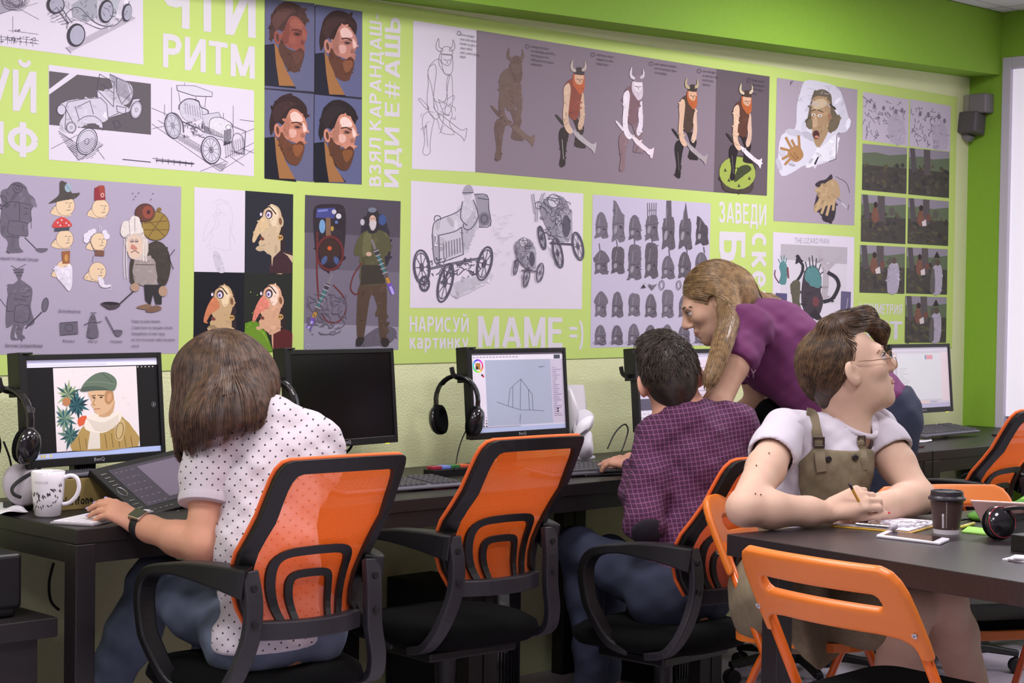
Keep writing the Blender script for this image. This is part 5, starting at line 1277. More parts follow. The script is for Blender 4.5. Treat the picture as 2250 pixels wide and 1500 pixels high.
    for i in range(5):
        a = 2*PI*i/5+0.3; d = Vector((math.cos(a), math.sin(a), 0)); c = d*0.262+Vector((0, 0, 0.027)); n2 = Vector((-d.y, d.x, 0))
        cs = MB()
        for sg in (-1, 1):
            R = n2.to_track_quat('Z', 'Y').to_matrix()
            cs.lathe([(0.0, -0.009), (0.022, -0.009), (0.027, -0.004), (0.027, 0.004), (0.022, 0.009), (0.0, 0.009)], 14, c+n2*sg*0.013, R)
        cs.tube([c, c+Vector((0, 0, 0.045))], 0.008, 6); cs.build('caster', M_RUB, t, smooth=False)
    place(t, loc, rz)
    return t
ch1 = office_chair('orange net office chair carrying the woman in the dotted white polo', (2.475, -0.925, 0), math.radians(-4))
def chair_copy(src, label, loc, rz):
    c = copy_tree(src); place(c, loc, rz); c['label'] = label
    return c
ch2 = chair_copy(ch1, 'empty orange net office chair between the two seated computer users', (3.20, -0.785, 0), math.radians(-3))
ch3 = office_chair('orange net office chair carrying the boy in the checked shirt', (3.865, -0.985, 0), math.radians(2), -0.07)
ch4 = chair_copy(ch1, 'orange net office chair pushed aside behind the bending woman', (4.945, -0.665, 0), math.radians(-2))
ch5 = chair_copy(ch1, 'empty orange net office chair near the bright window, behind the paper cup', (5.46, -0.90, 0), math.radians(4))
ch6 = chair_copy(ch1, 'orange net office chair at the window end of the desks, cut by the frame', (6.12, -0.88, 0), math.radians(6))

# ---- folding chairs
def folding_chair(label, loc, rz):
    t = thing('folding_chair', label, 'chair', (0, 0, 0), 0, 'orange folding chairs around the black table')
    W = 0.205
    fl, tp = Vector((0, 0.20, 0.012)), Vector((0, -0.235, 0.755))
    def upr(z): return fl+(tp-fl)*((z-fl.z)/(tp.z-fl.z))
    for sx in (-1, 1):
        o_ = Vector((sx*W, 0, 0))
        MB().tube([fl+o_, upr(0.40)+o_, upr(0.66)+o_+Vector((-sx*0.004, 0.004, 0))], 0.0115, 10).build('front_leg', M_ORTUBE, t, smooth=True)
        pv = upr(0.405); rl = catmull([Vector((sx*(W-0.026), -0.235, 0.012)), Vector((sx*(W-0.026), -0.16, 0.16)), Vector((sx*(W-0.026), pv.y-0.045, 0.34)), Vector((sx*(W-0.025), pv.y-0.004, pv.z))], 4)
        MB().tube(rl, 0.0105, 10).build('rear_leg', M_ORTUBE, t, smooth=True)
        MB().lathe([(0, -0.006), (0.010, -0.006), (0.012, 0.0), (0.010, 0.006), (0, 0.006)], 12, upr(0.405)+o_-Vector((sx*0.025, 0.011, 0)), Matrix.Rotation(PI/2, 3, 'Y')).build('pivot', M_CHROME, t)
        for p_ in (Vector((sx*W, 0.20, 0.008)), Vector((sx*(W-0.026), -0.235, 0.008))):
            MB().lathe([(0.0, -0.008), (0.0145, -0.008), (0.0145, 0.016), (0.0, 0.018)], 10, p_).build('rubber_foot', M_RUB, t)
    MB().tube([(-W, 0.135, 0.123), (W, 0.135, 0.123)], 0.009, 8).build('stretcher', M_ORTUBE, t, smooth=True)
    MB().tube([(-W+0.026, -0.19, 0.10), (W-0.026, -0.19, 0.10)], 0.009, 8).build('stretcher', M_ORTUBE, t, smooth=True)
    # back panel moulded over the tubes, with a long slot
    zc0, zc1 = 0.585, 0.772
    d = (tp-fl).normalized(); nrm = Vector((0, d.z, -d.y))
    def bp(u, z, off):
        q = upr(z); bow = -0.030*(1-u*u)
        return Vector((u*(W+0.004), q.y+bow, q.z))+nrm*off
    bot = [(-1.055, 0.585), (-1.06, 0.62), (-1.05, 0.68), (-1.035, 0.722), (-1.0, 0.748), (-0.94, 0.767), (-0.84, 0.777), (0, 0.778), (0.84, 0.777), (0.94, 0.767), (1.0, 0.748), (1.035, 0.722), (1.05, 0.68), (1.06, 0.62), (1.055, 0.585), (0.945, 0.585), (0.94, 0.605), (0.91, 0.618), (0.82, 0.628), (0.6, 0.632), (-0.6, 0.632), (-0.82, 0.628), (-0.91, 0.618), (-0.94, 0.605), (-0.945, 0.585)]
    slot = [(-0.76, 0.703), (-0.74, 0.715), (-0.70, 0.720), (0.70, 0.720), (0.74, 0.715), (0.76, 0.703), (0.74, 0.692), (0.70, 0.687), (-0.70, 0.687), (-0.74, 0.692)]
    wz = 1/math.cos(math.atan2(-(tp-fl).y, (tp-fl).z))
    V, Fc = plate([(u*(W+0.004), z*wz) for u, z in bot], [[(u*(W+0.004), z*wz) for u, z in slot]], 0.0125, 0.0095, 0.0042)
    q = MB().add([bp(x/(W+0.004), y/wz, n) for x, y, n in V], [tuple(f) for f in Fc]); q.build('backrest', M_ORPL, t, smooth=True)
    for sx in (-1, 1):
        MB().lathe([(0, 0.0), (0.0065, 0.0), (0.0065, 0.003), (0.003, 0.003), (0.003, 0.001), (0, 0.001)], 12, bp(sx*1.0, 0.645, -0.0125), nrm.to_track_quat('Z', 'Y').to_matrix() @ Matrix.Rotation(PI, 3, 'X')).build('rivet', M_CHROME, t)
    # seat shell and black pad
    def so(s, k): return [(x*s, y*k) for x, y in rrect(0.385, 0.39, 0.08, 6)]
    st = MB(); T = Matrix.Translation((0, 0.02, 0.418)) @ Matrix.Rotation(math.radians(3), 4, 'X')
    st.prism(so(1, 1), 0.024, T); st.build('seat', M_ORPL, t, bevel=0.009, seg=3)
    st = MB(); T = Matrix.Translation((0, 0.035, 0.4425)) @ Matrix.Rotation(math.radians(3), 4, 'X')
    st.prism(rrect(0.335, 0.315, 0.06, 6), 0.026, T); st.build('seat_pad', M_FABK, t, bevel=0.011, seg=3)
    place(t, loc, rz)
    return t
fc1 = folding_chair('orange folding chair at the table end, slotted back towards the viewer', (3.225, -2.165, 0), -PI/2+math.radians(-5))
def fold_copy(label, loc, rz):
    c = copy_tree(fc1); place(c, loc, rz); c['label'] = label; return c
fold_copy('orange folding chair carrying the person with round glasses', (3.83, -1.56, 0), PI+math.radians(-2))
fold_copy('orange folding chair across the table, behind the paper cup', (4.28, -1.77, 0), math.radians(152))

# ---- black table in front
TA = math.radians(-6.6)
tb = thing('table', 'black table with clipboard, paper cup and phone on its top', 'table', (3.86, -2.3, 0), TA)
def tloc(x, y, z=0): return Vector((3.262, -1.690, 0))+Matrix.Rotation(TA, 3, 'Z') @ Vector((x, y, z))
TR = Matrix.Translation(Vector((3.262, -1.690, 0))) @ Matrix.Rotation(TA, 4, 'Z')
MB(TR).box2((0, -1.05, DZ-0.05), (1.30, 0, DZ)).build('table_top', M_TABLE, tb, bevel=0.0015)
for (a, b) in ((0.06, -0.11), (1.19, -0.11), (0.06, -0.99), (1.19, -0.99)):
    MB(TR).box2((a, b, 0), (a+0.05, b+0.05, DZ-0.05)).build('leg', M_TABLE, tb, bevel=0.002)
MB(TR).box2((0.11, -0.095, DZ-0.11), (1.19, -0.075, DZ-0.05)).build('apron', M_TABLE, tb)
MB(TR).box2((0.11, -0.975, DZ-0.11), (1.19, -0.955, DZ-0.05)).build('apron', M_TABLE, tb)

# ================================================================== computers and things on the desks
M_SCR = mat('screen_lit', attr=True, rough=0.35, spec=0.3, emit=0.26)
M_DARKSCR = mat('screen_off', S(14, 13, 14), 0.22, spec=0.5)
M_LOGO = mat('logo_print', attr=True, rough=0.5)
def monitor(label, px, py, Y, rz, tilt=5.0, hook=True):
    c = at(px, py, Y); zc = c.z
    t = thing('monitor', label, 'monitor', (c.x, c.y+0.03, DZ), rz, 'black monitors along the wall')
    R = Matrix.Translation(c) @ Matrix.Rotation(rz, 4, 'Z') @ Matrix.Rotation(math.radians(-tilt), 4, 'X')
    W, H = 0.445, 0.285
    fr = MB(R)
    fr.box2((-W/2, 0, -H/2), (-W/2+0.013, 0.016, H/2)); fr.box2((W/2-0.013, 0, -H/2), (W/2, 0.016, H/2))
    fr.box2((-W/2+0.013, 0, H/2-0.014), (W/2-0.013, 0.016, H/2)); fr.box2((-W/2+0.013, 0, -H/2), (W/2-0.013, 0.016, -H/2+0.021))
    fr.build('bezel', M_BLK, t, bevel=0.0015)
    bk = MB(R); bk.box2((-W/2+0.002, 0.0165, -H/2+0.002), (W/2-0.002, 0.034, H/2-0.002)); bk.box2((-0.14, 0.034, -0.10), (0.14, 0.052, 0.09)); bk.build('back_shell', M_BLK, t, bevel=0.003)
    Rz = Matrix.Translation((c.x, c.y, 0)) @ Matrix.Rotation(rz, 4, 'Z')
    MB(Rz).box2((-0.035, 0.045, DZ+0.012), (0.035, 0.07, zc-0.02)).build('stand_neck', M_BLK, t, bevel=0.003)
    MB(Rz).lathe([(0.0, DZ), (0.115, DZ), (0.115, DZ+0.006), (0.09, DZ+0.012), (0.0, DZ+0.013)], 28, (0, 0.05, 0), None, 1.0, 0.72).build('stand_foot', M_BLK, t, bevel=0.001)
    lg = MB(R)
    n = (R.to_3x3() @ Vector((0, -1, 0))).normalized(); p0 = R @ Vector((0, 0.0, 0))
    ps = Print(R @ Vector((0, -0.0004, 0)), n, conv=lambda q: R @ Vector((q[0], -0.0004, q[1])))
    ps.text('BenQ', (-0.017, -H/2+0.0075), (0.017, -H/2+0.0075), (0.017, -H/2+0.0165), (-0.017, -H/2+0.0165), S(170, 168, 176), 0.0); ps.build('logo', M_LOGO, t)
    led = MB(R); led.box2((0.17, -0.001, -H/2-0.002), (0.182, 0.006, -H/2)); led.build('power_light', mat('led_yellow', S(230, 220, 60), 0.4, emit=1.2), t)
    if hook:
        hk = MB(R); hk.box2((-W/2-0.013, -0.004, H/2-0.105), (-W/2-0.0005, 0.046, H/2+0.004)); hk.box2((-W/2-0.013, -0.004, H/2+0.0005), (-W/2+0.03, 0.046, H/2+0.006)); hb = hk.build('headphone_bracket', M_BLK, t, bevel=0.002)
        hp = [R @ Vector(q) for q in ((-W/2-0.010, 0.02, H/2-0.088), (-W/2-0.035, 0.02, H/2-0.088), (-W/2-0.052, 0.02, H/2-0.078), (-W/2-0.058, 0.02, H/2-0.055))]
        hh = MB(); hh.sweep(catmull(hp, 4), [(-0.007, -0.0035), (0.007, -0.0035), (0.007, 0.0035), (-0.007, 0.0035)], up=R.to_3x3() @ Vector((0.3, 1, 0))); o = hh.build('hook', M_BLK, hb, bevel=0.001)
    sw, sh = W-0.026, H-0.035
    return t, R, (W, H)
def screen(t, R, m=None, fn=None):
    n = (R.to_3x3() @ Vector((0, -1, 0))).normalized()
    H0, H1 = -0.1425+0.021, 0.1425-0.014; W0 = 0.445/2-0.013
    if fn is None:
        MB(R).box2((-W0, 0.004, H0), (W0, 0.010, H1)).build('screen', m, t); return
    MB(R).box2((-W0, 0.006, H0), (W0, 0.012, H1)).build('screen_panel', M_DARKSCR, t)
    def conv(q):
        return R @ Vector((-W0+q[0]*2*W0, 0.0055, H1-q[1]*(H1-H0)))
    p = Print(R @ Vector((0, 0.0055, 0)), n, 1.2e-5, conv)
    fn(p); p.build('screen', M_SCR, t, 'lit screen picture')
rs = random.Random(11)
# screen 1: picture viewer with a painted man in a flat cap
def scr1(p):
    f = lambda L: [(a/1000, b/1000) for a, b in L]
    D = S(26, 25, 28)
    p.rect(0, 0, 1, 1, D); p.rect(0, 0, 1, .035, S(196, 194, 226)); p.rect(0, .035, 1, .075, S(222, 220, 234)); p.rect(.01, .045, .6, .068, S(206, 204, 220)); p.rect(0, .945, 1, 1, S(170, 184, 226))
    for i in range(7): p.rect(.012+i*.022, .955, .026+i*.022, .985, rs.choice([S(90, 130, 200), S(220, 200, 120), S(200, 110, 90), S(210, 214, 230)]))
    for i in range(5): p.rect(.84+i*.03, .09, .85+i*.03, .1, S(210, 210, 214))
    p.rect(.195, .085, .832, .935, S(222, 212, 214))
    p.up()
    for i in range(26): x, y = rs.uniform(.2, .8), rs.uniform(.1, .9); p.line([(x, y), (x+rs.uniform(-.02, .02), y+.012)], .004, S(196, 184, 184), up=False)
    for (cx, cy, n, c1, c2) in ((.30, .36, 17, S(150, 166, 128), S(60, 92, 84)), (.36, .47, 17, S(52, 98, 104), S(36, 62, 70)), (.26, .60, 15, S(48, 92, 96), S(120, 142, 120)), (.30, .78, 13, S(80, 116, 104), S(44, 80, 84))):
        for k in range(n):
            a = 2*PI*k/n; l = .115+.03*math.sin(k*2.1); x1, y1 = cx+math.cos(a)*l*.72, cy+math.sin(a)*l*1.15
            if x1 < .2: x1 = .2
            p.poly([(cx, cy), ((cx+x1)/2+math.sin(a)*.012, (cy+y1)/2-math.cos(a)*.016), (x1, y1), ((cx+x1)/2-math.sin(a)*.012, (cy+y1)/2+math.cos(a)*.016)], c1 if k % 2 else c2)
    p.ell(.282, .43, .03, .045, S(176, 120, 84)); p.poly(f([(360, 610), (420, 580), (430, 640), (370, 690)]), S(206, 92, 60), 2)
    # coat
    p.poly(f([(310, 935), (345, 800), (390, 700), (470, 640), (640, 560), (720, 640), (780, 740), (815, 935)]), S(168, 140, 84), 2)
    for i in range(9): a = .36+i*.05; p.line([(a, .80+.02*math.sin(i)), (a+.01, .93)], .006, S(122, 96, 62))
    p.poly(f([(640, 720), (700, 640), (720, 720), (690, 860), (640, 840)]), S(190, 166, 118), 3); p.ring(.675, .76, .028, .085, .007, S(126, 98, 64), 8)
    p.poly(f([(430, 860), (455, 700), (520, 730), (520, 930), (420, 930)]), S(214, 204, 192))
    # scarf
    p.poly(f([(405, 700), (430, 600), (500, 560), (600, 570), (690, 560), (690, 640), (620, 730), (540, 770), (450, 750)]), S(224, 214, 202), 3)
    for i in range(6): p.line([(.43+i*.01, .62+i*.022), (.55, .67+i*.016), (.67, .60+i*.022)], .005, S(178, 164, 150), 4)
    # head
    p.poly(f([(560, 420), (640, 400), (640, 520), (600, 600), (520, 600), (530, 520)]), S(190, 152, 116), 2)
    p.poly(f([(455, 330), (600, 320), (640, 380), (635, 470), (600, 540), (545, 580), (500, 570), (485, 530), (478, 500), (462, 470), (470, 440), (458, 400)]), S(206, 170, 134), 3)
    p.poly(f([(580, 340), (630, 330), (640, 420), (600, 480), (570, 440)]), S(172, 130, 92), 3); p.ell(.607, .405, .018, .045, S(198, 150, 114), 8)
    p.line(f([(470, 385), (500, 378)]), .01, S(96, 66, 48)); p.line(f([(520, 378), (565, 385)]), .01, S(96, 66, 48)); p.ell(.487, .402, .010, .009, S(70, 54, 48)); p.ell(.543, .402, .012, .009, S(70, 54, 48)); p.line(f([(500, 400), (478, 470), (500, 478)]), .006, S(150, 108, 80), 3); p.line(f([(488, 520), (530, 518)]), .008, S(160, 90, 76))
    p.poly(f([(395, 300), (430, 230), (500, 160), (580, 140), (650, 190), (670, 260), (640, 340), (560, 318), (470, 318), (400, 322)]), S(96, 112, 96), 3); p.poly(f([(385, 318), (420, 285), (520, 285), (590, 310), (600, 330), (500, 328), (410, 335)]), S(78, 92, 82), 3); p.line(f([(430, 240), (540, 240), (650, 270)]), .006, S(124, 138, 122), 4); p.line(f([(560, 150), (640, 250)]), .006, S(70, 84, 76), 3)
    for x in (.03, .955): p.ring(x, .5, .016, .028, .004, S(110, 110, 116)); p.line([(x-.004, .488), (x+.004 if x > .5 else x-.008, .5), (x-.004, .512)], .004, S(190, 190, 196))
t, R, _ = monitor('monitor showing a painting of a man in a green flat cap', 213, 897, -0.27, math.radians(7)); screen(t, R, fn=scr1); MON1 = R
t, R, _ = monitor('monitor with a switched-off black screen behind the dotted polo', 757, 873, -0.25, math.radians(7)); screen(t, R, M_DARKSCR); MON2 = R
def scr3(p):
    p.rect(0, 0, 1, 1, S(206, 204, 222)); p.rect(0, 0, 1, .025, S(120, 112, 128)); p.rect(0, .025, 1, .09, S(226, 220, 232)); p.rect(.145, .09, .86, .925, S(168, 174, 196)); p.rect(0, .945, 1, 1, S(176, 186, 220)); p.rect(0, .09, .14, .945, S(220, 212, 226)); p.rect(.862, .09, 1, .925, S(196, 186, 206))
    n = 18
    for k in range(n):
        a0, a1 = 2*PI*k/n, 2*PI*(k+1)/n; import colorsys
        c = colorsys.hsv_to_rgb(k/n, .8, .85); p.raw([[(.07+.055*math.cos(a0), .16+.085*math.sin(a0)), (.07+.055*math.cos(a1), .16+.085*math.sin(a1)), (.07+.042*math.cos(a1), .16+.066*math.sin(a1)), (.07+.042*math.cos(a0), .16+.066*math.sin(a0))]], (c[0]**2.2, c[1]**2.2, c[2]**2.2, 1))
    p.rect(.045, .125, .095, .205, S(170, 120, 60)); p.rect(.045, .165, .07, .205, S(70, 50, 40)); p.rect(.1, .265, .118, .29, S(20, 18, 20)); p.rect(.112, .28, .13, .305, S(190, 40, 70))
    L = S(76, 78, 96)
    for a, b in (((.52, .34), (.40, .46)), ((.40, .46), (.37, .68)), ((.37, .68), (.50, .735)), ((.50, .735), (.64, .745)), ((.64, .745), (.64, .545)), ((.64, .545), (.52, .34)), ((.52, .34), (.50, .735)), ((.43, .44), (.42, .70)), ((.60, .48), (.60, .74)), ((.5, .79), (.49, .90)), ((.25, .62), (.37, .68)), ((.64, .745), (.76, .765)), ((.72, .19), (.79, .185)), ((.74, .20), (.76, .18))): p.line([a, b], .0045, L)
    for i in range(5):
        for j in range(4): p.ell(.02+i*.028, .835+j*.036-.02, .004+.0012*j, .006+.002*j, S(50, 44, 54), 0, 10)
    p.rect(.9, .035, .97, .085, S(70, 74, 84))
    for i in range(26): y = .2+i*.025; p.rect(.875, y, .875+rs.uniform(.03, .1), y+.006, S(150, 140, 166))
    p.ell(.92, .74, .009, .012, S(40, 36, 44)); p.ell(.92, .775, .009, .012, S(40, 36, 44))
    for i in range(14): p.rect(.02+i*.035, .045, .04+i*.035, .055, S(160, 152, 170))
    p.rect(.02, .93, .5, .938, S(170, 164, 180)); p.rect(.005, .95, .03, .99, S(110, 140, 200))
t, R, _ = monitor('monitor showing a simple line drawing of a house', 1144, 862, -0.25, math.radians(1)); screen(t, R, fn=scr3); MON3 = R
def scr4(p):
    p.rect(0, 0, 1, 1, S(214, 206, 224)); p.rect(0, 0, 1, .06, S(190, 184, 206)); p.rect(.02, .1, .66, .58, S(204, 198, 214)); p.rect(0, .62, .7, .78, S(92, 88, 108)); p.rect(0, .79, .7, .87, S(226, 220, 232)); p.rect(0, .88, .9, .885, S(70, 66, 84)); p.rect(0, .94, 1, 1, S(160, 166, 206)); p.rect(.7, .1, .97, .9, S(214, 200, 214)); p.rect(.66, .08, .665, .92, S(150, 142, 170))
    for i in range(12): p.rect(.04+i*.05, .825, .07+i*.05, .835, S(170, 160, 180)); p.rect(.72, .15+i*.055, .8+rs.uniform(0, .15), .16+i*.055, S(160, 150, 176))
t, R, _ = monitor('monitor half hidden behind the dark haired boy', 1492, 856, -0.25, math.radians(1)); screen(t, R, fn=scr4); MON4 = R
def scr5(p):
    p.rect(0, 0, 1, 1, S(196, 190, 200)); p.rect(0, 0, 1, .06, S(206, 200, 214)); p.rect(.1, .1, .86, .86, S(206, 206, 210)); p.rect(.86, .08, 1, .9, S(214, 198, 204)); p.rect(.60, .13, .72, .20, S(210, 150, 160)); p.rect(.58, .13, .60, .20, S(90, 150, 170)); p.rect(0, .93, 1, 1, S(176, 172, 196)); p.rect(.3, .89, .62, .92, S(216, 190, 180)); p.rect(.64, .89, .76, .92, S(170, 170, 184))
    for i in range(16): p.rect(.12, .34+i*.03, .12+rs.uniform(.06, .2), .345+i*.03, S(166, 160, 170)); p.rect(.06, .34+i*.03, .07, .35+i*.03, S(90, 84, 96))
t, R, _ = monitor('monitor with a pale document beside the window pier', 2027, 831, -0.25, math.radians(0), hook=False); screen(t, R, fn=scr5)

# ---- headphones hanging on the monitor brackets
def headphones(label, group='black headphones on the monitor hooks'):
    t = thing('headphones', label, 'headphones', (0, 0, 0), 0, group)
    # band hangs from origin (top of arc), spreads along x, thickness along y
    arc = [Vector((0.072*math.sin(a)*(1 if abs(a) < 1.4 else 1.0), 0, -0.080+0.080*math.cos(a))) for a in [(-1+2*i/16)*1.75 for i in range(17)]]
    b = MB(); b.sweep(arc, [(-0.0115, -0.003), (0.0115, -0.003), (0.0125, 0.0), (0.0115, 0.004), (-0.0115, 0.004), (-0.0125, 0.0)], up=(0, 0, 1)) if False else None
    secs = [(-0.004, -0.012), (0.003, -0.012), (0.0045, -0.006), (0.0045, 0.006), (0.003, 0.012), (-0.004, 0.012)]
    b.sweep(arc, secs, up=(0, 1, 0)); b.build('headband', M_BLKG, t, bevel=0.001)
    p_ = MB(); p_.sweep([q*0.94+Vector((0, 0, -0.005)) for q in arc[4:13]], [(-0.004, -0.010), (0.004, -0.010), (0.004, 0.010), (-0.004, 0.010)], up=(0, 1, 0)); p_.build('band_pad', M_FABK, t, bevel=0.002)
    for sx in (-1, 1):
        y_ = MB(); y_.sweep(catmull([Vector((sx*0.0705, 0, -0.094)), Vector((sx*0.075, 0, -0.115)), Vector((sx*0.072, 0, -0.14))], 4), [(-0.004, -0.013), (0.004, -0.013), (0.004, 0.013), (-0.004, 0.013)], up=(0, 1, 0)); y_.build('slider', M_BLKG, t, bevel=0.002)
        R = Matrix.Rotation(sx*(PI/2+0.16), 3, 'Y')
        c = Vector((sx*0.062, 0, -0.142))
        MB().lathe([(0, 0.024), (0.020, 0.023), (0.031, 0.018), (0.0375, 0.008), (0.0385, 0.0), (0.036, -0.003)], 26, c, R, 1.22, 1.1).build('ear_cup', M_BLKG, t, smooth=True)
        MB().lathe([(0.036, -0.001), (0.039, -0.006), (0.037, -0.015), (0.030, -0.018), (0.024, -0.013), (0.022, -0.006), (0.0, -0.005)], 26, c, R, 1.22, 1.1).build('ear_cushion', M_FABK, t, smooth=True)
    return t
def hook_pos(R, dy=0.02): return R @ Vector((-0.445/2-0.035, dy, 0.1425-0.080))
hp1 = headphones('black headphones hanging beside the picture of the man in a cap'); place(hp1, hook_pos(MON1), math.radians(-66))
hp2 = copy_tree(hp1); hp2['label'] = 'black headphones half hidden behind the dotted polo shoulder'; place(hp2, hook_pos(MON2), math.radians(-66))
hp3 = copy_tree(hp1); hp3['label'] = 'black headphones hanging beside the house drawing screen'; place(hp3, hook_pos(MON3), math.radians(-66))

# ---- keyboards
def keyboard(label, bcol, kcol, loc, rz, w=0.42, d=0.145, tilt=4.0, feet=True):
    t = thing('keyboard', label, 'keyboard', loc, rz, 'computer keyboards')
    R = Matrix.Translation(loc) @ Matrix.Rotation(rz, 4, 'Z') @ Matrix.Rotation(math.radians(tilt), 4, 'X')
    hh = 0.012
    MB(R).box2((-w/2, 0, 0.002), (w/2, d, hh)).build('case', bcol, t, bevel=0.004)
    k = MB(R); ny = 6; nx = 21
    for j in range(ny):
        for i in range(nx):
            if 14 < i < 16 or (j == 0 and 4 <= i <= 9 and i != 4): continue
            x0 = -w/2+0.008+(w-0.016)*i/nx; x1 = x0+(w-0.016)/nx*(1 if not (j == 0 and i == 4) else 6)-0.003
            y0 = 0.012+(d-0.02)*j/ny+(0.004 if j == 5 else 0); y1 = y0+(d-0.02)/ny-0.004
            o_ = len(k.v); sx_ = 0.0016
            k.add([(x0, y0, hh), (x1, y0, hh), (x1, y1, hh), (x0, y1, hh), (x0+sx_, y0+sx_, hh+0.006), (x1-sx_, y0+sx_, hh+0.006), (x1-sx_, y1-sx_, hh+0.006), (x0+sx_, y1-sx_, hh+0.006)], [(4, 5, 6, 7), (0, 1, 5, 4), (1, 2, 6, 5), (2, 3, 7, 6), (3, 0, 4, 7)])
    o = k.build('keys', kcol, t); o['kind'] = 'stuff'
    if feet:
        for sx in (-1, 1): MB(R).box((sx*w*0.4, d-0.012, -0.004), (0.03, 0.012, 0.012)).build('foot', M_BLK, t)
    return t
M_KGREY = mat('key_grey', S(70, 68, 76), 0.4); M_KCASE = mat('key_case', S(98, 96, 106), 0.4)
def flatpos(px, py, z=DZ): p_ = atz(px, py, z); return (p_.x, p_.y, z)
keyboard('grey keyboard on the desk behind the empty orange chair', M_KCASE, M_KGREY, (3.235, -0.575, DZ+0.002), math.radians(-3))
keyboard('grey keyboard under the hand of the boy', M_KCASE, M_KGREY, (4.035, -0.585, DZ+0.002), math.radians(-4))
keyboard('dark keyboard on raised feet near the green pier', M_KCASE, M_KGREY, (6.30, -0.42, DZ+0.012), math.radians(3), 0.44, 0.15, 7)
keyboard('grey number pad lying on the cardboard box behind the mug', M_KCASE, M_KGREY, (2.325, -0.374, DZ+0.0785), math.radians(1), 0.16, 0.062, 0.5, False)
# carton the keyboard lies on, with black print
bx_ = thing('carton', 'brown cardboard box with black print under the pen tablet', 'box', (2.33, -0.343, DZ))
M_CARD = mat('cardboard', S(142, 122, 70), 0.85, noise=(20, 0.4, S(126, 106, 60)))
RB = Matrix.Translation((2.33, -0.343, DZ)) @ Matrix.Rotation(math.radians(1), 4, 'Z')
MB(RB).box2((-0.095, -0.033, 0), (0.10, 0.033, 0.078)).build('carton_body', M_CARD, bx_, bevel=0.002)
MB(RB).box2((-0.0952, -0.012, 0.0012), (0.1002, 0.012, 0.0016)).build('tape', mat('tape_clear', S(170, 150, 96), 0.25), bx_)
pp = Print(RB @ Vector((0, -0.0335, 0)), RB.to_3x3() @ Vector((0, -1, 0)), conv=lambda q: RB @ Vector((q[0], -0.0335, q[1])))
pp.text('Verifone', (-0.055, 0.014), (0.035, 0.014), (0.035, 0.033), (-0.055, 0.033), S(30, 28, 26), 0.03); pp.build('print', M_LOGO, bx_)

# ---- mug
mg = thing('mug', 'white mug with a pattern of dark leaf cut-outs', 'mug', flatpos(105, 1134))
m0 = Vector(flatpos(105, 1134)); M_MUG = mat('ceramic_white', S(236, 230, 236), 0.18, coat=0.3)
MB().lathe([(0.0, 0.0), (0.027, 0.0), (0.031, 0.004), (0.0375, 0.05), (0.040, 0.085), (0.0405, 0.109), (0.039, 0.1105), (0.0375, 0.108), (0.0365, 0.08), (0.033, 0.04), (0.028, 0.008), (0.0, 0.007)], 40, m0).build('cup_body', M_MUG, mg, smooth=True)
vd = Vector((_r[0], _r[1], 0)).normalized()
hd = [m0+vd*a+Vector((0, 0, b)) for a, b in ((0.038, 0.094), (0.055, 0.100), (0.070, 0.093), (0.075, 0.072), (0.068, 0.05), (0.052, 0.034), (0.035, 0.030))]
MB().tube(catmull(hd, 5), 0.0052, 10).build('handle', M_MUG, mg, smooth=True)
def mugr(z): return 0.031+(0.0375-0.031)*(z-0.004)/0.046 if z < 0.05 else 0.0375+(0.0025)*(z-0.05)/0.035
fw = Vector((-_f[0], -_f[1], 0)).normalized(); a0 = math.atan2(fw.y, fw.x)
def mugp(a, z, off=0.0004):
    r_ = mugr(z)+off; return m0+Vector((r_*math.cos(a0+a), r_*math.sin(a0+a), z))
lv = MB()
rl_ = random.Random(5)
for i in range(46):
    a = rl_.uniform(-1.15, 1.15); z = 0.018+0.042*rl_.random()+0.02*max(0, a)
    th_ = rl_.uniform(-0.9, 0.9); l = rl_.uniform(0.0035, 0.0055); w_ = 0.0013
    pts = [(-l, 0), (-l*.3, w_), (l*.4, w_), (l, 0), (l*.4, -w_), (-l*.3, -w_)]
    lv.add([mugp(a+(x*math.sin(th_)+y*math.cos(th_))/0.038, z+x*math.cos(th_)-y*math.sin(th_)) for x, y in pts], [(5, 4, 3, 2, 1, 0)])
o = lv.build('leaf_pattern', mat('mug_cut', S(58, 44, 50), 0.6), mg); o['kind'] = 'stuff'
pp = Print(m0, fw, conv=lambda q: mugp(q[0]/0.039, q[1])); pp.text('SANALLISE', (-0.024, 0.083), (0.010, 0.083), (0.010, 0.089), (-0.024, 0.089), S(190, 180, 190)); pp.build('print', M_LOGO, mg)

# ---- white compact keyboard under the hand
A_, B_, C_ = Vector(flatpos(109, 1143, DZ+0.009)), Vector(flatpos(207, 1122, DZ+0.009)), Vector(flatpos(203, 1154, DZ+0.009))
ex = (B_-A_).normalized(); ey = Vector((-ex.y, ex.x, 0)); ey = -ey if ey.dot(C_-A_) < 0 else ey
wk = thing('slim_keyboard', 'slim white keyboard under the hand with the smartwatch', 'keyboard', tuple(A_-Vector((0, 0, 0.009))))
RW = Matrix(((ex.x, -ey.x*-1, 0, A_.x), (ex.y, ey.y, 0, A_.y), (0, 0, 1, DZ), (0, 0, 0, 1)))
def wkp(u, v, z): return A_+ex*u+ey*v+Vector((0, 0, DZ+z-A_.z))
def slab(u0, v0, u1, v1, z0, z1):
    q = MB(); q.add([wkp(u, v, z) for z in (z0, z1) for v in (v0, v1) for u in (u0, u1)], [(0, 2, 3, 1), (4, 5, 7, 6), (0, 1, 5, 4), (2, 6, 7, 3), (0, 4, 6, 2), (1, 3, 7, 5)]); return q
o = slab(0, 0, 0.29, 0.115, 0.0, 0.006).build('case', mat('alu_case', S(176, 168, 176), 0.35, metal=0.4), wk, bevel=0.002)
kk_ = MB()
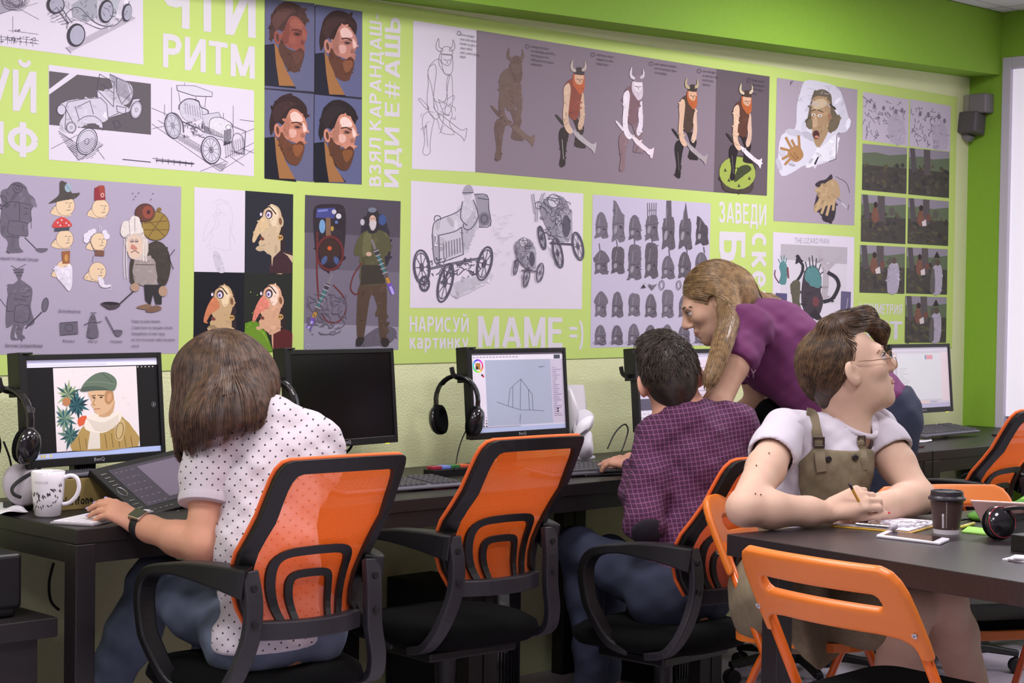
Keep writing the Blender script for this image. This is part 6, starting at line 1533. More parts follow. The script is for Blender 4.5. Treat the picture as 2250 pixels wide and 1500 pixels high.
for j in range(5):
    for i in range(14):
        q = slab(0.006+i*0.0200, 0.006+j*0.0212, 0.006+i*0.0200+0.0172, 0.006+j*0.0212+0.0182, 0.0062, 0.0085); kk_.add(q.v, q.f)
o = kk_.build('keys', M_WPL, wk); o['kind'] = 'stuff'

# ---- pen tablet on a tilted stand
TL = at(196, 1031, -0.385); BL = at(311, 1136, -0.555)
ev = (BL-TL); lv_ = ev.length; ev.normalize()
eu = Vector((1.0, 0.02, 0.0)); eu = (eu-ev*eu.dot(ev)).normalized(); en = ev.cross(eu).normalized(); en = en if en.z > 0 else -en
gt_ = thing('pen_tablet', 'big black pen tablet propped up at an angle in front of the woman', 'graphics tablet', (TL.x+0.2, TL.y-0.1, DZ))
def tp_(u, v, n=0.0): return TL+eu*u+ev*v+en*n
WT = 0.42
def tslab(u0, v0, u1, v1, n0, n1):
    q = MB(); q.add([tp_(u, v, n) for n in (n0, n1) for v in (v0, v1) for u in (u0, u1)], [(0, 2, 3, 1), (4, 5, 7, 6), (0, 1, 5, 4), (2, 6, 7, 3), (0, 4, 6, 2), (1, 3, 7, 5)])
    bm_ = q; return q
def fixn(o):
    b = bmesh.new(); b.from_mesh(o.data); bmesh.ops.recalc_face_normals(b, faces=b.faces); b.to_mesh(o.data); b.free(); return o
fixn(tslab(0, 0, WT, lv_, -0.02, 0).build('tablet_body', M_BLK, gt_, bevel=0.004))
fixn(tslab(0.045, 0.02, WT-0.02, lv_-0.03, 0.0002, 0.0008).build('glass', mat('tablet_glass', S(66, 60, 72), 0.3), gt_))
pp = Print(TL, en, conv=lambda q: tp_(q[0], q[1], 0.0012))
pp.poly([(0.135, 0.03), (WT-0.03, 0.03), (WT-0.03, lv_-0.045), (0.135, lv_-0.045)], S(104, 94, 110)); pp.poly([(0.235, 0.10), (0.28, 0.085), (0.33, 0.10), (0.35, 0.13), (0.30, 0.15), (0.26, 0.20), (0.245, 0.15)], S(52, 46, 54), 3); pp.poly([(0.24, 0.12), (0.29, 0.13), (0.29, 0.19), (0.25, 0.20)], S(72, 64, 74), 3)
pr2 = random.Random(9)
for i in range(34): x = 0.055+0.018*(i % 4); y = 0.035+0.026*(i//4); pp.rect(x, y, x+pr2.uniform(0.005, 0.013), y+0.002, S(120, 112, 124))
pp.build('screen', mat('tablet_screen', attr=True, rough=0.3, emit=0.12), gt_, 'dim tablet screen with a dark sketch')
bt = MB()
for i in range(7):
    v = 0.03+i*0.0155+(0.05 if i > 3 else 0); q = tslab(0.012, v, 0.03, v+0.003, 0.0, 0.0025); bt.add(q.v, q.f)
fixn(bt.build('side_buttons', M_CHROME, gt_))
MB().tube([tp_(0.021+0.011*math.cos(a), 0.105+0.017*math.sin(a), 0.001) for a in [2*PI*i/20 for i in range(20)]], 0.0012, 6, True).build('touch_ring', M_CHROME, gt_)
lg_ = MB()
for u in (0.10, WT-0.10): lg_.add([tp_(u-0.02, 0.03, -0.02), tp_(u+0.02, 0.03, -0.02), tp_(u+0.02, 0.05, -0.02), tp_(u-0.02, 0.05, -0.02)]+[Vector((q.x, q.y+0.02, DZ)) for q in (tp_(u-0.02, 0.03), tp_(u+0.02, 0.03), tp_(u+0.02, 0.05), tp_(u-0.02, 0.05))], [(0, 1, 2, 3), (7, 6, 5, 4), (0, 4, 5, 1), (1, 5, 6, 2), (2, 6, 7, 3), (3, 7, 4, 0)])
fixn(lg_.build('stand', M_BLK, gt_))
MB().ball(tp_(0.012, lv_-0.004, 0.004), 0.004).build('pen_rest', M_WPL, gt_)

# ---- small stuff on the desks
def cable(label, pts, r=0.0026, col=M_RUB, cat='cable', name='cable'):
    o = MB().tube(catmull([Vector(p_) for p_ in pts], 6), r, 6).build(name, col, smooth=True); tag(o, label, cat); return o
cable('thin black headphone cable hanging down beside the first monitor', [at(8, 970, -0.26), at(22, 1010, -0.24), at(30, 1060, -0.22), at(38, 1098, -0.24)])
cable('thin black cable running down from the headphones beside the house drawing', [at(1032, 930, -0.22), at(1015, 965, -0.2), at(1005, 1000, -0.22), at(1001, 1032, -0.34)], 0.0022)
cable('black cable under the switched-off monitor', [at(775, 975, -0.2), at(765, 990, -0.2), at(745, 1003, -0.2), at(725, 1010, -0.2)], 0.004)
cable('looping black cable with a plug beside the boy', [at(1335, 985, -0.30), at(1352, 950, -0.25), at(1372, 932, -0.22), at(1380, 945, -0.22), at(1372, 975, -0.26), at(1366, 990, -0.3)], 0.0026)
cable('black power cable hanging behind the table leg', [at(118, 1236, -0.04), at(108, 1280, -0.04), at(112, 1320, -0.05), at(130, 1340, -0.06)], 0.004)
cable('black cable lying behind the mug', [at(88, 1030, -0.30), at(50, 1050, -0.32), at(28, 1070, -0.34), at(30, 1085, -0.36), at(45, 1092, -0.38)], 0.0045)
# crumpled papers at the edge
def sheet(name, label, corners, z, col=M_WPL, th=0.0015, cat='paper', wav=0.0):
    cs = [Vector((c[0], c[1], z)) for c in corners]
    def g(a, b):
        q = (cs[0]*(1-a)+cs[1]*a)*(1-b)+(cs[3]*(1-a)+cs[2]*a)*b
        return q+Vector((0, 0, wav*(0.5+0.5*math.sin(a*7+b*4))))
    q = MB(); n = 10; q.grid(g, n, n); o = q.build(name, col, smooth=True, solid=th); tag(o, label, cat); return o
p1_, p2_, p3_, p4_ = flatpos(-50, 1128), flatpos(20, 1108), flatpos(62, 1128), flatpos(0, 1142)
sheet('paper_sheet', 'crumpled white paper at the edge of the desk beside the mug', (p1_, p4_, p3_, p2_), DZ+0.004, M_WPL, 0.001, 'paper', 0.012)
rp = thing('speaker_puck', 'pale grey round plastic base behind the mug', 'stand', (2.19, -0.33, DZ))
MB().lathe([(0.0, 0.0), (0.05, 0.0), (0.055, 0.006), (0.05, 0.016), (0.0, 0.02)], 24, at(47, 1066, -0.30), Matrix.Rotation(math.radians(72), 3, 'X')).build('disc', mat('puck_grey', S(168, 160, 166), 0.5), rp, smooth=True)
MB().box((at(47, 1066, -0.30).x, -0.285, DZ+0.012), (0.06, 0.05, 0.024)).build('foot', M_GREYP, rp, bevel=0.004)
# marker box
mk = thing('marker_box', 'small black box with red, blue and green caps behind the keyboard', 'box', flatpos(985, 1034))
b0 = at(985, 1028, -0.30); b0.z = DZ
MB().box((b0.x, b0.y, DZ+0.011), (0.16, 0.05, 0.022)).build('tray', M_BLK, mk, bevel=0.002)
for i, c in enumerate(((150, 40, 60), (110, 130, 200), (50, 110, 60), (200, 90, 60))):
    MB().box((b0.x-0.057+i*0.038, b0.y, DZ+0.027), (0.036, 0.03, 0.010)).build('cap', mat('cap_%d' % i, S(*c), 0.35), mk, bevel=0.002)
# red edged slate tablets
def slate(label, px, py, rz, w=0.21, d=0.14, z=DZ):
    c = flatpos(px, py); t = thing('slate_tablet', label, 'tablet', c, rz, 'thin black drawing slates with a red edge')
    R = Matrix.Translation(c) @ Matrix.Rotation(rz, 4, 'Z')
    MB(R).box2((-w/2, -d/2, 0.003), (w/2, d/2, 0.008)).build('slate_body', M_BLK, t, bevel=0.002)
    MB(R).box2((-w/2+0.004, -d/2+0.002, 0.0), (w/2-0.004, d/2-0.002, 0.0029)).build('red_edge', mat('red_plastic', S(140, 34, 50), 0.4), t)
    return t
slate('thin black slate with a red edge in front of the grey keyboard', 972, 1068, 0.05, 0.17, 0.10)
slate('thin black slate with a red edge beside the jeans of the bending woman', 1972, 984, 0.08, 0.20, 0.12)
slate('thin black slate with a red edge near the window, behind the chair', 2235, 957, 0.05, 0.22, 0.12)
# pen tablet in front of the boy
pn = thing('pen_slate', 'flat black pen tablet in front of the boy', 'graphics tablet', flatpos(1330, 1042), 0.0)
RP = Matrix.Translation(Vector(flatpos(1345, 1042))) @ Matrix.Rotation(math.radians(-18), 4, 'Z')
MB(RP).box2((-0.12, -0.045, 0), (0.12, 0.045, 0.007)).build('slate_body', M_BLKG, pn, bevel=0.002)
MB(RP).tube([(-0.10, -0.02, 0.012), (0.05, -0.02, 0.012), (0.062, -0.02, 0.011)], [0.0045, 0.0045, 0.0012], 8).build('stylus', M_RUB, pn, smooth=True)
# white paper sculpture behind the house drawing screen
ps_ = thing('paper_model', 'white folded paper sculpture with leaf shaped loops', 'paper model', at(1278, 1000, -0.20))
M_PAPER = mat('paper_white', S(238, 234, 242), 0.75)
yb_ = -0.16
def pshape(name, pts, Y, dY, bulge, smooth=4, parent=ps_):
    """leaf: outline pixels; bent out of plane by bulge"""
    P_ = [at(x, y, Y) for x, y in pts]
    q = catmull(P_, smooth, True); c = sum(q, Vector())/len(q)
    vs = [c+Vector((0, -bulge, 0))]+q; n = len(q)
    o = MB().add(vs, [(0, 1+(i+1) % n, 1+i) for i in range(n)]).build(name, M_PAPER, parent, smooth=True, solid=0.0012); return o
tw = MB(); tw.add([at(1246, 845, yb_), at(1280, 845, yb_), at(1300, 1000, yb_), at(1250, 1010, yb_), at(1246, 845, yb_+0.05), at(1283, 845, yb_+0.05), at(1303, 998, yb_+0.05), at(1250, 1008, yb_+0.05)], [(0, 3, 2, 1), (4, 5, 6, 7), (0, 1, 5, 4), (1, 2, 6, 5), (2, 3, 7, 6), (3, 0, 4, 7)])
fixn(tw.build('folded_sheet', M_PAPER, ps_))
pshape('leaf_loop', [(1250, 852), (1262, 870), (1272, 905), (1268, 940), (1252, 960), (1244, 900)], yb_-0.03, 0, 0.03)
pshape('leaf_loop', [(1304, 912), (1290, 900), (1272, 905), (1262, 935), (1262, 952), (1285, 945), (1300, 930)], yb_-0.05, 0, -0.02)
pshape('leaf_loop', [(1304, 915), (1302, 935), (1288, 952), (1266, 955), (1258, 965), (1270, 930), (1290, 915)], yb_-0.06, 0, 0.02)
pshape('leaf_loop', [(1298, 948), (1302, 965), (1302, 1000), (1280, 1010), (1266, 990), (1268, 960), (1282, 948)], yb_-0.04, 0, 0.025)
pb = at(1275, 1005, yb_+0.02); MB().box((pb.x, pb.y, (DZ+pb.z)/2+0.003), (0.085, 0.06, pb.z-DZ+0.006)).build('card_base', M_PAPER, ps_, bevel=0.001)
# sticky note under the screens
for i, (px, py, w_, c, l) in enumerate(((1142, 964, 0.03, (196, 190, 140), 'beige sticky note under the house drawing screen'),)):
    q = at(px, py+2, -0.262); o = MB().box((q.x, q.y, q.z-0.012), (w_, 0.0012, 0.028)).build('sticky_note', mat('note_%d' % i, S(*c), 0.8)); tag(o, l, 'note')
# mouse and papers at the far end
mo = thing('mouse', 'grey computer mouse on the desk by the bright window', 'mouse', flatpos(2243, 946))
mp_ = Vector(flatpos(2246, 948)); MB().lathe([(0.0, 0.0), (0.03, 0.0), (0.033, 0.008), (0.026, 0.022), (0.012, 0.031), (0.0, 0.033)], 20, mp_, None, 1.6, 1.0).build('shell', mat('mouse_grey', S(150, 146, 160), 0.35), mo, smooth=True)
MB().box(mp_+Vector((-0.02, 0, 0.03)), (0.018, 0.006, 0.008)).build('wheel', M_BLK, mo, bevel=0.002)
q4 = [flatpos(1998, 962), flatpos(2040, 955), flatpos(2048, 970), flatpos(1995, 976)]
sheet('paper_sheet', 'white papers under the raised keyboard at the far desk', (q4[3], q4[2], q4[1], q4[0]), DZ+0.002, M_WPL, 0.002, 'paper', 0.002)
# ---- computers under the desks
def tower(label, x, y, led=False):
    t = thing('computer_tower', label, 'computer', (x, y, 0), 0, 'computer towers under the desks')
    MB().box2((x-0.095, y, 0.0), (x+0.095, y+0.40, 0.42)).build('case', M_RUB, t, bevel=0.004)
    MB().box2((x-0.09, y-0.012, 0.01), (x+0.09, y-0.0005, 0.41)).build('front_panel', M_BLK, t, bevel=0.004)
    for i in range(12): MB().box2((x-0.08+i*0.0135, y-0.017, 0.04), (x-0.073+i*0.0135, y-0.0125, 0.24)).build('vent_rib', M_BLKG, t)
    if led: MB().lathe([(0, 0), (0.004, 0), (0.004, 0.003), (0, 0.004)], 10, (x+0.03, y-0.012, 0.335), Matrix.Rotation(PI/2, 3, 'X')).build('power_light', mat('led_blue', S(60, 70, 255), 0.3, emit=6.0), t)
    return t
pl = at(1114, 1386, -0.50)
tower('computer tower with a blue light under the desk of the empty chair', pl.x-0.03, -0.487, True)
tower('computer tower with a ribbed front under the desk beside the boy', 4.57, -0.50)
# ---- printer on a low cabinet at the left edge
cb = thing('low_cabinet', 'low black cabinet standing at the end of the desks under the printer', 'cabinet', (1.88, -0.45, 0))
CT = at(145, 1335, -0.60); ctz = 0.545
MB().box2((1.50, -0.66, ctz-0.045), (2.105, -0.12, ctz)).build('cabinet_top', M_DESK, cb, bevel=0.002)
MB().box2((1.50, -0.63, 0), (2.07, -0.14, ctz-0.0455)).build('cabinet_body', M_DESK, cb, bevel=0.002)
pr = thing('printer', 'black office printer on the low cabinet beside the desk', 'printer', (1.75, -0.45, ctz))
MB().box2((1.50, -0.60, ctz), (2.035, -0.20, ctz+0.105)).build('printer_body', M_BLK, pr, bevel=0.012, seg=3)
MB().box2((1.96, -0.605, ctz+0.02), (2.045, -0.195, ctz+0.148)).build('side_panel', M_BLK, pr, bevel=0.010, seg=3)
MB().box2((1.50, -0.59, ctz+0.106), (1.955, -0.21, ctz+0.15)).build('scanner_lid', M_GREYP, pr, bevel=0.010, seg=3)
MB().box2((1.55, -0.604, ctz+0.072), (1.94, -0.598, ctz+0.080)).build('trim_line', M_CHROME, pr)
MB().box2((1.55, -0.66, ctz+0.01), (1.92, -0.60, ctz+0.022)).build('paper_tray', M_GREYP, pr, bevel=0.003)

# ================================================================== things on the black table
def tp3(px, py, z=DZ): return atz(px, py, z)
# clipboard with drawing paper
A_, B_, C_, D_ = tp3(1825, 1157), tp3(2003, 1173), tp3(2075, 1152), tp3(1905, 1137)
cl = thing('clipboard', 'yellow edged clipboard with white drawing paper under the writing hand', 'clipboard', tuple((A_+C_)/2))
def quadslab(P, z0, z1):
    q = MB(); q.add([Vector((p_.x, p_.y, z)) for z in (z0, z1) for p_ in P], [(3, 2, 1, 0), (4, 5, 6, 7), (0, 1, 5, 4), (1, 2, 6, 5), (2, 3, 7, 6), (3, 0, 4, 7)]); return q
def inset(P, k):
    c = sum(P, Vector())/4; return [c+(p_-c)*k for p_ in P]
PB = [A_, B_, C_, D_]
fixn(quadslab(PB, DZ, DZ+0.004).build('board', mat('board_yellow', S(214, 168, 40), 0.5, noise=(8, 0.5, S(196, 150, 60))), cl, bevel=0.001))
M_SHEET = mat('paper_sheet', S(232, 226, 236), 0.8)
for i, (dx, kz) in enumerate(((0.004, 0.97), (-0.003, 0.95), (0.002, 0.93))):
    fixn(quadslab([p_+Vector((dx, 0.004-0.002*i, 0)) for p_ in inset(PB, kz)], DZ+0.0042+i*0.0014, DZ+0.0052+i*0.0014).build('drawing_sheet', M_SHEET, cl))
pp = Print((0, 0, DZ+0.0085), (0, 0, 1)); sk = random.Random(4)
for i in range(60):
    x, y = sk.uniform(1925, 2035), sk.uniform(1143, 1158); pp.line([(x, y), (x+sk.uniform(2, 12), y+sk.uniform(-2, 2)), (x+sk.uniform(8, 18), y+sk.uniform(-3, 3))], 0.7, S(150, 140, 156), 2)
pp.build('pencil_lines', M_LOGO, cl)
c1, c2 = A_.lerp(B_, 0.30), A_.lerp(B_, 0.72); dn = (D_-A_).normalized()
fixn(quadslab([c1+dn*0.002, c2+dn*0.002, c2+dn*0.022, c1+dn*0.022], DZ+0.009, DZ+0.015).build('clip', M_CHROME, cl, bevel=0.002))
MB().tube(catmull([c1.lerp(c2, 0.3)+dn*0.02+Vector((0, 0, 0.016)), c1.lerp(c2, 0.45)+dn*0.028+Vector((0, 0, 0.021)), c1.lerp(c2, 0.7)+dn*0.02+Vector((0, 0, 0.016))], 4), 0.0012, 6).build('clip_wire', M_CHROME, cl, smooth=True)
# phone
P_ = [tp3(1925, 1181), tp3(2066, 1198), tp3(2087, 1189), tp3(1950, 1170)]
ph = thing('smartphone', 'white smartphone with a dark screen lying at the table edge', 'phone', tuple(sum(P_, Vector())/4))
M_PHONE = mat('phone_white', S(226, 220, 230), 0.25)
fixn(quadslab(P_, DZ, DZ+0.0075).build('phone_body', M_PHONE, ph, bevel=0.003, seg=3))
c_ = sum(P_, Vector())/4; ax = (P_[1]-P_[0]+P_[2]-P_[3])/2; ay = (P_[3]-P_[0]+P_[2]-P_[1])/2
fixn(quadslab([c_+ax*sx*0.39+ay*sy*0.44 for sx, sy in ((-1, -1), (1, -1), (1, 1), (-1, 1))], DZ+0.0076, DZ+0.0079).build('screen', mat('phone_screen', S(40, 30, 32), 0.12), ph))
hb_ = MB(); hb_.lathe([(0, 0), (0.004, 0), (0.004, 0.0003), (0, 0.0004)], 14, c_+ax*0.44+Vector((0, 0, 0.0076))); hb_.build('home_button', M_WPL, ph)
# eraser and small case beside the phone
e0 = tp3(1963, 1172); er = MB().ball((e0.x, e0.y, DZ+0.0165), (0.017, 0.010, 0.008), 16, 10, Matrix.Rotation(0.3, 3, 'Z')).build('kneaded_eraser', mat('eraser_grey', S(176, 168, 178), 0.6, bump=(160, 0.6, 0.003)), smooth=True); tag(er, 'lumpy grey kneaded eraser resting on the white phone', 'eraser')
e1 = tp3(1985, 1166); o = MB().box((e1.x+0.012, e1.y+0.008, DZ+0.008), (0.036, 0.018, 0.016), Matrix.Rotation(-0.8, 3, 'Z')).build('eraser_block', mat('eraser_white', S(196, 192, 202), 0.35), bevel=0.004); tag(o, 'small clear plastic eraser block beside the clipboard', 'eraser')
# paper cup
cb_ = tp3(2079, 1171); cu = thing('coffee_cup', 'brown paper coffee cup with a black lid and white barcode', 'cup', tuple(cb_))
CS = Matrix.Scale(1.13, 3)
M_CUP = mat('cup_brown', S(70, 50, 48), 0.5, bump=(400, 0.1, 0.001))
MB().lathe([(0.0, 0.0), (0.0262, 0.0), (0.0272, 0.010)], 36, cb_, CS).build('cup_foot', mat('cup_white', S(206, 198, 204), 0.6), cu, smooth=False)
MB().lathe([(0.0275, 0.010), (0.0352, 0.076), (0.0345, 0.0765), (0.0, 0.0765)], 36, cb_, CS).build('cup_wall', M_CUP, cu, smooth=False)
M_LID = mat('lid_black', S(40, 34, 42), 0.38)
MB().lathe([(0.036, 0.070), (0.0392, 0.0715), (0.0392, 0.0755), (0.0365, 0.0775), (0.0345, 0.080), (0.0335, 0.089), (0.0325, 0.0905), (0.0300, 0.0905), (0.0290, 0.0875), (0.0, 0.0875)], 40, cb_, CS).build('lid', M_LID, cu, smooth=False, bevel=0.0008)
fwc = Vector((-_f[0], -_f[1], 0)).normalized(); ac = math.atan2(fwc.y, fwc.x)
def cupp(q):
    z = q[1]; r_ = 0.0275+(0.0352-0.0275)*(z-0.010)/0.066+0.0003; a = ac+q[0]/0.031; return cb_+1.13*Vector((r_*math.cos(a), r_*math.sin(a), z))
pp = Print(cb_, fwc, conv=cupp); pp.rect(-0.017, 0.014, -0.0125, 0.044, S(214, 208, 214))
for i in range(14): pp.rect(-0.0085, 0.014+i*0.004, -0.0068, 0.0165+i*0.004, S(190, 180, 184))
for i in range(8): pp.rect(-0.0125+0.0006, 0.016+i*0.003, -0.013-0.003, 0.0168+i*0.003, S(90, 70, 70))
pp.rect(0.006, 0.012, 0.022, 0.0135, S(150, 130, 60)); pp.build('print', M_LOGO, cu)
# pencil is held by the person (see people)
# tablet computer leaning on its cover
tT, tB = tp3(2172, 1178), None
tb_ = thing('tablet_computer', 'rose coloured tablet computer leaning on its stand', 'tablet', tuple(tT))
L0 = Vector((tT.x, tT.y, DZ)); du = Vector((0.42, -0.90, 0)).normalized(); lean = Vector((0.24, 0.10, 0.0))
topL = at(2138, 1108, L0.y+0.05)
topL = L0+Vector((-0.035, 0.03, 0.085))
def tq(u, v, n=0.0):
    e = (topL-L0); nn = du.cross(e).normalized(); return L0+du*u+e*v+nn*n
q = MB(); q.add([tq(u, v, n) for n in (-0.006, 0.002) for v in (0.02, 1) for u in (0, 0.24)], [(0, 2, 3, 1), (4, 5, 7, 6), (0, 1, 5, 4), (2, 6, 7, 3), (0, 4, 6, 2), (1, 3, 7, 5)])
fixn(q.build('tablet_body', mat('rose_metal', S(196, 158, 154), 0.35, metal=0.3), tb_, bevel=0.002))
q = MB(); q.add([tq(0.03, 0.7, 0.003), tq(0.2, 0.7, 0.003), tq(0.2, 0.0, 0.09)+Vector((0, 0, -0.0)), tq(0.03, 0.0, 0.09)], [(0, 1, 2, 3)]); q.build('stand_flap', M_RUB, tb_, solid=0.003)
# headphones on the table
h4 = thing('headphones', 'glossy black headphones with a red line lying in front of the rose tablet', 'headphones', tuple(tp3(2200, 1190)), 0, None)
hc = tp3(2195, 1186); hz = DZ+0.040
Rc = Matrix.Rotation(ac+0.35, 3, 'Z') @ Matrix.Rotation(PI/2-0.25, 3, 'Y')
cc = Vector((hc.x, hc.y, hz))
MB().lathe([(0, 0.026), (0.018, 0.025), (0.031, 0.018), (0.0385, 0.007), (0.040, 0.0), (0.037, -0.004)], 28, cc, Rc).build('ear_cup', M_BLKG, h4, smooth=True)
MB().tube([cc+Rc @ Vector((0.036*math.cos(a), 0.036*math.sin(a), 0.012)) for a in [2*PI*i/28 for i in range(28)]], 0.0011, 6, True).build('red_line', mat('red_line', S(170, 50, 70), 0.4), h4)
MB().lathe([(0.037, -0.002), (0.040, -0.008), (0.036, -0.018), (0.026, -0.018), (0.02, -0.008), (0, -0.007)], 26, cc, Rc).build('ear_cushion', M_FABK, h4, smooth=True)
ud = Vector((_r[0], _r[1], 0)); hb = [cc+Vector((0, 0, 0.03)), cc+ud*0.05+Vector((0, 0, 0.036)), cc+ud*0.11+Vector((0, 0, 0.018)), cc+ud*0.16+Vector((0, 0, -0.01)), cc+ud*0.17+Vector((0, 0, -0.02))]
MB().sweep(catmull(hb, 5), [(-0.011, -0.004), (0.011, -0.004), (0.011, 0.004), (-0.011, 0.004)]).build('headband', M_BLKG, h4, bevel=0.002)
c2_ = cc+ud*0.155+Vector((0.02, 0.02, -0.006)); MB().lathe([(0, 0.024), (0.03, 0.018), (0.038, 0.0), (0.036, -0.012), (0.0, -0.01)], 24, c2_, Matrix.Rotation(0.4, 3, 'X')).build('ear_cup', M_BLKG, h4, smooth=True)
# green bag behind
gb = thing('pencil_case', 'bright green fabric pencil case lying open behind the tablet', 'bag', tuple(tp3(2190, 1140)))
M_GRN = mat('fabric_green', S(84, 140, 40), 0.8, noise=(14, 0.6, S(58, 108, 28)), bump=(300, 0.5, 0.002))
g0 = tp3(2190, 1142)
gs = SDF((g0.x-0.22, g0.y-0.22, DZ-0.01), (g0.x+0.26, g0.y+0.22, DZ+0.14), 0.006)
for (a, b, zz, r_) in ((0.02, -0.03, 0.02, (0.07, 0.045, 0.026)), (0.09, -0.09, 0.034, (0.08, 0.05, 0.038)), (-0.03, 0.02, 0.010, (0.05, 0.04, 0.014)), (0.13, -0.05, 0.03, (0.06, 0.05, 0.034))): gs.ell((g0.x+a, g0.y+b, DZ+zz), r_, k=0.04)
gs.plane((0, 0, DZ+0.0005), (0, 0, -1)); gs.build('bag_body', M_GRN, gb, relax=2)
z0, z1 = g0+Vector((0.04, -0.05, 0.050)), g0+Vector((0.12, -0.10, 0.076))
MB().sweep([z0, z0.lerp(z1, .5)+Vector((0, 0, .008)), z1], [(-0.012, -0.005), (0.012, -0.005), (0.012, 0.005), (-0.012, 0.005)]).build('zip_edge', mat('green_bright', S(150, 214, 70), 0.5), gb, bevel=0.003)
fixn(quadslab([tp3(2112, 1170), tp3(2168, 1176), tp3(2172, 1164), tp3(2128, 1158)], DZ+0.0004, DZ+0.003).build('flap', mat('green_bright', S(150, 214, 70), 0.5), gb))
# strap and glasses-like black bar behind the cup
o = MB().tube([tp3(2112, 1147)+Vector((0, 0, .006)), tp3(2150, 1141)+Vector((0, 0, .006))], 0.0035, 6).build('marker_pen', M_BLK, smooth=True); tag(o, 'thin black marker lying behind the paper cup', 'pen')
o = MB().tube([tp3(2112, 1162)+Vector((0, 0, .005)), tp3(2140, 1154)+Vector((0, 0, .005))], 0.0042, 8).build('yellow_pen', mat('pen_yellow', S(214, 206, 96), 0.4), smooth=True); tag(o, 'pale yellow pen lying between the cup and the green case', 'pen')
# black box and papers at the frame edge
k0 = tp3(2262, 1212); o = MB().box((k0.x+0.02, k0.y, DZ+0.019), (0.09, 0.06, 0.038), Matrix.Rotation(TA, 3, 'Z')).build('small_box', M_BLK, bevel=0.002); tag(o, 'small open black box at the frame edge of the table', 'box')
for i in range(3):
    k1 = tp3(2262, 1232); o = MB().box((k1.x-0.01+i*0.004, k1.y-0.008*i, DZ+0.002+i*0.0032), (0.05, 0.09, 0.003), Matrix.Rotation(TA+0.2+0.2*i, 3, 'Z')).build('folded_leaflet', M_SHEET)
    tag(o, ('folded white leaflet at the frame edge, bottom of the little pile', 'folded white leaflet in the middle of the little pile', 'folded white leaflet on top of the little pile')[i], 'paper', 'folded leaflets')

# ================================================================== people
def skin_mat(name, c, c2):
    return mat(name, c, 0.62, noise=(26, 0.45, c2), bump=(420, 0.12, 0.0008), sss=0.0, spec=0.25)
SK1 = skin_mat('skin_tan', S(206, 152, 126), S(198, 140, 114)); SK2 = skin_mat('skin_boy', S(208, 156, 134), S(198, 138, 116)); SK3 = skin_mat('skin_warm', S(204, 164, 140), S(196, 148, 124)); SK4 = skin_mat('skin_pale', S(212, 178, 156), S(204, 162, 142))
def hair_mat(name, c, c2, st=(1, 1, 1)):
    m = mat(name, c, 0.42, noise=(55, 0.9, c2), spec=0.5)
    return m
HR1 = hair_mat('hair_brown', S(56, 39, 31), S(80, 58, 44)); HR2 = hair_mat('hair_dark', S(34, 28, 26), S(56, 46, 40)); HR3 = hair_mat('hair_fair', S(112, 87, 60), S(140, 112, 78)); HR4 = hair_mat('hair_ash', S(58, 43, 33), S(82, 62, 46))
def sample(sd, P):
    idx = []; fr = []
    for q in range(3):
        a = sd.ax[q]; i = np.clip(np.searchsorted(a, P[:, q])-1, 0, len(a)-2); idx.append(i); fr.append(np.clip((P[:, q]-a[i])/(a[i+1]-a[i]), 0, 1))
    out = 0
    for d in range(8):
        o = [(d >> q) & 1 for q in range(3)]
        w = 1
        for q in range(3): w = w*(fr[q] if o[q] else 1-fr[q])
        out = out+w*sd.F[idx[0]+o[0], idx[1]+o[1], idx[2]+o[2]]
    return out
def grad(sd, P, e=0.004):
    g = np.stack([sample(sd, P+np.eye(3)[q]*e)-sample(sd, P-np.eye(3)[q]*e) for q in range(3)], 1)
    return g/np.maximum(np.linalg.norm(g, axis=1), 1e-6)[:, None]
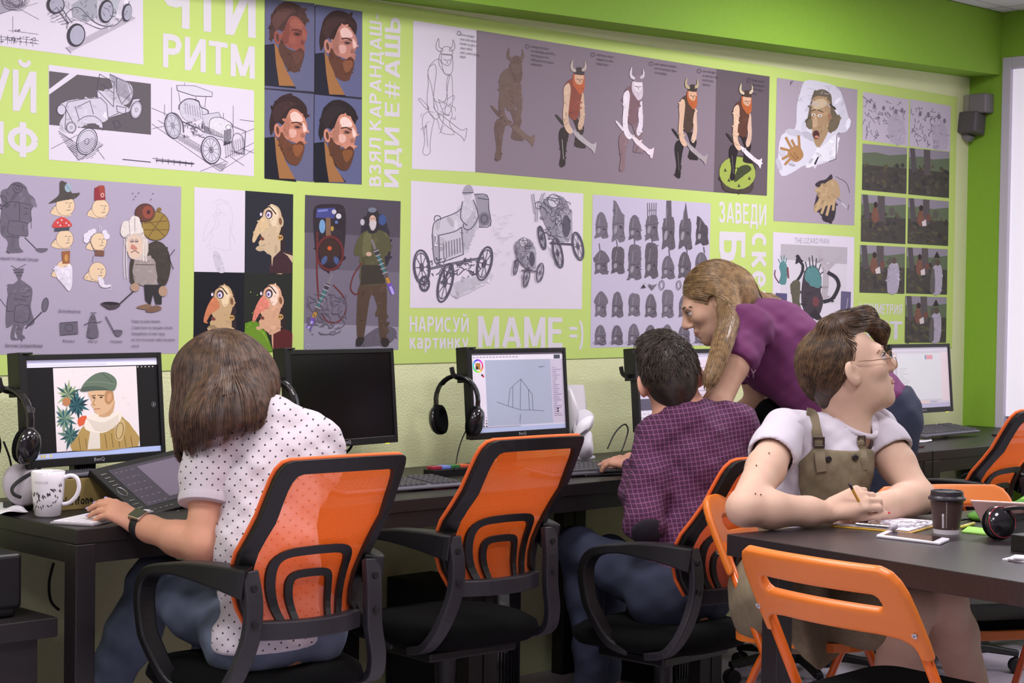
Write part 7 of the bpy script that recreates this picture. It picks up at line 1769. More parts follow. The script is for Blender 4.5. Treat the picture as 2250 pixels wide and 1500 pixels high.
def strands(sd, seeds, flow, steps, ds, name, m, parent, r=0.0011, lift=0.0015, tail=0, jit=0.25, seed=1, label=None, free=0.0, stop=None):
    """strips of hair that follow the surface of a shape; flow(P, t) gives the wished direction"""
    g_ = np.random.default_rng(seed); P = np.array(seeds, dtype=float); n = len(P)
    off = g_.uniform(0.2, 1.0, n)*lift; wob = g_.normal(0, jit, (n, 3)); path = []
    ln = g_.uniform(0.72, 1.0, n)
    for it in range(3): P = P-grad(sd, P)*sample(sd, P)[:, None]
    D = None
    for s_ in range(steps):
        N_ = grad(sd, P); path.append(P+N_*(off+free*s_/steps)[:, None])
        f = np.array(flow(P, s_/steps))+wob*0.5
        f = f-N_*(f*N_).sum(1)[:, None]
        f = f/np.maximum(np.linalg.norm(f, axis=1), 1e-6)[:, None]
        D = f if D is None else D*0.5+f*0.5
        go = np.ones(n) if stop is None else np.where(stop(P), 0.0, 1.0)
        P = P+D*ds*(ln*go)[:, None]
        P = P-grad(sd, P)*sample(sd, P)[:, None]*0.9
    for s_ in range(tail):
        L_ = path[-1]; path.append(L_+(D*0.6+np.array([0, 0, -0.5]))*ds*ln[:, None])
    path = np.array(path)
    vs = []; fs = []; S_ = len(path)
    for i in range(n):
        pts = path[:, i]; b = len(vs)
        for k in range(S_):
            t = pts[min(k+1, S_-1)]-pts[max(k-1, 0)]; t = t/(np.linalg.norm(t)+1e-9)
            a = np.cross(t, [0.31, 0.5, 0.8]); a = a/(np.linalg.norm(a)+1e-9); c = np.cross(t, a)
            rr = r*(0.35+0.65*math.sin(PI*min(max(k/(S_-1), 0.06), 0.94)))
            for q in range(3):
                an = 2*PI*q/3; vs.append(pts[k]+(a*math.cos(an)+c*math.sin(an))*rr)
        for k in range(S_-1):
            for q in range(3): fs.append((b+k*3+q, b+k*3+(q+1) % 3, b+(k+1)*3+(q+1) % 3, b+(k+1)*3+q))
    me = bpy.data.meshes.new(name); me.from_pydata([tuple(v) for v in vs], [], fs); me.polygons.foreach_set('use_smooth', [True]*len(fs)); me.materials.append(m); me.update()
    o = bpy.data.objects.new(name, me); COL.objects.link(o); attach(o, parent); o['kind'] = 'stuff'
    return o
def frame(fwd, up=(0, 0, 1)):
    """matrix with columns right, forward, up"""
    f = Vector(fwd).normalized(); r = f.cross(Vector(up)).normalized(); u = r.cross(f)
    return Matrix((r, f, u)).transposed()
def head_prims(sd, c, R, s=1.0, face=True):
    c = Vector(c)
    def h(x, y, z): return c+R @ Vector((x*s, y*s, z*s))
    def e(p, r, k=0.02, op='add', rot=None):
        sd.ell(h(*p), [q*s for q in r], (R @ rot if rot is not None else R), k*s, op)
    e((0, -0.014, 0.032), (0.073, 0.092, 0.082)); e((0, 0.030, -0.030), (0.058, 0.064, 0.086), 0.035)
    e((0, 0.040, -0.078), (0.046, 0.044, 0.036), 0.03); e((0, 0.073, -0.103), (0.019, 0.016, 0.016), 0.028)
    e((0, -0.01, -0.03), (0.062, 0.06, 0.06), 0.03)
    if face:
        for sx in (-1, 1):
            e((sx*0.040, 0.060, -0.020), (0.024, 0.024, 0.022), 0.022)
            e((sx*0.031, 0.097, 0.004), (0.019, 0.014, 0.010), 0.014, 'sub')
        e((0, 0.083, 0.022), (0.046, 0.014, 0.011), 0.022)
        sd.cap(h(0, 0.090, 0.014), h(0, 0.113, -0.026), 0.0075*s, 0.0115*s, 0.014*s)
        e((0, 0.112, -0.031), (0.012, 0.011, 0.010), 0.008)
        for sx in (-1, 1): e((sx*0.0115, 0.101, -0.036), (0.008, 0.010, 0.007), 0.006)
        e((0, 0.088, -0.060), (0.024, 0.013, 0.008), 0.008); e((0, 0.086, -0.075), (0.021, 0.013, 0.008), 0.008)
        sd.cap(h(-0.022, 0.093, -0.0665), h(0.022, 0.093, -0.0665), 0.0022*s, 0.0022*s, 0.004*s, 'sub')
    for sx in (-1, 1):
        rot = Matrix.Rotation(sx*0.35, 3, 'Z') @ Matrix.Rotation(0.18, 3, 'X')
        e((sx*0.079, -0.010, -0.006), (0.0085, 0.019, 0.032), 0.008, 'add', rot)
        e((sx*0.0885, -0.003, -0.003), (0.0075, 0.0105, 0.020), 0.002, 'sub', rot)
    return h
def eyes(c, R, s, parent, sides=(-1, 1)):
    c = Vector(c)
    def h(x, y, z): return c+R @ Vector((x*s, y*s, z*s))
    for sx in sides:
        e = MB().ball(h(sx*0.031, 0.081, 0.003), 0.0116*s, 16, 10).build('eye', mat('eye_white', S(226, 216, 214), 0.25), parent, smooth=True)
        MB().ball(h(sx*0.0318, 0.0866, 0.0032), (0.0070*s,)*3, 12, 8).build('iris', mat('iris_dark', S(62, 46, 38), 0.2), e, smooth=True)
        MB().tube(catmull([h(sx*(0.031+0.0150*math.cos(a)), 0.0815+0.0128*math.sin(a)*0.95+0.001, 0.0075+0.0022*math.sin(a)) for a in [PI*i/6 for i in range(7)]], 2), 0.0016*s, 6).build('lash_line', mat('lash_dark', S(52, 38, 34), 0.7), e, smooth=True)
def brows(c, R, s, parent, m, sides=(-1, 1)):
    c = Vector(c)
    def h(x, y, z): return c+R @ Vector((x*s, y*s, z*s))
    for sx in sides:
        MB().tube(catmull([h(sx*0.014, 0.0955, 0.020), h(sx*0.028, 0.0955, 0.026), h(sx*0.042, 0.085, 0.025), h(sx*0.052, 0.070, 0.018)], 4), [0.0022*s]*4+[0.0026*s]*4+[0.0018*s]*4+[0.0008*s], 6).build('eyebrow', m, parent, smooth=True)
def hand(sd, w, d, n, side, curls, s=1.0, thumb=(0.55, 0.8, -0.25, 0.5), spread=0.05):
    """w wrist, d towards fingers, n back of hand, side=+1 when the thumb lies on d x n; returns finger tips"""
    w = Vector(w); d = Vector(d).normalized(); n = Vector(n); n = (n-d*n.dot(d)).normalized(); lat = d.cross(n)*side
    tips = []
    k = w+d*0.082*s
    for i, o_ in enumerate((0.026, 0.009, -0.009, -0.025)):
        sd.cap(w+d*0.012*s+lat*o_*0.55*s, k+lat*o_*s-d*(0.0, -0.004, 0.002, 0.010)[i]*s, 0.0135*s, 0.0105*s, 0.012)
    ls = (0.070, 0.078, 0.072, 0.056)
    for i, o_ in enumerate((0.026, 0.009, -0.009, -0.025)):
        p_ = k+lat*o_*s-d*(0.0, -0.004, 0.002, 0.010)[i]*s; a = 0.0; cu = curls[i]
        dd = (d+lat*(0.026-0.0173*i)*spread/0.026).normalized()
        rr = (0.0092, 0.0095, 0.0090, 0.0080)[i]*s
        for j, (fl_, sh) in enumerate(((0.45, 1.0), (0.31, 0.92), (0.24, 0.82))):
            a += cu[j]; v = dd*math.cos(a)-n*math.sin(a); q = p_+v*ls[i]*fl_*s
            sd.cap(p_, q, rr*sh, rr*sh*0.92, 0.003); p_ = q
        tips.append((p_, v))
    tb0 = w+d*0.028*s+lat*0.020*s; tb1 = tb0+(d*thumb[0]+lat*thumb[1]+n*thumb[2]).normalized()*0.042*s
    dv = (d*(thumb[0]+thumb[3])+lat*(thumb[1]-thumb[3])+n*(thumb[2]-0.1)).normalized()
    tb2 = tb1+dv*0.032*s; tb3 = tb2+(dv+d*0.2-lat*0.15).normalized()*0.026*s
    sd.cap(tb0, tb1, 0.0150*s, 0.0118*s, 0.014); sd.cap(tb1, tb2, 0.0112*s, 0.0098*s, 0.004); sd.cap(tb2, tb3, 0.0098*s, 0.0082*s, 0.004)
    tips.append((tb3, dv))
    return tips
def nails(tips, ns, m, parent, s=1.0, which=(0, 1, 2, 3, 4)):
    for i in which:
        p_, v = tips[i]; nn = Vector(ns); nn = (nn-v*nn.dot(v)).normalized(); lt = v.cross(nn)
        R = Matrix((lt, v, nn)).transposed()
        MB().ball(p_+nn*0.0052*s+v*0.0035*s, (0.0048*s, 0.0070*s, 0.0026*s), 12, 8, R).build('fingernail', m, parent, smooth=True)
def folds(amp, sc, seed=0.0):
    def fn(X, Y, Z): return amp*(np.sin(X*sc*1.1+Z*sc*0.6+seed)*np.sin(Z*sc*0.9-Y*sc*0.7+1.3+seed)+0.6*np.sin(Y*sc*1.3+Z*sc*1.7+2.1*seed)*np.sin(X*sc*0.8-Z*sc*0.5))
    return fn

# ------------------------------------------------------------ 1: woman in a dotted polo at the first desk
def dots_mat():
    m = mat('polo_dots', S(196, 187, 194), 0.85, bump=(500, 0.25, 0.0008), sheen=0.2)
    N, L, b = nodes_of(m)
    tc = N.new('ShaderNodeTexCoord'); sp = N.new('ShaderNodeSeparateXYZ'); L.new(tc.outputs['Object'], sp.inputs[0])
    def M(op, a, bb=None, c=None):
        q = N.new('ShaderNodeMath'); q.operation = op
        for i, v in enumerate((a, bb, c)):
            if v is None: continue
            if isinstance(v, (int, float)): q.inputs[i].default_value = v
            else: L.new(v, q.inputs[i])
        return q.outputs[0]
    pitch = 0.0255
    u = M('DIVIDE', M('ADD', M('MULTIPLY', sp.outputs[0], 0.75), M('MULTIPLY', sp.outputs[1], -0.66)), pitch); v = M('DIVIDE', sp.outputs[2], pitch*0.5)
    row = M('MODULO', M('FLOOR', v), 2.0)
    uu = M('SUBTRACT', M('FRACT', M('ADD', u, M('MULTIPLY', row, 0.5))), 0.5); vv = M('MULTIPLY', M('SUBTRACT', M('FRACT', v), 0.5), 0.5)
    d = M('ADD', M('MULTIPLY', uu, uu), M('MULTIPLY', vv, vv)); hit = M('LESS_THAN', d, 0.0075)
    mx = N.new('ShaderNodeMix'); mx.data_type = 'RGBA'; L.new(hit, mx.inputs[0]); mx.inputs[6].default_value = S(196, 187, 194); mx.inputs[7].default_value = S(46, 40, 52); L.new(mx.outputs[2], b.inputs['Base Color'])
    return m
M_POLO = dots_mat(); M_POLOW = mat('polo_trim', S(196, 187, 195), 0.85, bump=(700, 0.3, 0.0008))
M_JEAN = mat('denim_blue', S(80, 90, 110), 0.9, noise=(7, 0.8, S(110, 120, 140)), bump=(600, 0.4, 0.001)); M_JEAND = mat('denim_dark', S(36, 41, 60), 0.9, noise=(8, 0.7, S(50, 57, 80)), bump=(600, 0.4, 0.001))
p1 = thing('person', 'person in a dotted white polo and jeans drawing at the first desk', 'person', (2.475, -0.95, 0))
pel, che, nb = at(590, 1400, -1.0), at(588, 1060, -0.93), at(575, 932, -0.87)
shL, shR, elL, wrL = at(474, 968, -0.86), at(668, 972, -0.90), at(442, 1200, -0.92), at(302, 1152, -0.72)
hc = at(485, 838, -0.78)
sd = SDF((2.04, -1.16, 0.44), (2.86, -0.42, 1.22), 0.0065, ((0, 2.08, 2.32, 0.0036), (1, -0.80, -0.50, 0.0036), (2, 0.72, 0.83, 0.0036)))
HF = frame((-0.55, 0.80, -0.35)); hh = head_prims(sd, hc, HF, 1.0)
sd.cap(hc+Vector((0.01, -0.02, -0.05)), nb, 0.052, 0.056, 0.03); sd.cap(nb, che, 0.07, 0.11, 0.04); sd.cap(che, pel, 0.115, 0.12, 0.05, flat=((0, 1, 0), 0.75))
sd.cap(nb, shL, 0.055, 0.055, 0.03); sd.cap(nb, shR, 0.055, 0.055, 0.03)
sd.chain([shL, shL.lerp(elL, 0.5), elL], [0.048, 0.043, 0.037], 0.02)
sd.chain([elL, elL.lerp(wrL, 0.35), elL.lerp(wrL, 0.8), wrL], [0.038, 0.039, 0.029, 0.025], 0.02)
shRe, wrR = Vector((2.79, -0.72, 0.80)), Vector((2.66, -0.565, 0.845))
sd.chain([shR, shRe, wrR], [0.048, 0.038, 0.027], 0.02)
hd = Vector((-0.10, 0.92, -0.02)); k0 = at(238, 1114, -0.665); hd = (k0-wrL)
tips = hand(sd, wrL, hd, (-0.30, -0.45, 0.85), 1, ((0.55, 0.28, 0.15), (0.60, 0.30, 0.15), (0.66, 0.32, 0.15), (0.72, 0.32, 0.15)), 0.92, (0.8, 0.55, -0.35, 0.3), 0.10)
hand(sd, wrR, (-0.45, 0.75, -0.25), (0.2, 0.2, 0.95), -1, ((0.7, 0.7, 0.4),)*4, 0.9)
sd.build('body', SK1, p1, 1)
nails(tips, (-0.25, -0.3, 0.9), mat('nail_lilac', S(180, 160, 226), 0.25), p1, 0.9, (0, 1, 2, 4))
# polo shirt
sh = SDF((2.16, -1.22, 0.42), (2.88, -0.62, 1.10), 0.0065)
sh.cap(nb+Vector((0, -0.02, -0.02)), che, 0.10, 0.122, 0.05, flat=((0, 1, 0), 0.9)); sh.cap(che, at(585, 1215, -0.995), 0.124, 0.118, 0.05, flat=((0, 1, 0), 0.85)); sh.cap(at(585, 1215, -0.995), at(600, 1390, -1.0), 0.118, 0.122, 0.05, flat=((0, 1, 0), 0.85))
sh.cap(at(600, 1390, -1.0), at(560, 1400, -1.03), 0.115, 0.105, 0.04, flat=((0, 1, 0), 0.8))
for s_ in (shL, shR): sh.cap(nb+Vector((0, -0.01, -0.035)), s_, 0.068, 0.066, 0.05)
cuffL = shL.lerp(elL, 0.60); sh.chain([shL, shL.lerp(elL, 0.12)], [0.066, 0.060], 0.03)
sl = SDF(tuple(shL-Vector((0.2, 0.2, 0.26))), tuple(shL+Vector((0.14, 0.14, 0.12))), 0.0055); sl.chain([shL, shL.lerp(elL, 0.3), shL.lerp(elL, 0.95)], [0.066, 0.066, 0.063], 0.03); sl.warp(folds(0.0022, 44, 2.0)); sl.cap(shL.lerp(elL, 0.45), elL, 0.056, 0.054, 0.0, 'sub'); sl.plane(cuffL, elL-shL, 0.0); sl.build('sleeve', M_POLO, p1, 1)
sh.cap(shR, shR.lerp(shRe, 0.6), 0.066, 0.062, 0.03); sh.ell(shR.lerp(nb, 0.35)+Vector((0.02, -0.06, -0.05)), (0.09, 0.06, 0.09), None, 0.05)
sh.warp(folds(0.0045, 34, 0.4)); sh.warp(folds(0.002, 75, 1.7))
sh.plane((0, 0, 0.492), (0, 0.0, -1))
sh.build('polo_shirt', M_POLO, p1, 1)
R_ = (elL-shL).to_track_quat('Z', 'Y').to_matrix()
MB().lathe([(0.0600, -0.016), (0.0672, -0.016), (0.0678, -0.006), (0.0672, 0.005), (0.0600, 0.005)], 32, cuffL, R_).build('sleeve_cuff', M_POLOW, p1, smooth=False, bevel=0.002)
cr = SDF((2.38, -1.0, 0.90), (2.70, -0.72, 1.08), 0.004)
cr.cap(nb+Vector((-0.005, 0.0, -0.015)), nb+Vector((-0.02, 0.03, 0.030)), 0.074, 0.066, 0.0); cr.cap(nb+Vector((-0.01, 0.005, -0.06)), nb+Vector((-0.02, 0.035, 0.06)), 0.061, 0.055, 0.0, 'sub')
cr.plane(nb+Vector((-0.02, 0.02, 0.034)), (-0.25, 0.45, 1)); cr.build('collar', M_POLOW, p1, 2)
# jeans
knL, ankL = at(345, 1278, -0.55), at(222, 1530, -0.42); knR, ankR = Vector((2.66, -0.56, 0.56)), Vector((2.60, -0.46, 0.10))
je = SDF((2.20, -1.16, 0.0), (2.80, -0.30, 0.68), 0.008)
je.cap(Vector((2.40, -0.99, 0.51)), Vector((2.56, -0.99, 0.51)), 0.105, 0.105, 0.05)
je.chain([Vector((2.42, -0.98, 0.52)), Vector((2.42, -0.98, 0.52)).lerp(knL, 0.5), knL], [0.092, 0.082, 0.068], 0.04); je.chain([knL, knL.lerp(ankL, 0.45), ankL, Vector((ankL.x-0.02, ankL.y+0.03, 0.09))], [0.066, 0.064, 0.052, 0.05], 0.03)
je.chain([Vector((2.55, -0.98, 0.52)), knR], [0.092, 0.066], 0.04); je.chain([knR, ankR], [0.066, 0.05], 0.03)
je.warp(folds(0.003, 48, 0.9)); je.plane((0, 0, 0.06), (0, 0, -1)); je.build('jeans', M_JEAN, p1, 1)
for a in (Vector((ankL.x-0.02, ankL.y+0.03, 0)), Vector((ankR.x, ankR.y, 0))):
    s_ = SDF((a.x-0.10, a.y-0.14, -0.005), (a.x+0.10, a.y+0.24, 0.14), 0.006); s_.cap(a+Vector((0, -0.03, 0.04)), a+Vector((0, 0.12, 0.032)), 0.042, 0.038, 0.02, flat=((0, 0, 1), 0.8)); s_.cap(a+Vector((0, 0, 0.05)), a+Vector((0, 0, 0.1)), 0.045, 0.045, 0.02); s_.plane((0, 0, 0.001), (0, 0, -1)); s_.plane((0, 0, 0.095), (0, 0, 1)); s_.build('shoe', M_RUB, p1, 1)
# smartwatch
wd = (wrL-elL).normalized(); wn = Vector((-0.35, -0.55, 0.75)); wn = (wn-wd*wn.dot(wd)).normalized(); wp = wrL-wd*0.014
Rw = Matrix((wd.cross(wn), wd, wn)).transposed()
wt = thing('smartwatch', 'square black smartwatch on the wrist of the woman at the first desk', 'watch', tuple(wp))
MB().lathe([(0.0295, -0.011), (0.0315, -0.011), (0.0315, 0.011), (0.0295, 0.011)], 28, wp, Rw @ Matrix.Rotation(-PI/2, 3, 'X')).build('strap', M_RUB, wt, smooth=True)
MB().box(wp+wn*0.0335, (0.034, 0.038, 0.010), Rw).build('watch_case', mat('watch_metal', S(196, 176, 160), 0.3, metal=0.8), wt, bevel=0.004, seg=3)
MB().box(wp+wn*0.0388, (0.029, 0.033, 0.0012), Rw).build('watch_screen', M_BLKG, wt, bevel=0.0005)
for a in range(10):
    an = a*0.32-0.4; q = wp+wd*0.017+(Rw @ Vector((math.sin(an), 0, math.cos(an))))*0.0325; MB().ball(q, 0.0042, 10, 6).build('bead', M_WPL if a in (1, 6, 8) else M_RUB, wt, smooth=True)
# hair: shoulder-length bob
hr = SDF((2.24, -1.02, 0.82), (2.68, -0.56, 1.24), 0.005)
def HL(x, y, z): return hc+Vector((x, y, z))
hr.ell(HL(0.0, -0.008, 0.033), (0.089, 0.100, 0.092), None, 0.0); hr.ell(HL(0.0, -0.02, -0.03), (0.090, 0.090, 0.12), None, 0.05)
hr.chain([HL(-0.050, 0.02, 0.02), at(428, 920, -0.78), at(420, 1010, -0.80)], [0.056, 0.044, 0.036], 0.05); hr.chain([HL(-0.02, -0.05, 0.0), at(465, 930, -0.90), at(462, 1000, -0.90)], [0.07, 0.055, 0.045], 0.06); hr.chain([HL(0.03, -0.055, 0.0), at(520, 900, -0.92), at(525, 960, -0.95)], [0.07, 0.05, 0.038], 0.06); hr.chain([HL(0.06, -0.02, 0.0), at(548, 860, -0.86), at(550, 920, -0.88)], [0.054, 0.036, 0.028], 0.05)
hn = Vector(_r)*0.36-Vector(_u)*0.93; hp0 = at(470, 965, -0.87); hr.plane(hp0, hn, 0.012)
hr.warp(lambda X, Y, Z: 0.0011*np.sin(np.arctan2(Y-hc.y, X-hc.x)*34+Z*9)*np.clip((hc.z+0.08-Z)/0.1, 0, 1))
hr.build('hair', HR1, p1, 0)
rg = np.random.default_rng(2); sds = []
for i in range(1500):
    a = rg.uniform(0, 2*PI); rr = abs(rg.normal(0, 0.045)); sds.append((hc.x-0.01+rr*math.cos(a), hc.y+0.0+rr*math.sin(a), hc.z+0.125-0.4*rr))
top = np.array([hc.x-0.012, hc.y+0.01, hc.z])
def flow1(P, t):
    o = P-top; o[:, 2] = 0; o = o/np.maximum(np.linalg.norm(o, axis=1), 1e-4)[:, None]
    return o*0.55*(1-t)+np.array([-0.02, -0.03, -1.0])
HR1S = hair_mat('hair_brown_strand', S(62, 43, 34), S(102, 74, 54))
hn_, hq_ = np.array(hn), np.array(hp0)
strands(hr, sds, flow1, 44, 0.0085, 'hair_strand', HR1S, p1, 0.0012, 0.0026, 3, 0.10, 3, stop=lambda P: (P-hq_) @ hn_ > -0.004)

# ------------------------------------------------------------ 2: boy in a checked shirt
def plaid_mat():
    m = mat('plaid_plum', S(84, 36, 74), 0.9, bump=(600, 0.3, 0.0008))
    N, L, b = nodes_of(m)
    tc = N.new('ShaderNodeTexCoord'); sp = N.new('ShaderNodeSeparateXYZ'); L.new(tc.outputs['Object'], sp.inputs[0])
    def M(op, a, bb=None):
        q = N.new('ShaderNodeMath'); q.operation = op
        for i, v in enumerate((a, bb)):
            if v is None: continue
            if isinstance(v, (int, float)): q.inputs[i].default_value = v
            else: L.new(v, q.inputs[i])
        return q.outputs[0]
    P_ = 0.0128
    def ln(src): return M('LESS_THAN', M('FRACT', M('DIVIDE', src, P_)), 0.15)
    u0 = M('ADD', M('MULTIPLY', sp.outputs[0], 0.80), M('MULTIPLY', sp.outputs[1], -0.60)); u = M('ADD', u0, M('MULTIPLY', sp.outputs[2], 0.12)); a = ln(u); c = ln(M('ADD', sp.outputs[2], M('MULTIPLY', u0, -0.16)))
    mx = N.new('ShaderNodeMix'); mx.data_type = 'RGBA'; L.new(M('MAXIMUM', a, c), mx.inputs[0]); mx.inputs[6].default_value = S(68, 30, 60); mx.inputs[7].default_value = S(124, 74, 114)
    L.new(mx.outputs[2], b.inputs['Base Color']); return m
M_PLAID = plaid_mat()
p2 = thing('person', 'boy in a plum checked shirt seen from behind, hand on a keyboard', 'person', (3.9, -0.98, 0))
pel, che, nb = at(1500, 1330, -1.0), at(1530, 1040, -0.95), at(1494, 908, -0.92)
shL, shR, elL, wrL = at(1442, 972, -0.88), at(1616, 938, -1.02), at(1415, 1145, -0.95), at(1392, 1020, -0.76)
hc = at(1470, 832, -0.88)
sd = SDF((3.58, -1.20, 0.34), (4.34, -0.42, 1.26), 0.0065, ((0, 3.84, 4.05, 0.0038), (1, -0.82, -0.52, 0.0038), (2, 0.74, 0.86, 0.0038), (2, 1.0, 1.2, 0.004)))
HF = frame((0.60, 0.79, -0.14), Vector((-0.16, 0.10, 1.0))); head_prims(sd, hc, HF, 1.0)
for sx in (-1, 1):
    sd.ell(hc+HF @ Vector((sx*0.088, -0.014, -0.008)), (0.009, 0.020, 0.034), HF @ Matrix.Rotation(sx*0.75, 3, 'Z'), 0.008)
sd.cap(hc+Vector((0.01, -0.02, -0.06)), nb, 0.053, 0.058, 0.03); sd.cap(nb, che, 0.07, 0.11, 0.04); sd.cap(che, pel, 0.11, 0.115, 0.05, flat=((0, 1, 0), 0.75)); sd.cap(nb, shL, 0.05, 0.05, 0.03); sd.cap(nb, shR, 0.05, 0.05, 0.03)
sd.chain([shL, elL], [0.045, 0.038], 0.02); sd.chain([elL, elL.lerp(wrL, 0.4), wrL], [0.038, 0.037, 0.0265], 0.02)
k0 = at(1318, 1000, -0.62); tips = hand(sd, wrL, (k0-wrL)+Vector((0, 0, -0.006)), (-0.25, -0.35, 0.9), 1, ((0.28, 0.30, 0.2), (0.32, 0.34, 0.2), (0.38, 0.36, 0.2), (0.42, 0.36, 0.2)), 0.95, (0.75, 0.5, -0.45, 0.3), 0.09)
elR, wrR = Vector((4.22, -0.80, 0.72)), Vector((4.14, -0.60, 0.79)); sd.chain([shR, elR, wrR], [0.045, 0.038, 0.028], 0.02); hand(sd, wrR, (-0.25, 0.9, -0.1), (0, 0, 1), -1, ((0.4, 0.4, 0.3),)*4, 0.95)
sd.build('body', SK2, p2, 1)
sh = SDF((3.60, -1.22, 0.36), (4.34, -0.62, 1.06), 0.0065)
sh.cap(nb+Vector((0, -0.02, -0.03)), che, 0.09, 0.125, 0.05, flat=((0, 1, 0), 0.9)); sh.cap(che, pel, 0.128, 0.135, 0.05, flat=((0, 1, 0), 0.85)); sh.ell(che+Vector((0.03, -0.05, 0.04)), (0.14, 0.08, 0.12), None, 0.06)
for s_ in (shL, shR): sh.cap(nb+Vector((0, -0.01, -0.04)), s_, 0.066, 0.064, 0.05)
sh.chain([shL, shL.lerp(elL, 0.5), elL], [0.068, 0.064, 0.056], 0.03); sh.chain([elL, elL.lerp(wrL, 0.5), elL.lerp(wrL, 0.86)], [0.055, 0.052, 0.042], 0.02)
sh.chain([shR, elR], [0.068, 0.055], 0.03); sh.chain([elR, elR.lerp(wrR, 0.86)], [0.054, 0.04], 0.02)
sh.warp(folds(0.006, 30, 2.2)); sh.warp(folds(0.0025, 70, 0.3)); sh.plane((0, 0, 0.45), (0, 0, -1)); sh.build('checked_shirt', M_PLAID, p2, 1)
cr = SDF((3.84, -1.06, 0.86), (4.16, -0.78, 1.04), 0.004); cr.cap(nb+Vector((-0.004, 0, -0.03)), nb+Vector((-0.015, 0.02, 0.022)), 0.078, 0.068, 0.0); cr.cap(nb+Vector((-0.004, 0.004, -0.07)), nb+Vector((-0.016, 0.03, 0.06)), 0.064, 0.057, 0.0, 'sub'); cr.plane(nb+Vector((0, 0, 0.026)), (-0.3, 0.35, 1)); cr.build('collar', M_PLAID, p2, 2)
ep = SDF((elL.x-0.12, elL.y-0.12, elL.z-0.12), (elL.x+0.12, elL.y+0.14, elL.z+0.14), 0.005); ep.chain([shL, shL.lerp(elL, 0.5), elL], [0.072, 0.068, 0.061], 0.03); ep.chain([elL, elL.lerp(wrL, 0.5)], [0.060, 0.057], 0.02)
eq = SDF((elL.x-0.12, elL.y-0.12, elL.z-0.12), (elL.x+0.12, elL.y+0.14, elL.z+0.14), 0.005); eq.ell(elL+Vector((-0.01, -0.03, -0.025)), (0.055, 0.05, 0.05), None, 0); ep.F = np.maximum(ep.F, eq.F); ep.build('elbow_patch', mat('patch_dark', S(30, 26, 36), 0.95), p2, 1)
kn, an = at(1268, 1200, -0.62), at(1300, 1415, -0.66); kn2, an2 = Vector((4.05, -0.60, 0.50)), Vector((4.06, -0.58, 0.10))
je = SDF((3.64, -1.14, 0.0), (4.26, -0.40, 0.64), 0.008); je.cap(Vector((3.84, -1.0, 0.44)), Vector((4.0, -1.0, 0.44)), 0.10, 0.10, 0.05)
je.chain([Vector((3.86, -0.98, 0.45)), Vector((3.86, -0.98, 0.46)).lerp(kn, 0.5), kn], [0.080, 0.070, 0.058], 0.04); je.chain([kn, kn.lerp(an, 0.5), an, Vector((an.x, an.y, 0.10))], [0.056, 0.055, 0.052, 0.050], 0.03); je.chain([Vector((3.98, -0.98, 0.45)), kn2, an2], [0.080, 0.058, 0.048], 0.04)
je.warp(folds(0.003, 46, 3.1)); je.plane((0, 0, 0.085), (0, 0, -1)); je.build('jeans', M_JEAND, p2, 1)
M_LEATH = mat('leather_brown', S(112, 78, 66), 0.5, bump=(200, 0.3, 0.001))
for a in (Vector((an.x, an.y, 0)), Vector((an2.x, an2.y, 0))):
    s_ = SDF((a.x-0.14, a.y-0.14, -0.005), (a.x+0.10, a.y+0.22, 0.14), 0.006); s_.cap(a+Vector((0.01, -0.03, 0.042)), a+Vector((-0.04, 0.12, 0.034)), 0.046, 0.040, 0.02, flat=((0, 0, 1), 0.85)); s_.cap(a+Vector((0, 0, 0.05)), a+Vector((0, 0, 0.12)), 0.048, 0.048, 0.02); s_.plane((0, 0, 0.001), (0, 0, -1)); s_.plane((0, 0, 0.115), (0, 0, 1)); s_.build('shoe', M_LEATH, p2, 1)
hr = SDF((hc.x-0.16, hc.y-0.16, hc.z-0.16), (hc.x+0.16, hc.y+0.16, hc.z+0.17), 0.0045)
def HB_(x, y, z): return hc+HF @ Vector((x, y, z))
hr.ell(HB_(0, -0.020, 0.036), (0.081, 0.098, 0.088), HF, 0); hr.ell(HB_(0, -0.036, -0.015), (0.072, 0.074, 0.078), HF, 0.03); hr.cap(HB_(0, -0.062, -0.03), HB_(0, -0.052, -0.088), 0.046, 0.032, 0.03); hr.ell(HB_(-0.01, 0.03, 0.10), (0.062, 0.065, 0.045), HF, 0.04)
hr.plane(HB_(0, 0.045, 0), HF @ Vector((0, 1, -0.9)), 0.01)
for sx in (-1, 1): hr.ell(HB_(sx*0.084, 0.0, -0.012), (0.022, 0.026, 0.04), HF, 0.006, 'sub')
hr.build('hair', HR2, p2, 0)
sds = []; rg = np.random.default_rng(5)
for i in range(1500):
    v = rg.normal(0, 1, 3); v /= np.linalg.norm(v); v[2] = abs(v[2])*0.9+0.0; q = HB_(v[0]*0.085, -0.02+v[1]*0.10, 0.02+v[2]*0.11); sds.append(tuple(q))
cw = np.array(HB_(0.012, -0.06, 0.11))
def flow2(P, t):
    o = P-cw; sw = np.stack([-o[:, 1], o[:, 0], 0*o[:, 0]], 1); return o*6+sw*4+np.array([-0.1, 0.25, -0.35])
HR2S = hair_mat('hair_dark_strand', S(40, 33, 30), S(78, 64, 54)); strands(hr, sds, flow2, 9, 0.006, 'hair_strand', HR2S, p2, 0.0011, 0.004, 0, 0.5, 8, free=0.008)

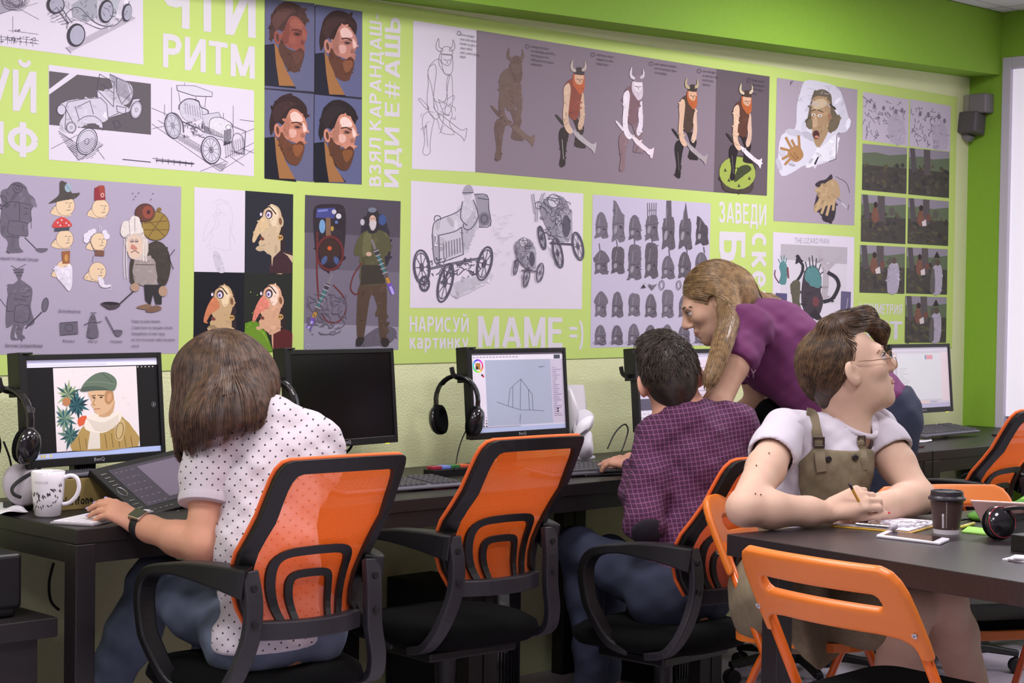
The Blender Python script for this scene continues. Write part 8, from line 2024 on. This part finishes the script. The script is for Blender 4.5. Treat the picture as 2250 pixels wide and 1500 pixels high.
# ------------------------------------------------------------ 3: woman bending over the boy
M_TEE3 = mat('tee_plum', S(104, 46, 92), 0.9, noise=(5, 0.35, S(118, 58, 106)), bump=(500, 0.25, 0.0008))
p3 = thing('person', 'smiling woman in a plum T-shirt with long fair hair bending over the boy', 'person', (4.8, -1.05, 0))
hc = at(1566, 662, -0.76); mid = at(1640, 716, -0.82); che = at(1700, 755, -0.87); wai = at(1800, 825, -0.98); pel = at(1905, 893, -1.10)
lat = Vector((-0.68, -0.73, 0)); shN = mid+lat*0.15+Vector((-0.018, 0.014, -0.008)); shF = mid-lat*0.15; elN = at(1574, 890, -0.97); wrN = elN+Vector((0.0, 0.20, -0.11)); elF = at(1668, 880, -0.74); wrF = elF+Vector((-0.05, 0.14, -0.10))
HF = frame((-0.66, 0.66, -0.52)); s3 = 0.98
sd = SDF((4.02, -1.30, 0.74), (4.92, -0.50, 1.46), 0.0068, ((0, 4.16, 4.50, 0.0036), (1, -0.90, -0.60, 0.0036), (2, 1.16, 1.44, 0.0036)))
head_prims(sd, hc, HF, s3); sd.cap(hc+HF @ Vector((0, -0.03, -0.05)), mid+Vector((-0.02, 0.02, 0.02)), 0.050, 0.055, 0.03); sd.cap(mid, che, 0.08, 0.10, 0.04); sd.cap(che, pel, 0.10, 0.11, 0.04); sd.cap(shN, shF, 0.052, 0.052, 0.03)
sd.chain([shN, shN.lerp(elN, 0.5), elN, wrN], [0.054, 0.048, 0.040, 0.027], 0.02); sd.chain([shF, elF, wrF], [0.05, 0.04, 0.028], 0.02)
for w_, e_ in ((wrN, elN), (wrF, elF)): hand(sd, w_, (w_-e_), (0, -0.3, 0.9), 1, ((0.4, 0.4, 0.3),)*4, 0.9)
# smile
sd.cap(hc+HF @ Vector((-0.024, 0.090, -0.0640)), hc+HF @ Vector((-0.034, 0.075, -0.055)), 0.002, 0.001, 0.004, 'sub')
sd.build('body', SK3, p3, 1); eyes(hc, HF, s3, p3); brows(hc, HF, s3, p3, mat('brow_dark', S(70, 50, 40), 0.8))
for sx in (-1, 1):
    MB().tube(catmull([hc+HF @ Vector((sx*x, y, z)) for x, y, z in ((0.004, 0.0985, -0.0665), (0.014, 0.0975, -0.067), (0.026, 0.089, -0.0635))], 4), 0.0022, 6).build('lip_line', mat('lip_rose', S(176, 116, 104), 0.5), p3, smooth=True)
sh = SDF((4.06, -1.34, 0.78), (4.98, -0.60, 1.40), 0.0068)
sh.cap(mid+Vector((0.0, 0, -0.005)), che, 0.098, 0.125, 0.05); sh.cap(che, wai, 0.128, 0.122, 0.05); sh.cap(wai, pel, 0.122, 0.135, 0.05); sh.cap(che+Vector((0, 0, -0.05)), wai+Vector((0.0, 0, -0.055)), 0.095, 0.10, 0.06); sh.cap(shN, shF, 0.066, 0.066, 0.05)
cN = shN.lerp(elN, 0.48); sh.chain([shN, cN], [0.072, 0.070], 0.03); sh.plane(cN, elN-shN, 0.003, (cN.x-0.09, cN.y-0.10, cN.z-0.12), (cN.x+0.06, cN.y+0.1, cN.z+0.05)); cF = shF.lerp(elF, 0.5); sh.chain([shF, cF], [0.068, 0.066], 0.03)
sh.warp(folds(0.006, 28, 1.1)); sh.warp(folds(0.0025, 66, 2.3))
npos = mid+Vector((-0.05, 0.045, 0.035)); sh.ell(npos, (0.075, 0.075, 0.055), None, 0.01, 'sub')
ax_ = (pel-wai).normalized(); hem = pel+ax_*0.035; sh.plane(hem, ax_+Vector((0, 0, -0.5)), 0.004)
sh.build('t_shirt', M_TEE3, p3, 1)
# print on the shirt front
def shirt_pt(q):
    b = at(q[0], q[1], -1.06); return b
ppx = sample; pp = Print((0, 0, 0), -Vector(_f))
def onto(sdf_):
    def conv(q):
        d = Vector(ray(q[0], q[1])).normalized(); t = 3.6
        for it in range(80):
            P = Vector(CAM)+d*t; v = float(sample(sdf_, np.array([[P.x, P.y, P.z]]))[0])
            if v < 0.0012: break
            t += max(v*0.8, 0.001)
        if t > 6.5: t = 4.55
        return Vector(CAM)+d*(t-0.003)
    return conv
shq = onto(sh); pp = Print((0, 0, 0), -Vector(_f), conv=lambda q: shq(q)-Vector(_f)*0.005); pp.text('ERY', (1622, 824), (1662, 832), (1662, 812), (1624, 802), S(206, 180, 200), 0.0); pp.build('print', M_LOGO, p3, 'pale letters printed on the shirt')
# jeans and shoes
lt2 = Vector((-0.62, -0.78, 0)); je = SDF((4.50, -1.42, 0.0), (5.16, -0.72, 1.04), 0.008)
ft = [at(1930, 1490, -1.0), at(1890, 1500, -1.12)]
hp_ = [pel+lt2*0.07+Vector((0.07, 0, -0.03)), pel-lt2*0.07+Vector((0.07, 0, -0.03))]
je.cap(hp_[0], hp_[1], 0.105, 0.105, 0.05); je.cap(pel+Vector((0.02, 0, 0)), pel+Vector((0.08, 0, -0.06)), 0.12, 0.12, 0.05)
feet = [Vector((4.86, -1.16, 0)), Vector((4.98, -0.99, 0))]
for h_, f_ in zip(hp_, feet):
    k_ = h_.lerp(f_, 0.5)+Vector((-0.03, 0.02, 0)); je.chain([h_, k_, f_+Vector((0, 0, 0.1))], [0.10, 0.072, 0.056], 0.03)
je.plane(pel+ax_*0.01, -ax_+Vector((0, 0, 0.7)), 0.0); je.warp(folds(0.0035, 44, 4.1)); je.plane((0, 0, 0.05), (0, 0, -1)); je.build('jeans', M_JEAND, p3, 1)
for a in feet:
    s_ = SDF((a.x-0.24, a.y-0.14, -0.005), (a.x+0.12, a.y+0.16, 0.12), 0.006); s_.cap(a+Vector((0.03, 0, 0.04)), a+Vector((-0.13, 0.02, 0.032)), 0.044, 0.038, 0.02, flat=((0, 0, 1), 0.85)); s_.cap(a+Vector((0, 0, 0.04)), a+Vector((0, 0, 0.09)), 0.046, 0.046, 0.02); s_.plane((0, 0, 0.001), (0, 0, -1)); s_.plane((0, 0, 0.085), (0, 0, 1)); s_.build('shoe', M_RUB, p3, 1)
bgp = at(1694, 925, -0.86)
sb_ = thing('shoulder_bag', 'black shoulder bag hanging under the bending woman', 'bag', tuple(bgp))
bs_ = SDF(tuple(bgp-Vector((0.16, 0.16, 0.16))), tuple(bgp+Vector((0.16, 0.16, 0.16))), 0.006); bs_.ell(bgp, (0.075, 0.05, 0.075), None, 0); bs_.ell(bgp+Vector((0.03, 0, -0.06)), (0.085, 0.055, 0.06), None, 0.04); bs_.build('bag_body', M_FABK, sb_, 1)
MB().sweep(catmull([bgp+Vector((0.02, 0, 0.06)), at(1705, 850, -0.85), at(1672, 760, -0.84), at(1650, 735, -0.83)], 5), [(-0.01, -0.0015), (0.01, -0.0015), (0.01, 0.0015), (-0.01, 0.0015)]).build('strap', M_FABK, sb_)
# long hair falling forward over the shoulder
hr = SDF((3.90, -1.12, 0.94), (4.66, -0.58, 1.46), 0.0048)
def H3(x, y, z): return hc+HF @ Vector((x, y, z))
hr.ell(H3(0, -0.022, 0.038), (0.081, 0.098, 0.084), HF, 0); hr.ell(H3(0, -0.05, -0.02), (0.075, 0.072, 0.085), HF, 0.03)
hr.chain([H3(0.0, -0.085, 0.0), at(1640, 668, -0.78), at(1690, 665, -0.80), at(1730, 672, -0.84)], [0.062, 0.05, 0.022, 0.008], 0.03)
nearx = -0.07 if (HF @ Vector((1, 0, 0))).dot(Vector(_f)) > 0 else 0.07
lk = catmull([H3(nearx*0.85, -0.03, 0.03), at(1603, 690, -0.87), at(1593, 735, -0.945), at(1578, 785, -0.985), at(1557, 842, -1.0)], 4)
hr.chain(lk, [0.028-0.019*(i/(len(lk)-1))**1.3 for i in range(len(lk))], 0.035)
hr.plane(H3(0, 0.052, 0), HF @ Vector((0, 1, -0.55)), 0.008, (hc.x-0.3, hc.y-0.06, hc.z-0.2), (hc.x+0.3, hc.y+0.3, hc.z+0.3)); hr.ell(H3(nearx*1.18, 0.004, -0.010), (0.024, 0.028, 0.036), HF, 0.006, 'sub')
hr.build('hair', HR3, p3, 0)
rg = np.random.default_rng(9); sds = []
for i in range(1500):
    v = rg.normal(0, 1, 3); v /= np.linalg.norm(v); v[2] = abs(v[2]); sds.append(tuple(H3(v[0]*0.078, -0.022+v[1]*0.09, 0.038+v[2]*0.082)))
tgt = np.array(at(1566, 850, -0.93)); back = HF @ Vector((0, -1, -0.2))
fx3, rx3, ux3 = [np.array(HF @ Vector(q)) for q in ((0, 1, 0), (1, 0, 0), (0, 0, 1))]
def flow3(P, t):
    o = P-np.array(hc); side = (o @ rx3)*np.sign(nearx); up_ = o @ ux3
    k = np.clip((0.05-up_)/0.09, 0, 1)[:, None]
    first = -fx3*1.0-ux3*0.55+np.sign(o @ rx3)[:, None]*rx3*0.5
    down = np.where((side > 0.0)[:, None], np.array([-0.12, -0.25, -1.0])[None, :], -fx3[None, :]*0.9+np.array([0.3, -0.1, -0.25]))
    return first*(1-k)+down*k
HR3S = hair_mat('hair_fair_strand', S(122, 96, 66), S(168, 136, 96)); strands(hr, sds, flow3, 42, 0.0098, 'hair_strand', HR3S, p3, 0.0012, 0.0025, 2, 0.12, 6)

lkd = np.array([tuple(lk[min(i+1, len(lk)-1)]-lk[max(i-1, 0)]) for i in range(len(lk))]); lkp = np.array([tuple(v) for v in lk]); sds = []
for i in range(420):
    j = rg.integers(1, len(lk)-4); v = rg.normal(0, 1, 3); v /= np.linalg.norm(v); sds.append(tuple(lkp[j]+v*0.024))
def flow3b(P, t):
    j = np.argmin(((P[:, None, :]-lkp[None])**2).sum(2), 1); return lkd[j]/np.linalg.norm(lkd[j], axis=1)[:, None]
strands(hr, sds, flow3b, 18, 0.009, 'hair_strand', HR3S, p3, 0.0012, 0.002, 2, 0.06, 7)
# ------------------------------------------------------------ 4: person with glasses writing at the table
M_TEE4 = mat('tee_white', S(204, 196, 207), 0.88, bump=(500, 0.22, 0.0008)); M_OLIVE = mat('overall_olive', S(128, 116, 92), 0.9, noise=(60, 0.6, S(112, 100, 78)), bump=(500, 0.4, 0.001)); M_STRAP = mat('strap_olive', S(120, 108, 86), 0.9, bump=(600, 0.3, 0.0008))
p4 = thing('person', 'person with round glasses in a white tee and olive pinafore writing at the table', 'person', (3.82, -1.55, 0))
hc = at(1860, 810, -1.62); nb = at(1852, 942, -1.60); shR = at(1726, 944, -1.565); shL = at(1924, 942, -1.63)
elR = atz(1636, 1116, 0.805); wrR = atz(1822, 1126, 0.785); elL = atz(2018, 1092, 0.80); wrL = atz(1915, 1120, 0.782)
che = (shR+shL)/2+Vector((0, 0.035, -0.10)); wai = Vector((che.x+0.01, -1.52, 0.66)); pel = Vector((che.x+0.01, -1.50, 0.54))
rv = Vector(_r); HF = frame(Vector((_r[0], _r[1], 0)).normalized()+Vector((_f[0], _f[1], 0))*0.10+Vector((0, 0, 0.36)), Vector((0, 0, 1)))
s4 = 1.06
sd = SDF((3.22, -2.12, 0.44), (4.18, -1.36, 1.30), 0.0068, ((0, 3.66, 3.98, 0.0036), (1, -1.84, -1.50, 0.0036), (2, 0.76, 0.86, 0.0036), (2, 0.98, 1.26, 0.0036), (0, 3.52, 3.70, 0.0036), (1, -1.92, -1.74, 0.0036)))
head_prims(sd, hc, HF, s4)
nk = hc+HF @ Vector((0, -0.035, -0.055)); sd.cap(nk, nb+Vector((0, 0.0, -0.01)), 0.049, 0.054, 0.03); sd.cap(hc+HF @ Vector((0, 0.0, -0.07)), nb+Vector((0.0, -0.03, -0.01)), 0.038, 0.046, 0.03)
sd.cap(nb+Vector((0, 0.01, -0.045)), che, 0.062, 0.098, 0.04); sd.cap(che, pel, 0.095, 0.115, 0.05); sd.cap(nb+Vector((0, 0, -0.045)), shR, 0.040, 0.042, 0.02); sd.cap(nb+Vector((0, 0, -0.045)), shL, 0.040, 0.042, 0.02)
for a, b, c in ((shR, elR, wrR), (shL, elL, wrL)):
    sd.chain([a, a.lerp(b, 0.5)+Vector((0, 0, -0.002)), b], [0.045, 0.047, 0.040], 0.02); sd.chain([b, b.lerp(c, 0.3), b.lerp(c, 0.75), c], [0.042, 0.044, 0.034, 0.027], 0.02)
d_ = (wrR-elR); pd = (atz(1893, 1102, 0.815)-wrR)
tips = hand(sd, wrR+Vector((0, 0, 0.008)), pd, Vector((-0.62, -0.62, 0.55)), 1, ((0.70, 0.80, 0.30), (0.80, 0.90, 0.45), (0.90, 1.0, 0.55), (0.95, 1.05, 0.55)), 1.06, (0.95, 0.35, -0.50, 0.15), 0.02)
hand(sd, wrL+Vector((0, 0, 0.004)), (wrL-elL), (0, -0.2, 0.95), -1, ((0.4, 0.4, 0.3),)*4, 0.95)
sd.build('body', SK4, p4, 1)
eyes(hc, HF, s4, p4); brows(hc, HF, s4, p4, mat('brow_ash', S(134, 98, 80), 0.8))
for sx in (-1, 1):
    MB().tube(catmull([hc+HF @ Vector((sx*x*s4, y*s4, z*s4)) for x, y, z in ((0.002, 0.100, -0.0665), (0.012, 0.0985, -0.0670), (0.022, 0.091, -0.0675))], 4), 0.0026, 6).build('lip_line', mat('lip_rose', S(176, 116, 104), 0.5), p4, smooth=True)
nails(tips, Vector((-0.2, -0.3, 0.8)), mat('nail_red', S(196, 40, 62), 0.2), p4, 0.98, (0, 4))
# moles
for (px, py) in ((1662, 1022), (1660, 1084), (1672, 1086), (1666, 1118), (1832, 866), (1690, 995)):
    c_ = onto(sd)((px, py))
    if (c_-Vector(CAM)).length > 5.2: continue
    MB().ball(c_+Vector(_f)*0.0006, 0.0019, 8, 6).build('mole', mat('mole_brown', S(96, 60, 48), 0.6), p4, smooth=True)
# T-shirt
sh = SDF((3.38, -1.86, 0.60), (4.16, -1.36, 1.06), 0.006)
sh.cap(nb+Vector((0, 0.01, -0.04)), che, 0.090, 0.122, 0.05); sh.cap(che, wai, 0.122, 0.115, 0.05)
for a, b in ((shR, elR), (shL, elL)):
    sh.cap(nb+Vector((0, 0, -0.030)), a, 0.056, 0.056, 0.04)
for a, b in ((shR, elR), (shL, elL)):
    sl = SDF(tuple(a-Vector((0.2, 0.2, 0.24))), tuple(a+Vector((0.14, 0.14, 0.12))), 0.0055)
    sl.chain([a+Vector((0, 0.005, 0)), a.lerp(b, 0.25), a.lerp(b, 0.75)], [0.056, 0.058, 0.061], 0.03); sl.warp(folds(0.0012, 50, 1.0)); sl.cap(a.lerp(b, 0.26), b, 0.053, 0.053, 0.0, 'sub'); sl.plane(a.lerp(b, 0.37), (b-a), 0.0); sl.build('sleeve', M_TEE4, p4, 1)
sh.warp(folds(0.0035, 34, 5.0)); sh.warp(folds(0.0016, 80, 1.0))
Fpre = sh.F.copy()
sh.cap(nb+Vector((0.0, -0.034, -0.030)), nk+Vector((0, -0.01, 0)), 0.050, 0.060, 0.004, 'sub')
sh.build('t_shirt', M_TEE4, p4, 1)
MB().tube([nb+Vector((0.060*math.cos(q), -0.027+0.062*math.sin(q), 0.022+0.036*math.sin(q))) for q in [2*PI*i/32 for i in range(32)]], 0.0075, 8, True).build('collar', M_TEE4, p4, smooth=True)
# pinafore bib, straps, skirt
bb = SDF((3.38, -1.86, 0.60), (4.16, -1.36, 1.06), 0.006); bb.F = Fpre-0.008
lx = (shL-shR); lx.z = 0; lx.normalize(); bt_ = che.z+0.052
bb.plane((0, che.y-0.12, bt_), (0.0, -0.10, 1), 0.002); bb.plane((0, che.y-0.03, 0), (0, 1, 0.0), 0.0)
for sg in (-1, 1): bb.plane(Vector((che.x-0.012, che.y, bt_))+lx*sg*0.095, lx*sg+Vector((0, 0, 0.62)), 0.002)
for a, b in ((shR, elR), (shL, elL)): bb.cap(a, b, 0.056, 0.05, 0.004, 'sub')
bb.build('pinafore_bib', M_OLIVE, p4, 1)
bibc = onto(bb); shc = onto(sh)
def strap(pts, name='strap', w=0.013):
    P_ = [(shc if k == 's' else bibc)((x, y))-Vector(_f)*0.003 for x, y, k in pts]
    MB().sweep(catmull(P_, 4), [(-w, -0.0012), (w, -0.0012), (w, 0.0012), (-w, 0.0012)], up=-Vector(_f)).build(name, M_STRAP, p4)
strap([(1772, 906, 's'), (1781, 908, 's'), (1787, 915, 's'), (1793, 945, 's'), (1798, 968, 's'), (1800, 985, 's'), (1802, 1010, 'b'), (1806, 1036, 'b')])
strap([(1886, 915, 's'), (1888, 940, 's'), (1890, 965, 's'), (1894, 985, 's'), (1898, 1005, 'b'), (1903, 1030, 'b')], 'strap', 0.009)
for (x, y, w) in ((1798, 970, 0.026), (1892, 967, 0.016)):
    c_ = shc((x, y))-Vector(_f)*0.007; R_ = Matrix((Vector(_r), -Vector(_f), Vector(_u))).transposed()
    fr = MB()
    for (ox, oz, a, b) in ((0, 0.011, w, 0.004), (0, -0.011, w, 0.004), (-w/2, 0, 0.004, 0.026), (w/2, 0, 0.004, 0.026)): fr.box(c_+R_ @ Vector((ox, 0, oz)), (a, 0.006, b), R_)
    fr.build('buckle', mat('buckle_brown', S(54, 38, 34), 0.3), p4, bevel=0.001)
for (x, y) in ((1820, 1008), (1879, 1005)):
    c_ = bibc((x, y)); MB().lathe([(0, 0.0), (0.0085, 0.0), (0.0085, 0.003), (0.006, 0.0045), (0.003, 0.003), (0, 0.003)], 16, c_, (-Vector(_f)).to_track_quat('Z', 'Y').to_matrix()).build('button', mat('button_black', S(34, 28, 28), 0.3), p4, smooth=True)
# bare legs and skirt below the table
lg = SDF((3.58, -2.20, 0.0), (4.22, -1.36, 0.70), 0.0075)
hipA, hipB = Vector((3.90, -1.50, 0.52)), Vector((3.74, -1.50, 0.52))
knA, anA = at(2070, 1318, -1.93), at(2150, 1560, -1.90); knB, anB = Vector((3.70, -1.90, 0.55)), Vector((3.72, -1.84, 0.10))
anA = Vector((anA.x, anA.y, max(anA.z, 0.09)))
lg.chain([hipA, hipA.lerp(knA, 0.5), knA], [0.078, 0.070, 0.056], 0.04); lg.chain([knA, knA.lerp(anA, 0.3), anA, Vector((anA.x, anA.y, 0.07))], [0.058, 0.058, 0.042, 0.036], 0.03); lg.chain([hipB, knB], [0.085, 0.060], 0.04); lg.chain([knB, knB.lerp(anB, 0.3), anB], [0.058, 0.056, 0.036], 0.03); lg.cap(hipA, hipB, 0.09, 0.09, 0.04)
lg.build('bare_legs', SK4, p4, 1)
for a in (Vector((anA.x, anA.y, 0)), Vector((anB.x, anB.y, 0))):
    s_ = SDF((a.x-0.10, a.y-0.24, -0.005), (a.x+0.10, a.y+0.14, 0.12), 0.006); s_.cap(a+Vector((0, 0.03, 0.04)), a+Vector((0, -0.13, 0.032)), 0.042, 0.038, 0.02, flat=((0, 0, 1), 0.85)); s_.cap(a+Vector((0, 0, 0.04)), a+Vector((0, 0, 0.08)), 0.042, 0.042, 0.02); s_.plane((0, 0, 0.001), (0, 0, -1)); s_.plane((0, 0, 0.075), (0, 0, 1)); s_.build('shoe', M_WPL, p4, 1)
sk_ = SDF((3.50, -2.06, 0.26), (4.16, -1.32, 0.72), 0.007)
sk_.cap(hipA+Vector((0, 0.01, 0)), hipB+Vector((0, 0.01, 0)), 0.125, 0.125, 0.05); sk_.chain([hipB, knB.lerp(hipB, 0.22)], [0.125, 0.105], 0.06); sk_.chain([hipA, knA.lerp(hipA, 0.5)], [0.12, 0.10], 0.06); sk_.cap(wai, pel, 0.13, 0.15, 0.05)
sk_.warp(folds(0.004, 34, 0.7)); sk_.build('skirt', M_OLIVE, p4, 1)
V_, F_ = plate([(1655, -1215), (1900, -1215), (1908, -1320), (1880, -1392), (1842, -1440), (1800, -1474), (1765, -1445), (1722, -1392), (1690, -1330), (1668, -1270)], [], 7.0, 5.0, 6.0)
MB().add([at(x, -y, -1.74+0.02*math.sin(x*0.045)+0.012*math.sin(x*0.09+y*0.03)-(y+1215)*0.0001+n*0.0006) for x, y, n in V_], [tuple(q) for q in F_]).build('skirt_panel', M_OLIVE, p4, smooth=True)
# glasses
gl = thing('glasses', 'thin metal round glasses on the nose of the writing person', 'glasses', tuple(hc))
M_GOLD = mat('wire_gold', S(206, 176, 150), 0.25, metal=1.0)
def G4(x, y, z): return hc+HF @ Vector((x*s4, y*s4, z*s4))
for sx in (-1, 1):
    MB().tube([G4(sx*0.033+0.0225*math.cos(a), 0.1085-0.10*abs(0.0225*math.cos(a)*sx+0.0)*0, -0.010+0.0215*math.sin(a)) for a in [2*PI*i/28 for i in range(28)]], 0.0011, 6, True).build('rim', M_GOLD, gl, smooth=True)
    l_ = MB(); l_.lathe([(0.0, 0.0), (0.0218*s4, 0.0), (0.0218*s4, 0.0012), (0.0, 0.0012)], 26, G4(sx*0.033, 0.1085, -0.010), HF @ Matrix.Rotation(-PI/2, 3, 'X'))
    gm = mat('lens_glass', S(255, 255, 255), 0.02, spec=0.5)
    nodes_of(gm)[2].inputs['Transmission Weight'].default_value = 1.0; nodes_of(gm)[2].inputs['IOR'].default_value = 1.02
    l_.build('lens', gm, gl, smooth=False)
    MB().tube(catmull([G4(sx*0.0555, 0.1085, -0.004), G4(sx*0.068, 0.100, -0.003), G4(sx*0.0785, 0.05, 0.008), G4(sx*0.083, 0.004, 0.020), G4(sx*0.080, -0.018, 0.018), G4(sx*0.077, -0.032, 0.0)], 4), 0.0013, 6).build('temple', M_GOLD, gl, smooth=True)
MB().tube(catmull([G4(-0.011, 0.1085, 0.002), G4(0, 0.113, 0.006), G4(0.011, 0.1085, 0.002)], 4), 0.0011, 6).build('bridge', M_GOLD, gl, smooth=True)
# pencil in the hand
pc = thing('pencil', 'yellow pencil with a dark end held in the writing hand', 'pencil', tuple(wrR))
pa, pb = atz(1921, 1148, DZ+0.0095), atz(1921, 1148, DZ+0.0095)
ptop = at(1866, 1062, -1.825); pbot = atz(1914, 1151, DZ+0.010)
MB().tube([ptop.lerp(pbot, 0.13), ptop.lerp(pbot, 0.93)], 0.0036, 6).build('shaft', mat('pencil_yellow', S(206, 150, 54), 0.4), pc)
MB().tube([ptop, ptop.lerp(pbot, 0.13)], 0.0037, 8).build('dark_end', mat('pencil_dark', S(52, 34, 36), 0.4), pc, smooth=True)
MB().tube([ptop.lerp(pbot, 0.93), pbot], [0.0034, 0.0006], 6).build('tip', mat('pencil_wood', S(200, 170, 130), 0.6), pc)
# short hair with a swept fringe
hr = SDF((hc.x-0.20, hc.y-0.20, hc.z-0.18), (hc.x+0.20, hc.y+0.20, hc.z+0.20), 0.0045)
def H4(x, y, z): return hc+HF @ Vector((x*s4, y*s4, z*s4))
hr.ell(H4(0, -0.026, 0.038), (0.081, 0.096, 0.082), HF, 0); hr.ell(H4(0, -0.05, 0.0), (0.070, 0.064, 0.066), HF, 0.03); hr.cap(H4(0, -0.070, -0.01), H4(0, -0.072, -0.055), 0.040, 0.024, 0.03)
far = 1 if (HF @ Vector((1, 0, 0))).dot(Vector(_f)) > 0 else -1
hr.chain([H4(far*-0.02, 0.02, 0.112), H4(far*0.015, 0.088, 0.102), H4(far*0.045, 0.122, 0.055), H4(far*0.056, 0.120, 0.012)], [0.027, 0.023, 0.017, 0.006], 0.03)
hr.chain([H4(far*-0.03, -0.02, 0.112), H4(far*-0.01, 0.05, 0.106)], [0.026, 0.022], 0.03)
hr.plane(H4(0, 0.040, 0.0), HF @ Vector((0, 1, -1.15)), 0.008, tuple(H4(0, 0, 0)-Vector((0.2, 0.2, 0.2))), tuple(H4(0, 0, 0)+Vector((0.2, 0.2, 0.2)))) if False else None
hr.ell(H4(-far*0.07, 0.055, -0.02), (0.05, 0.055, 0.085), HF, 0.012, 'sub'); hr.ell(H4(-far*0.02, 0.10, -0.02), (0.07, 0.055, 0.09), HF, 0.012, 'sub') if False else None
hr.ell(H4(-far*0.086, -0.004, -0.012), (0.026, 0.028, 0.040), HF, 0.006, 'sub'); hr.ell(H4(-far*0.03, 0.10, 0.02), (0.055, 0.04, 0.075), HF, 0.01, 'sub')
hr.build('hair', HR4, p4, 0)
rg = np.random.default_rng(12); sds = []
for i in range(1300):
    v = rg.normal(0, 1, 3); v /= np.linalg.norm(v); v[2] = abs(v[2]); sds.append(tuple(H4(v[0]*0.075, -0.03+v[1]*0.09, 0.03+v[2]*0.10)))
fc_ = [H4(far*-0.03, -0.02, 0.112), H4(far*-0.01, 0.05, 0.106), H4(far*-0.02, 0.02, 0.112), H4(far*0.015, 0.088, 0.102), H4(far*0.045, 0.122, 0.055)]
for i in range(700):
    q = fc_[rg.integers(0, 5)]; v = rg.normal(0, 1, 3); v /= np.linalg.norm(v); sds.append(tuple(np.array(q)+v*0.024))
pr_ = np.array(H4(-far*0.03, -0.03, 0.13)); fx = np.array(HF @ Vector((0, 1, 0))); rx = np.array(HF @ Vector((1, 0, 0))); ux = np.array(HF @ Vector((0, 0, 1)))
def flow4(P, t):
    o = P-np.array(hc); yy = o @ fx; zz = o @ ux
    back = -fx*0.7-ux*0.9; front = fx*1.0+rx*far*0.6-ux*(0.15+8*np.clip(yy-0.06, 0, 0.1))[:, None]
    k = (np.clip((yy+0.02)/0.06, 0, 1)*np.clip((zz-0.03)/0.05, 0, 1))[:, None]
    return back[None, :]*(1-k)+front*k
HR4S = hair_mat('hair_ash_strand', S(66, 49, 37), S(116, 88, 62)); strands(hr, sds, flow4, 16, 0.0062, 'hair_strand', HR4S, p4, 0.0012, 0.0028, 1, 0.22, 4)
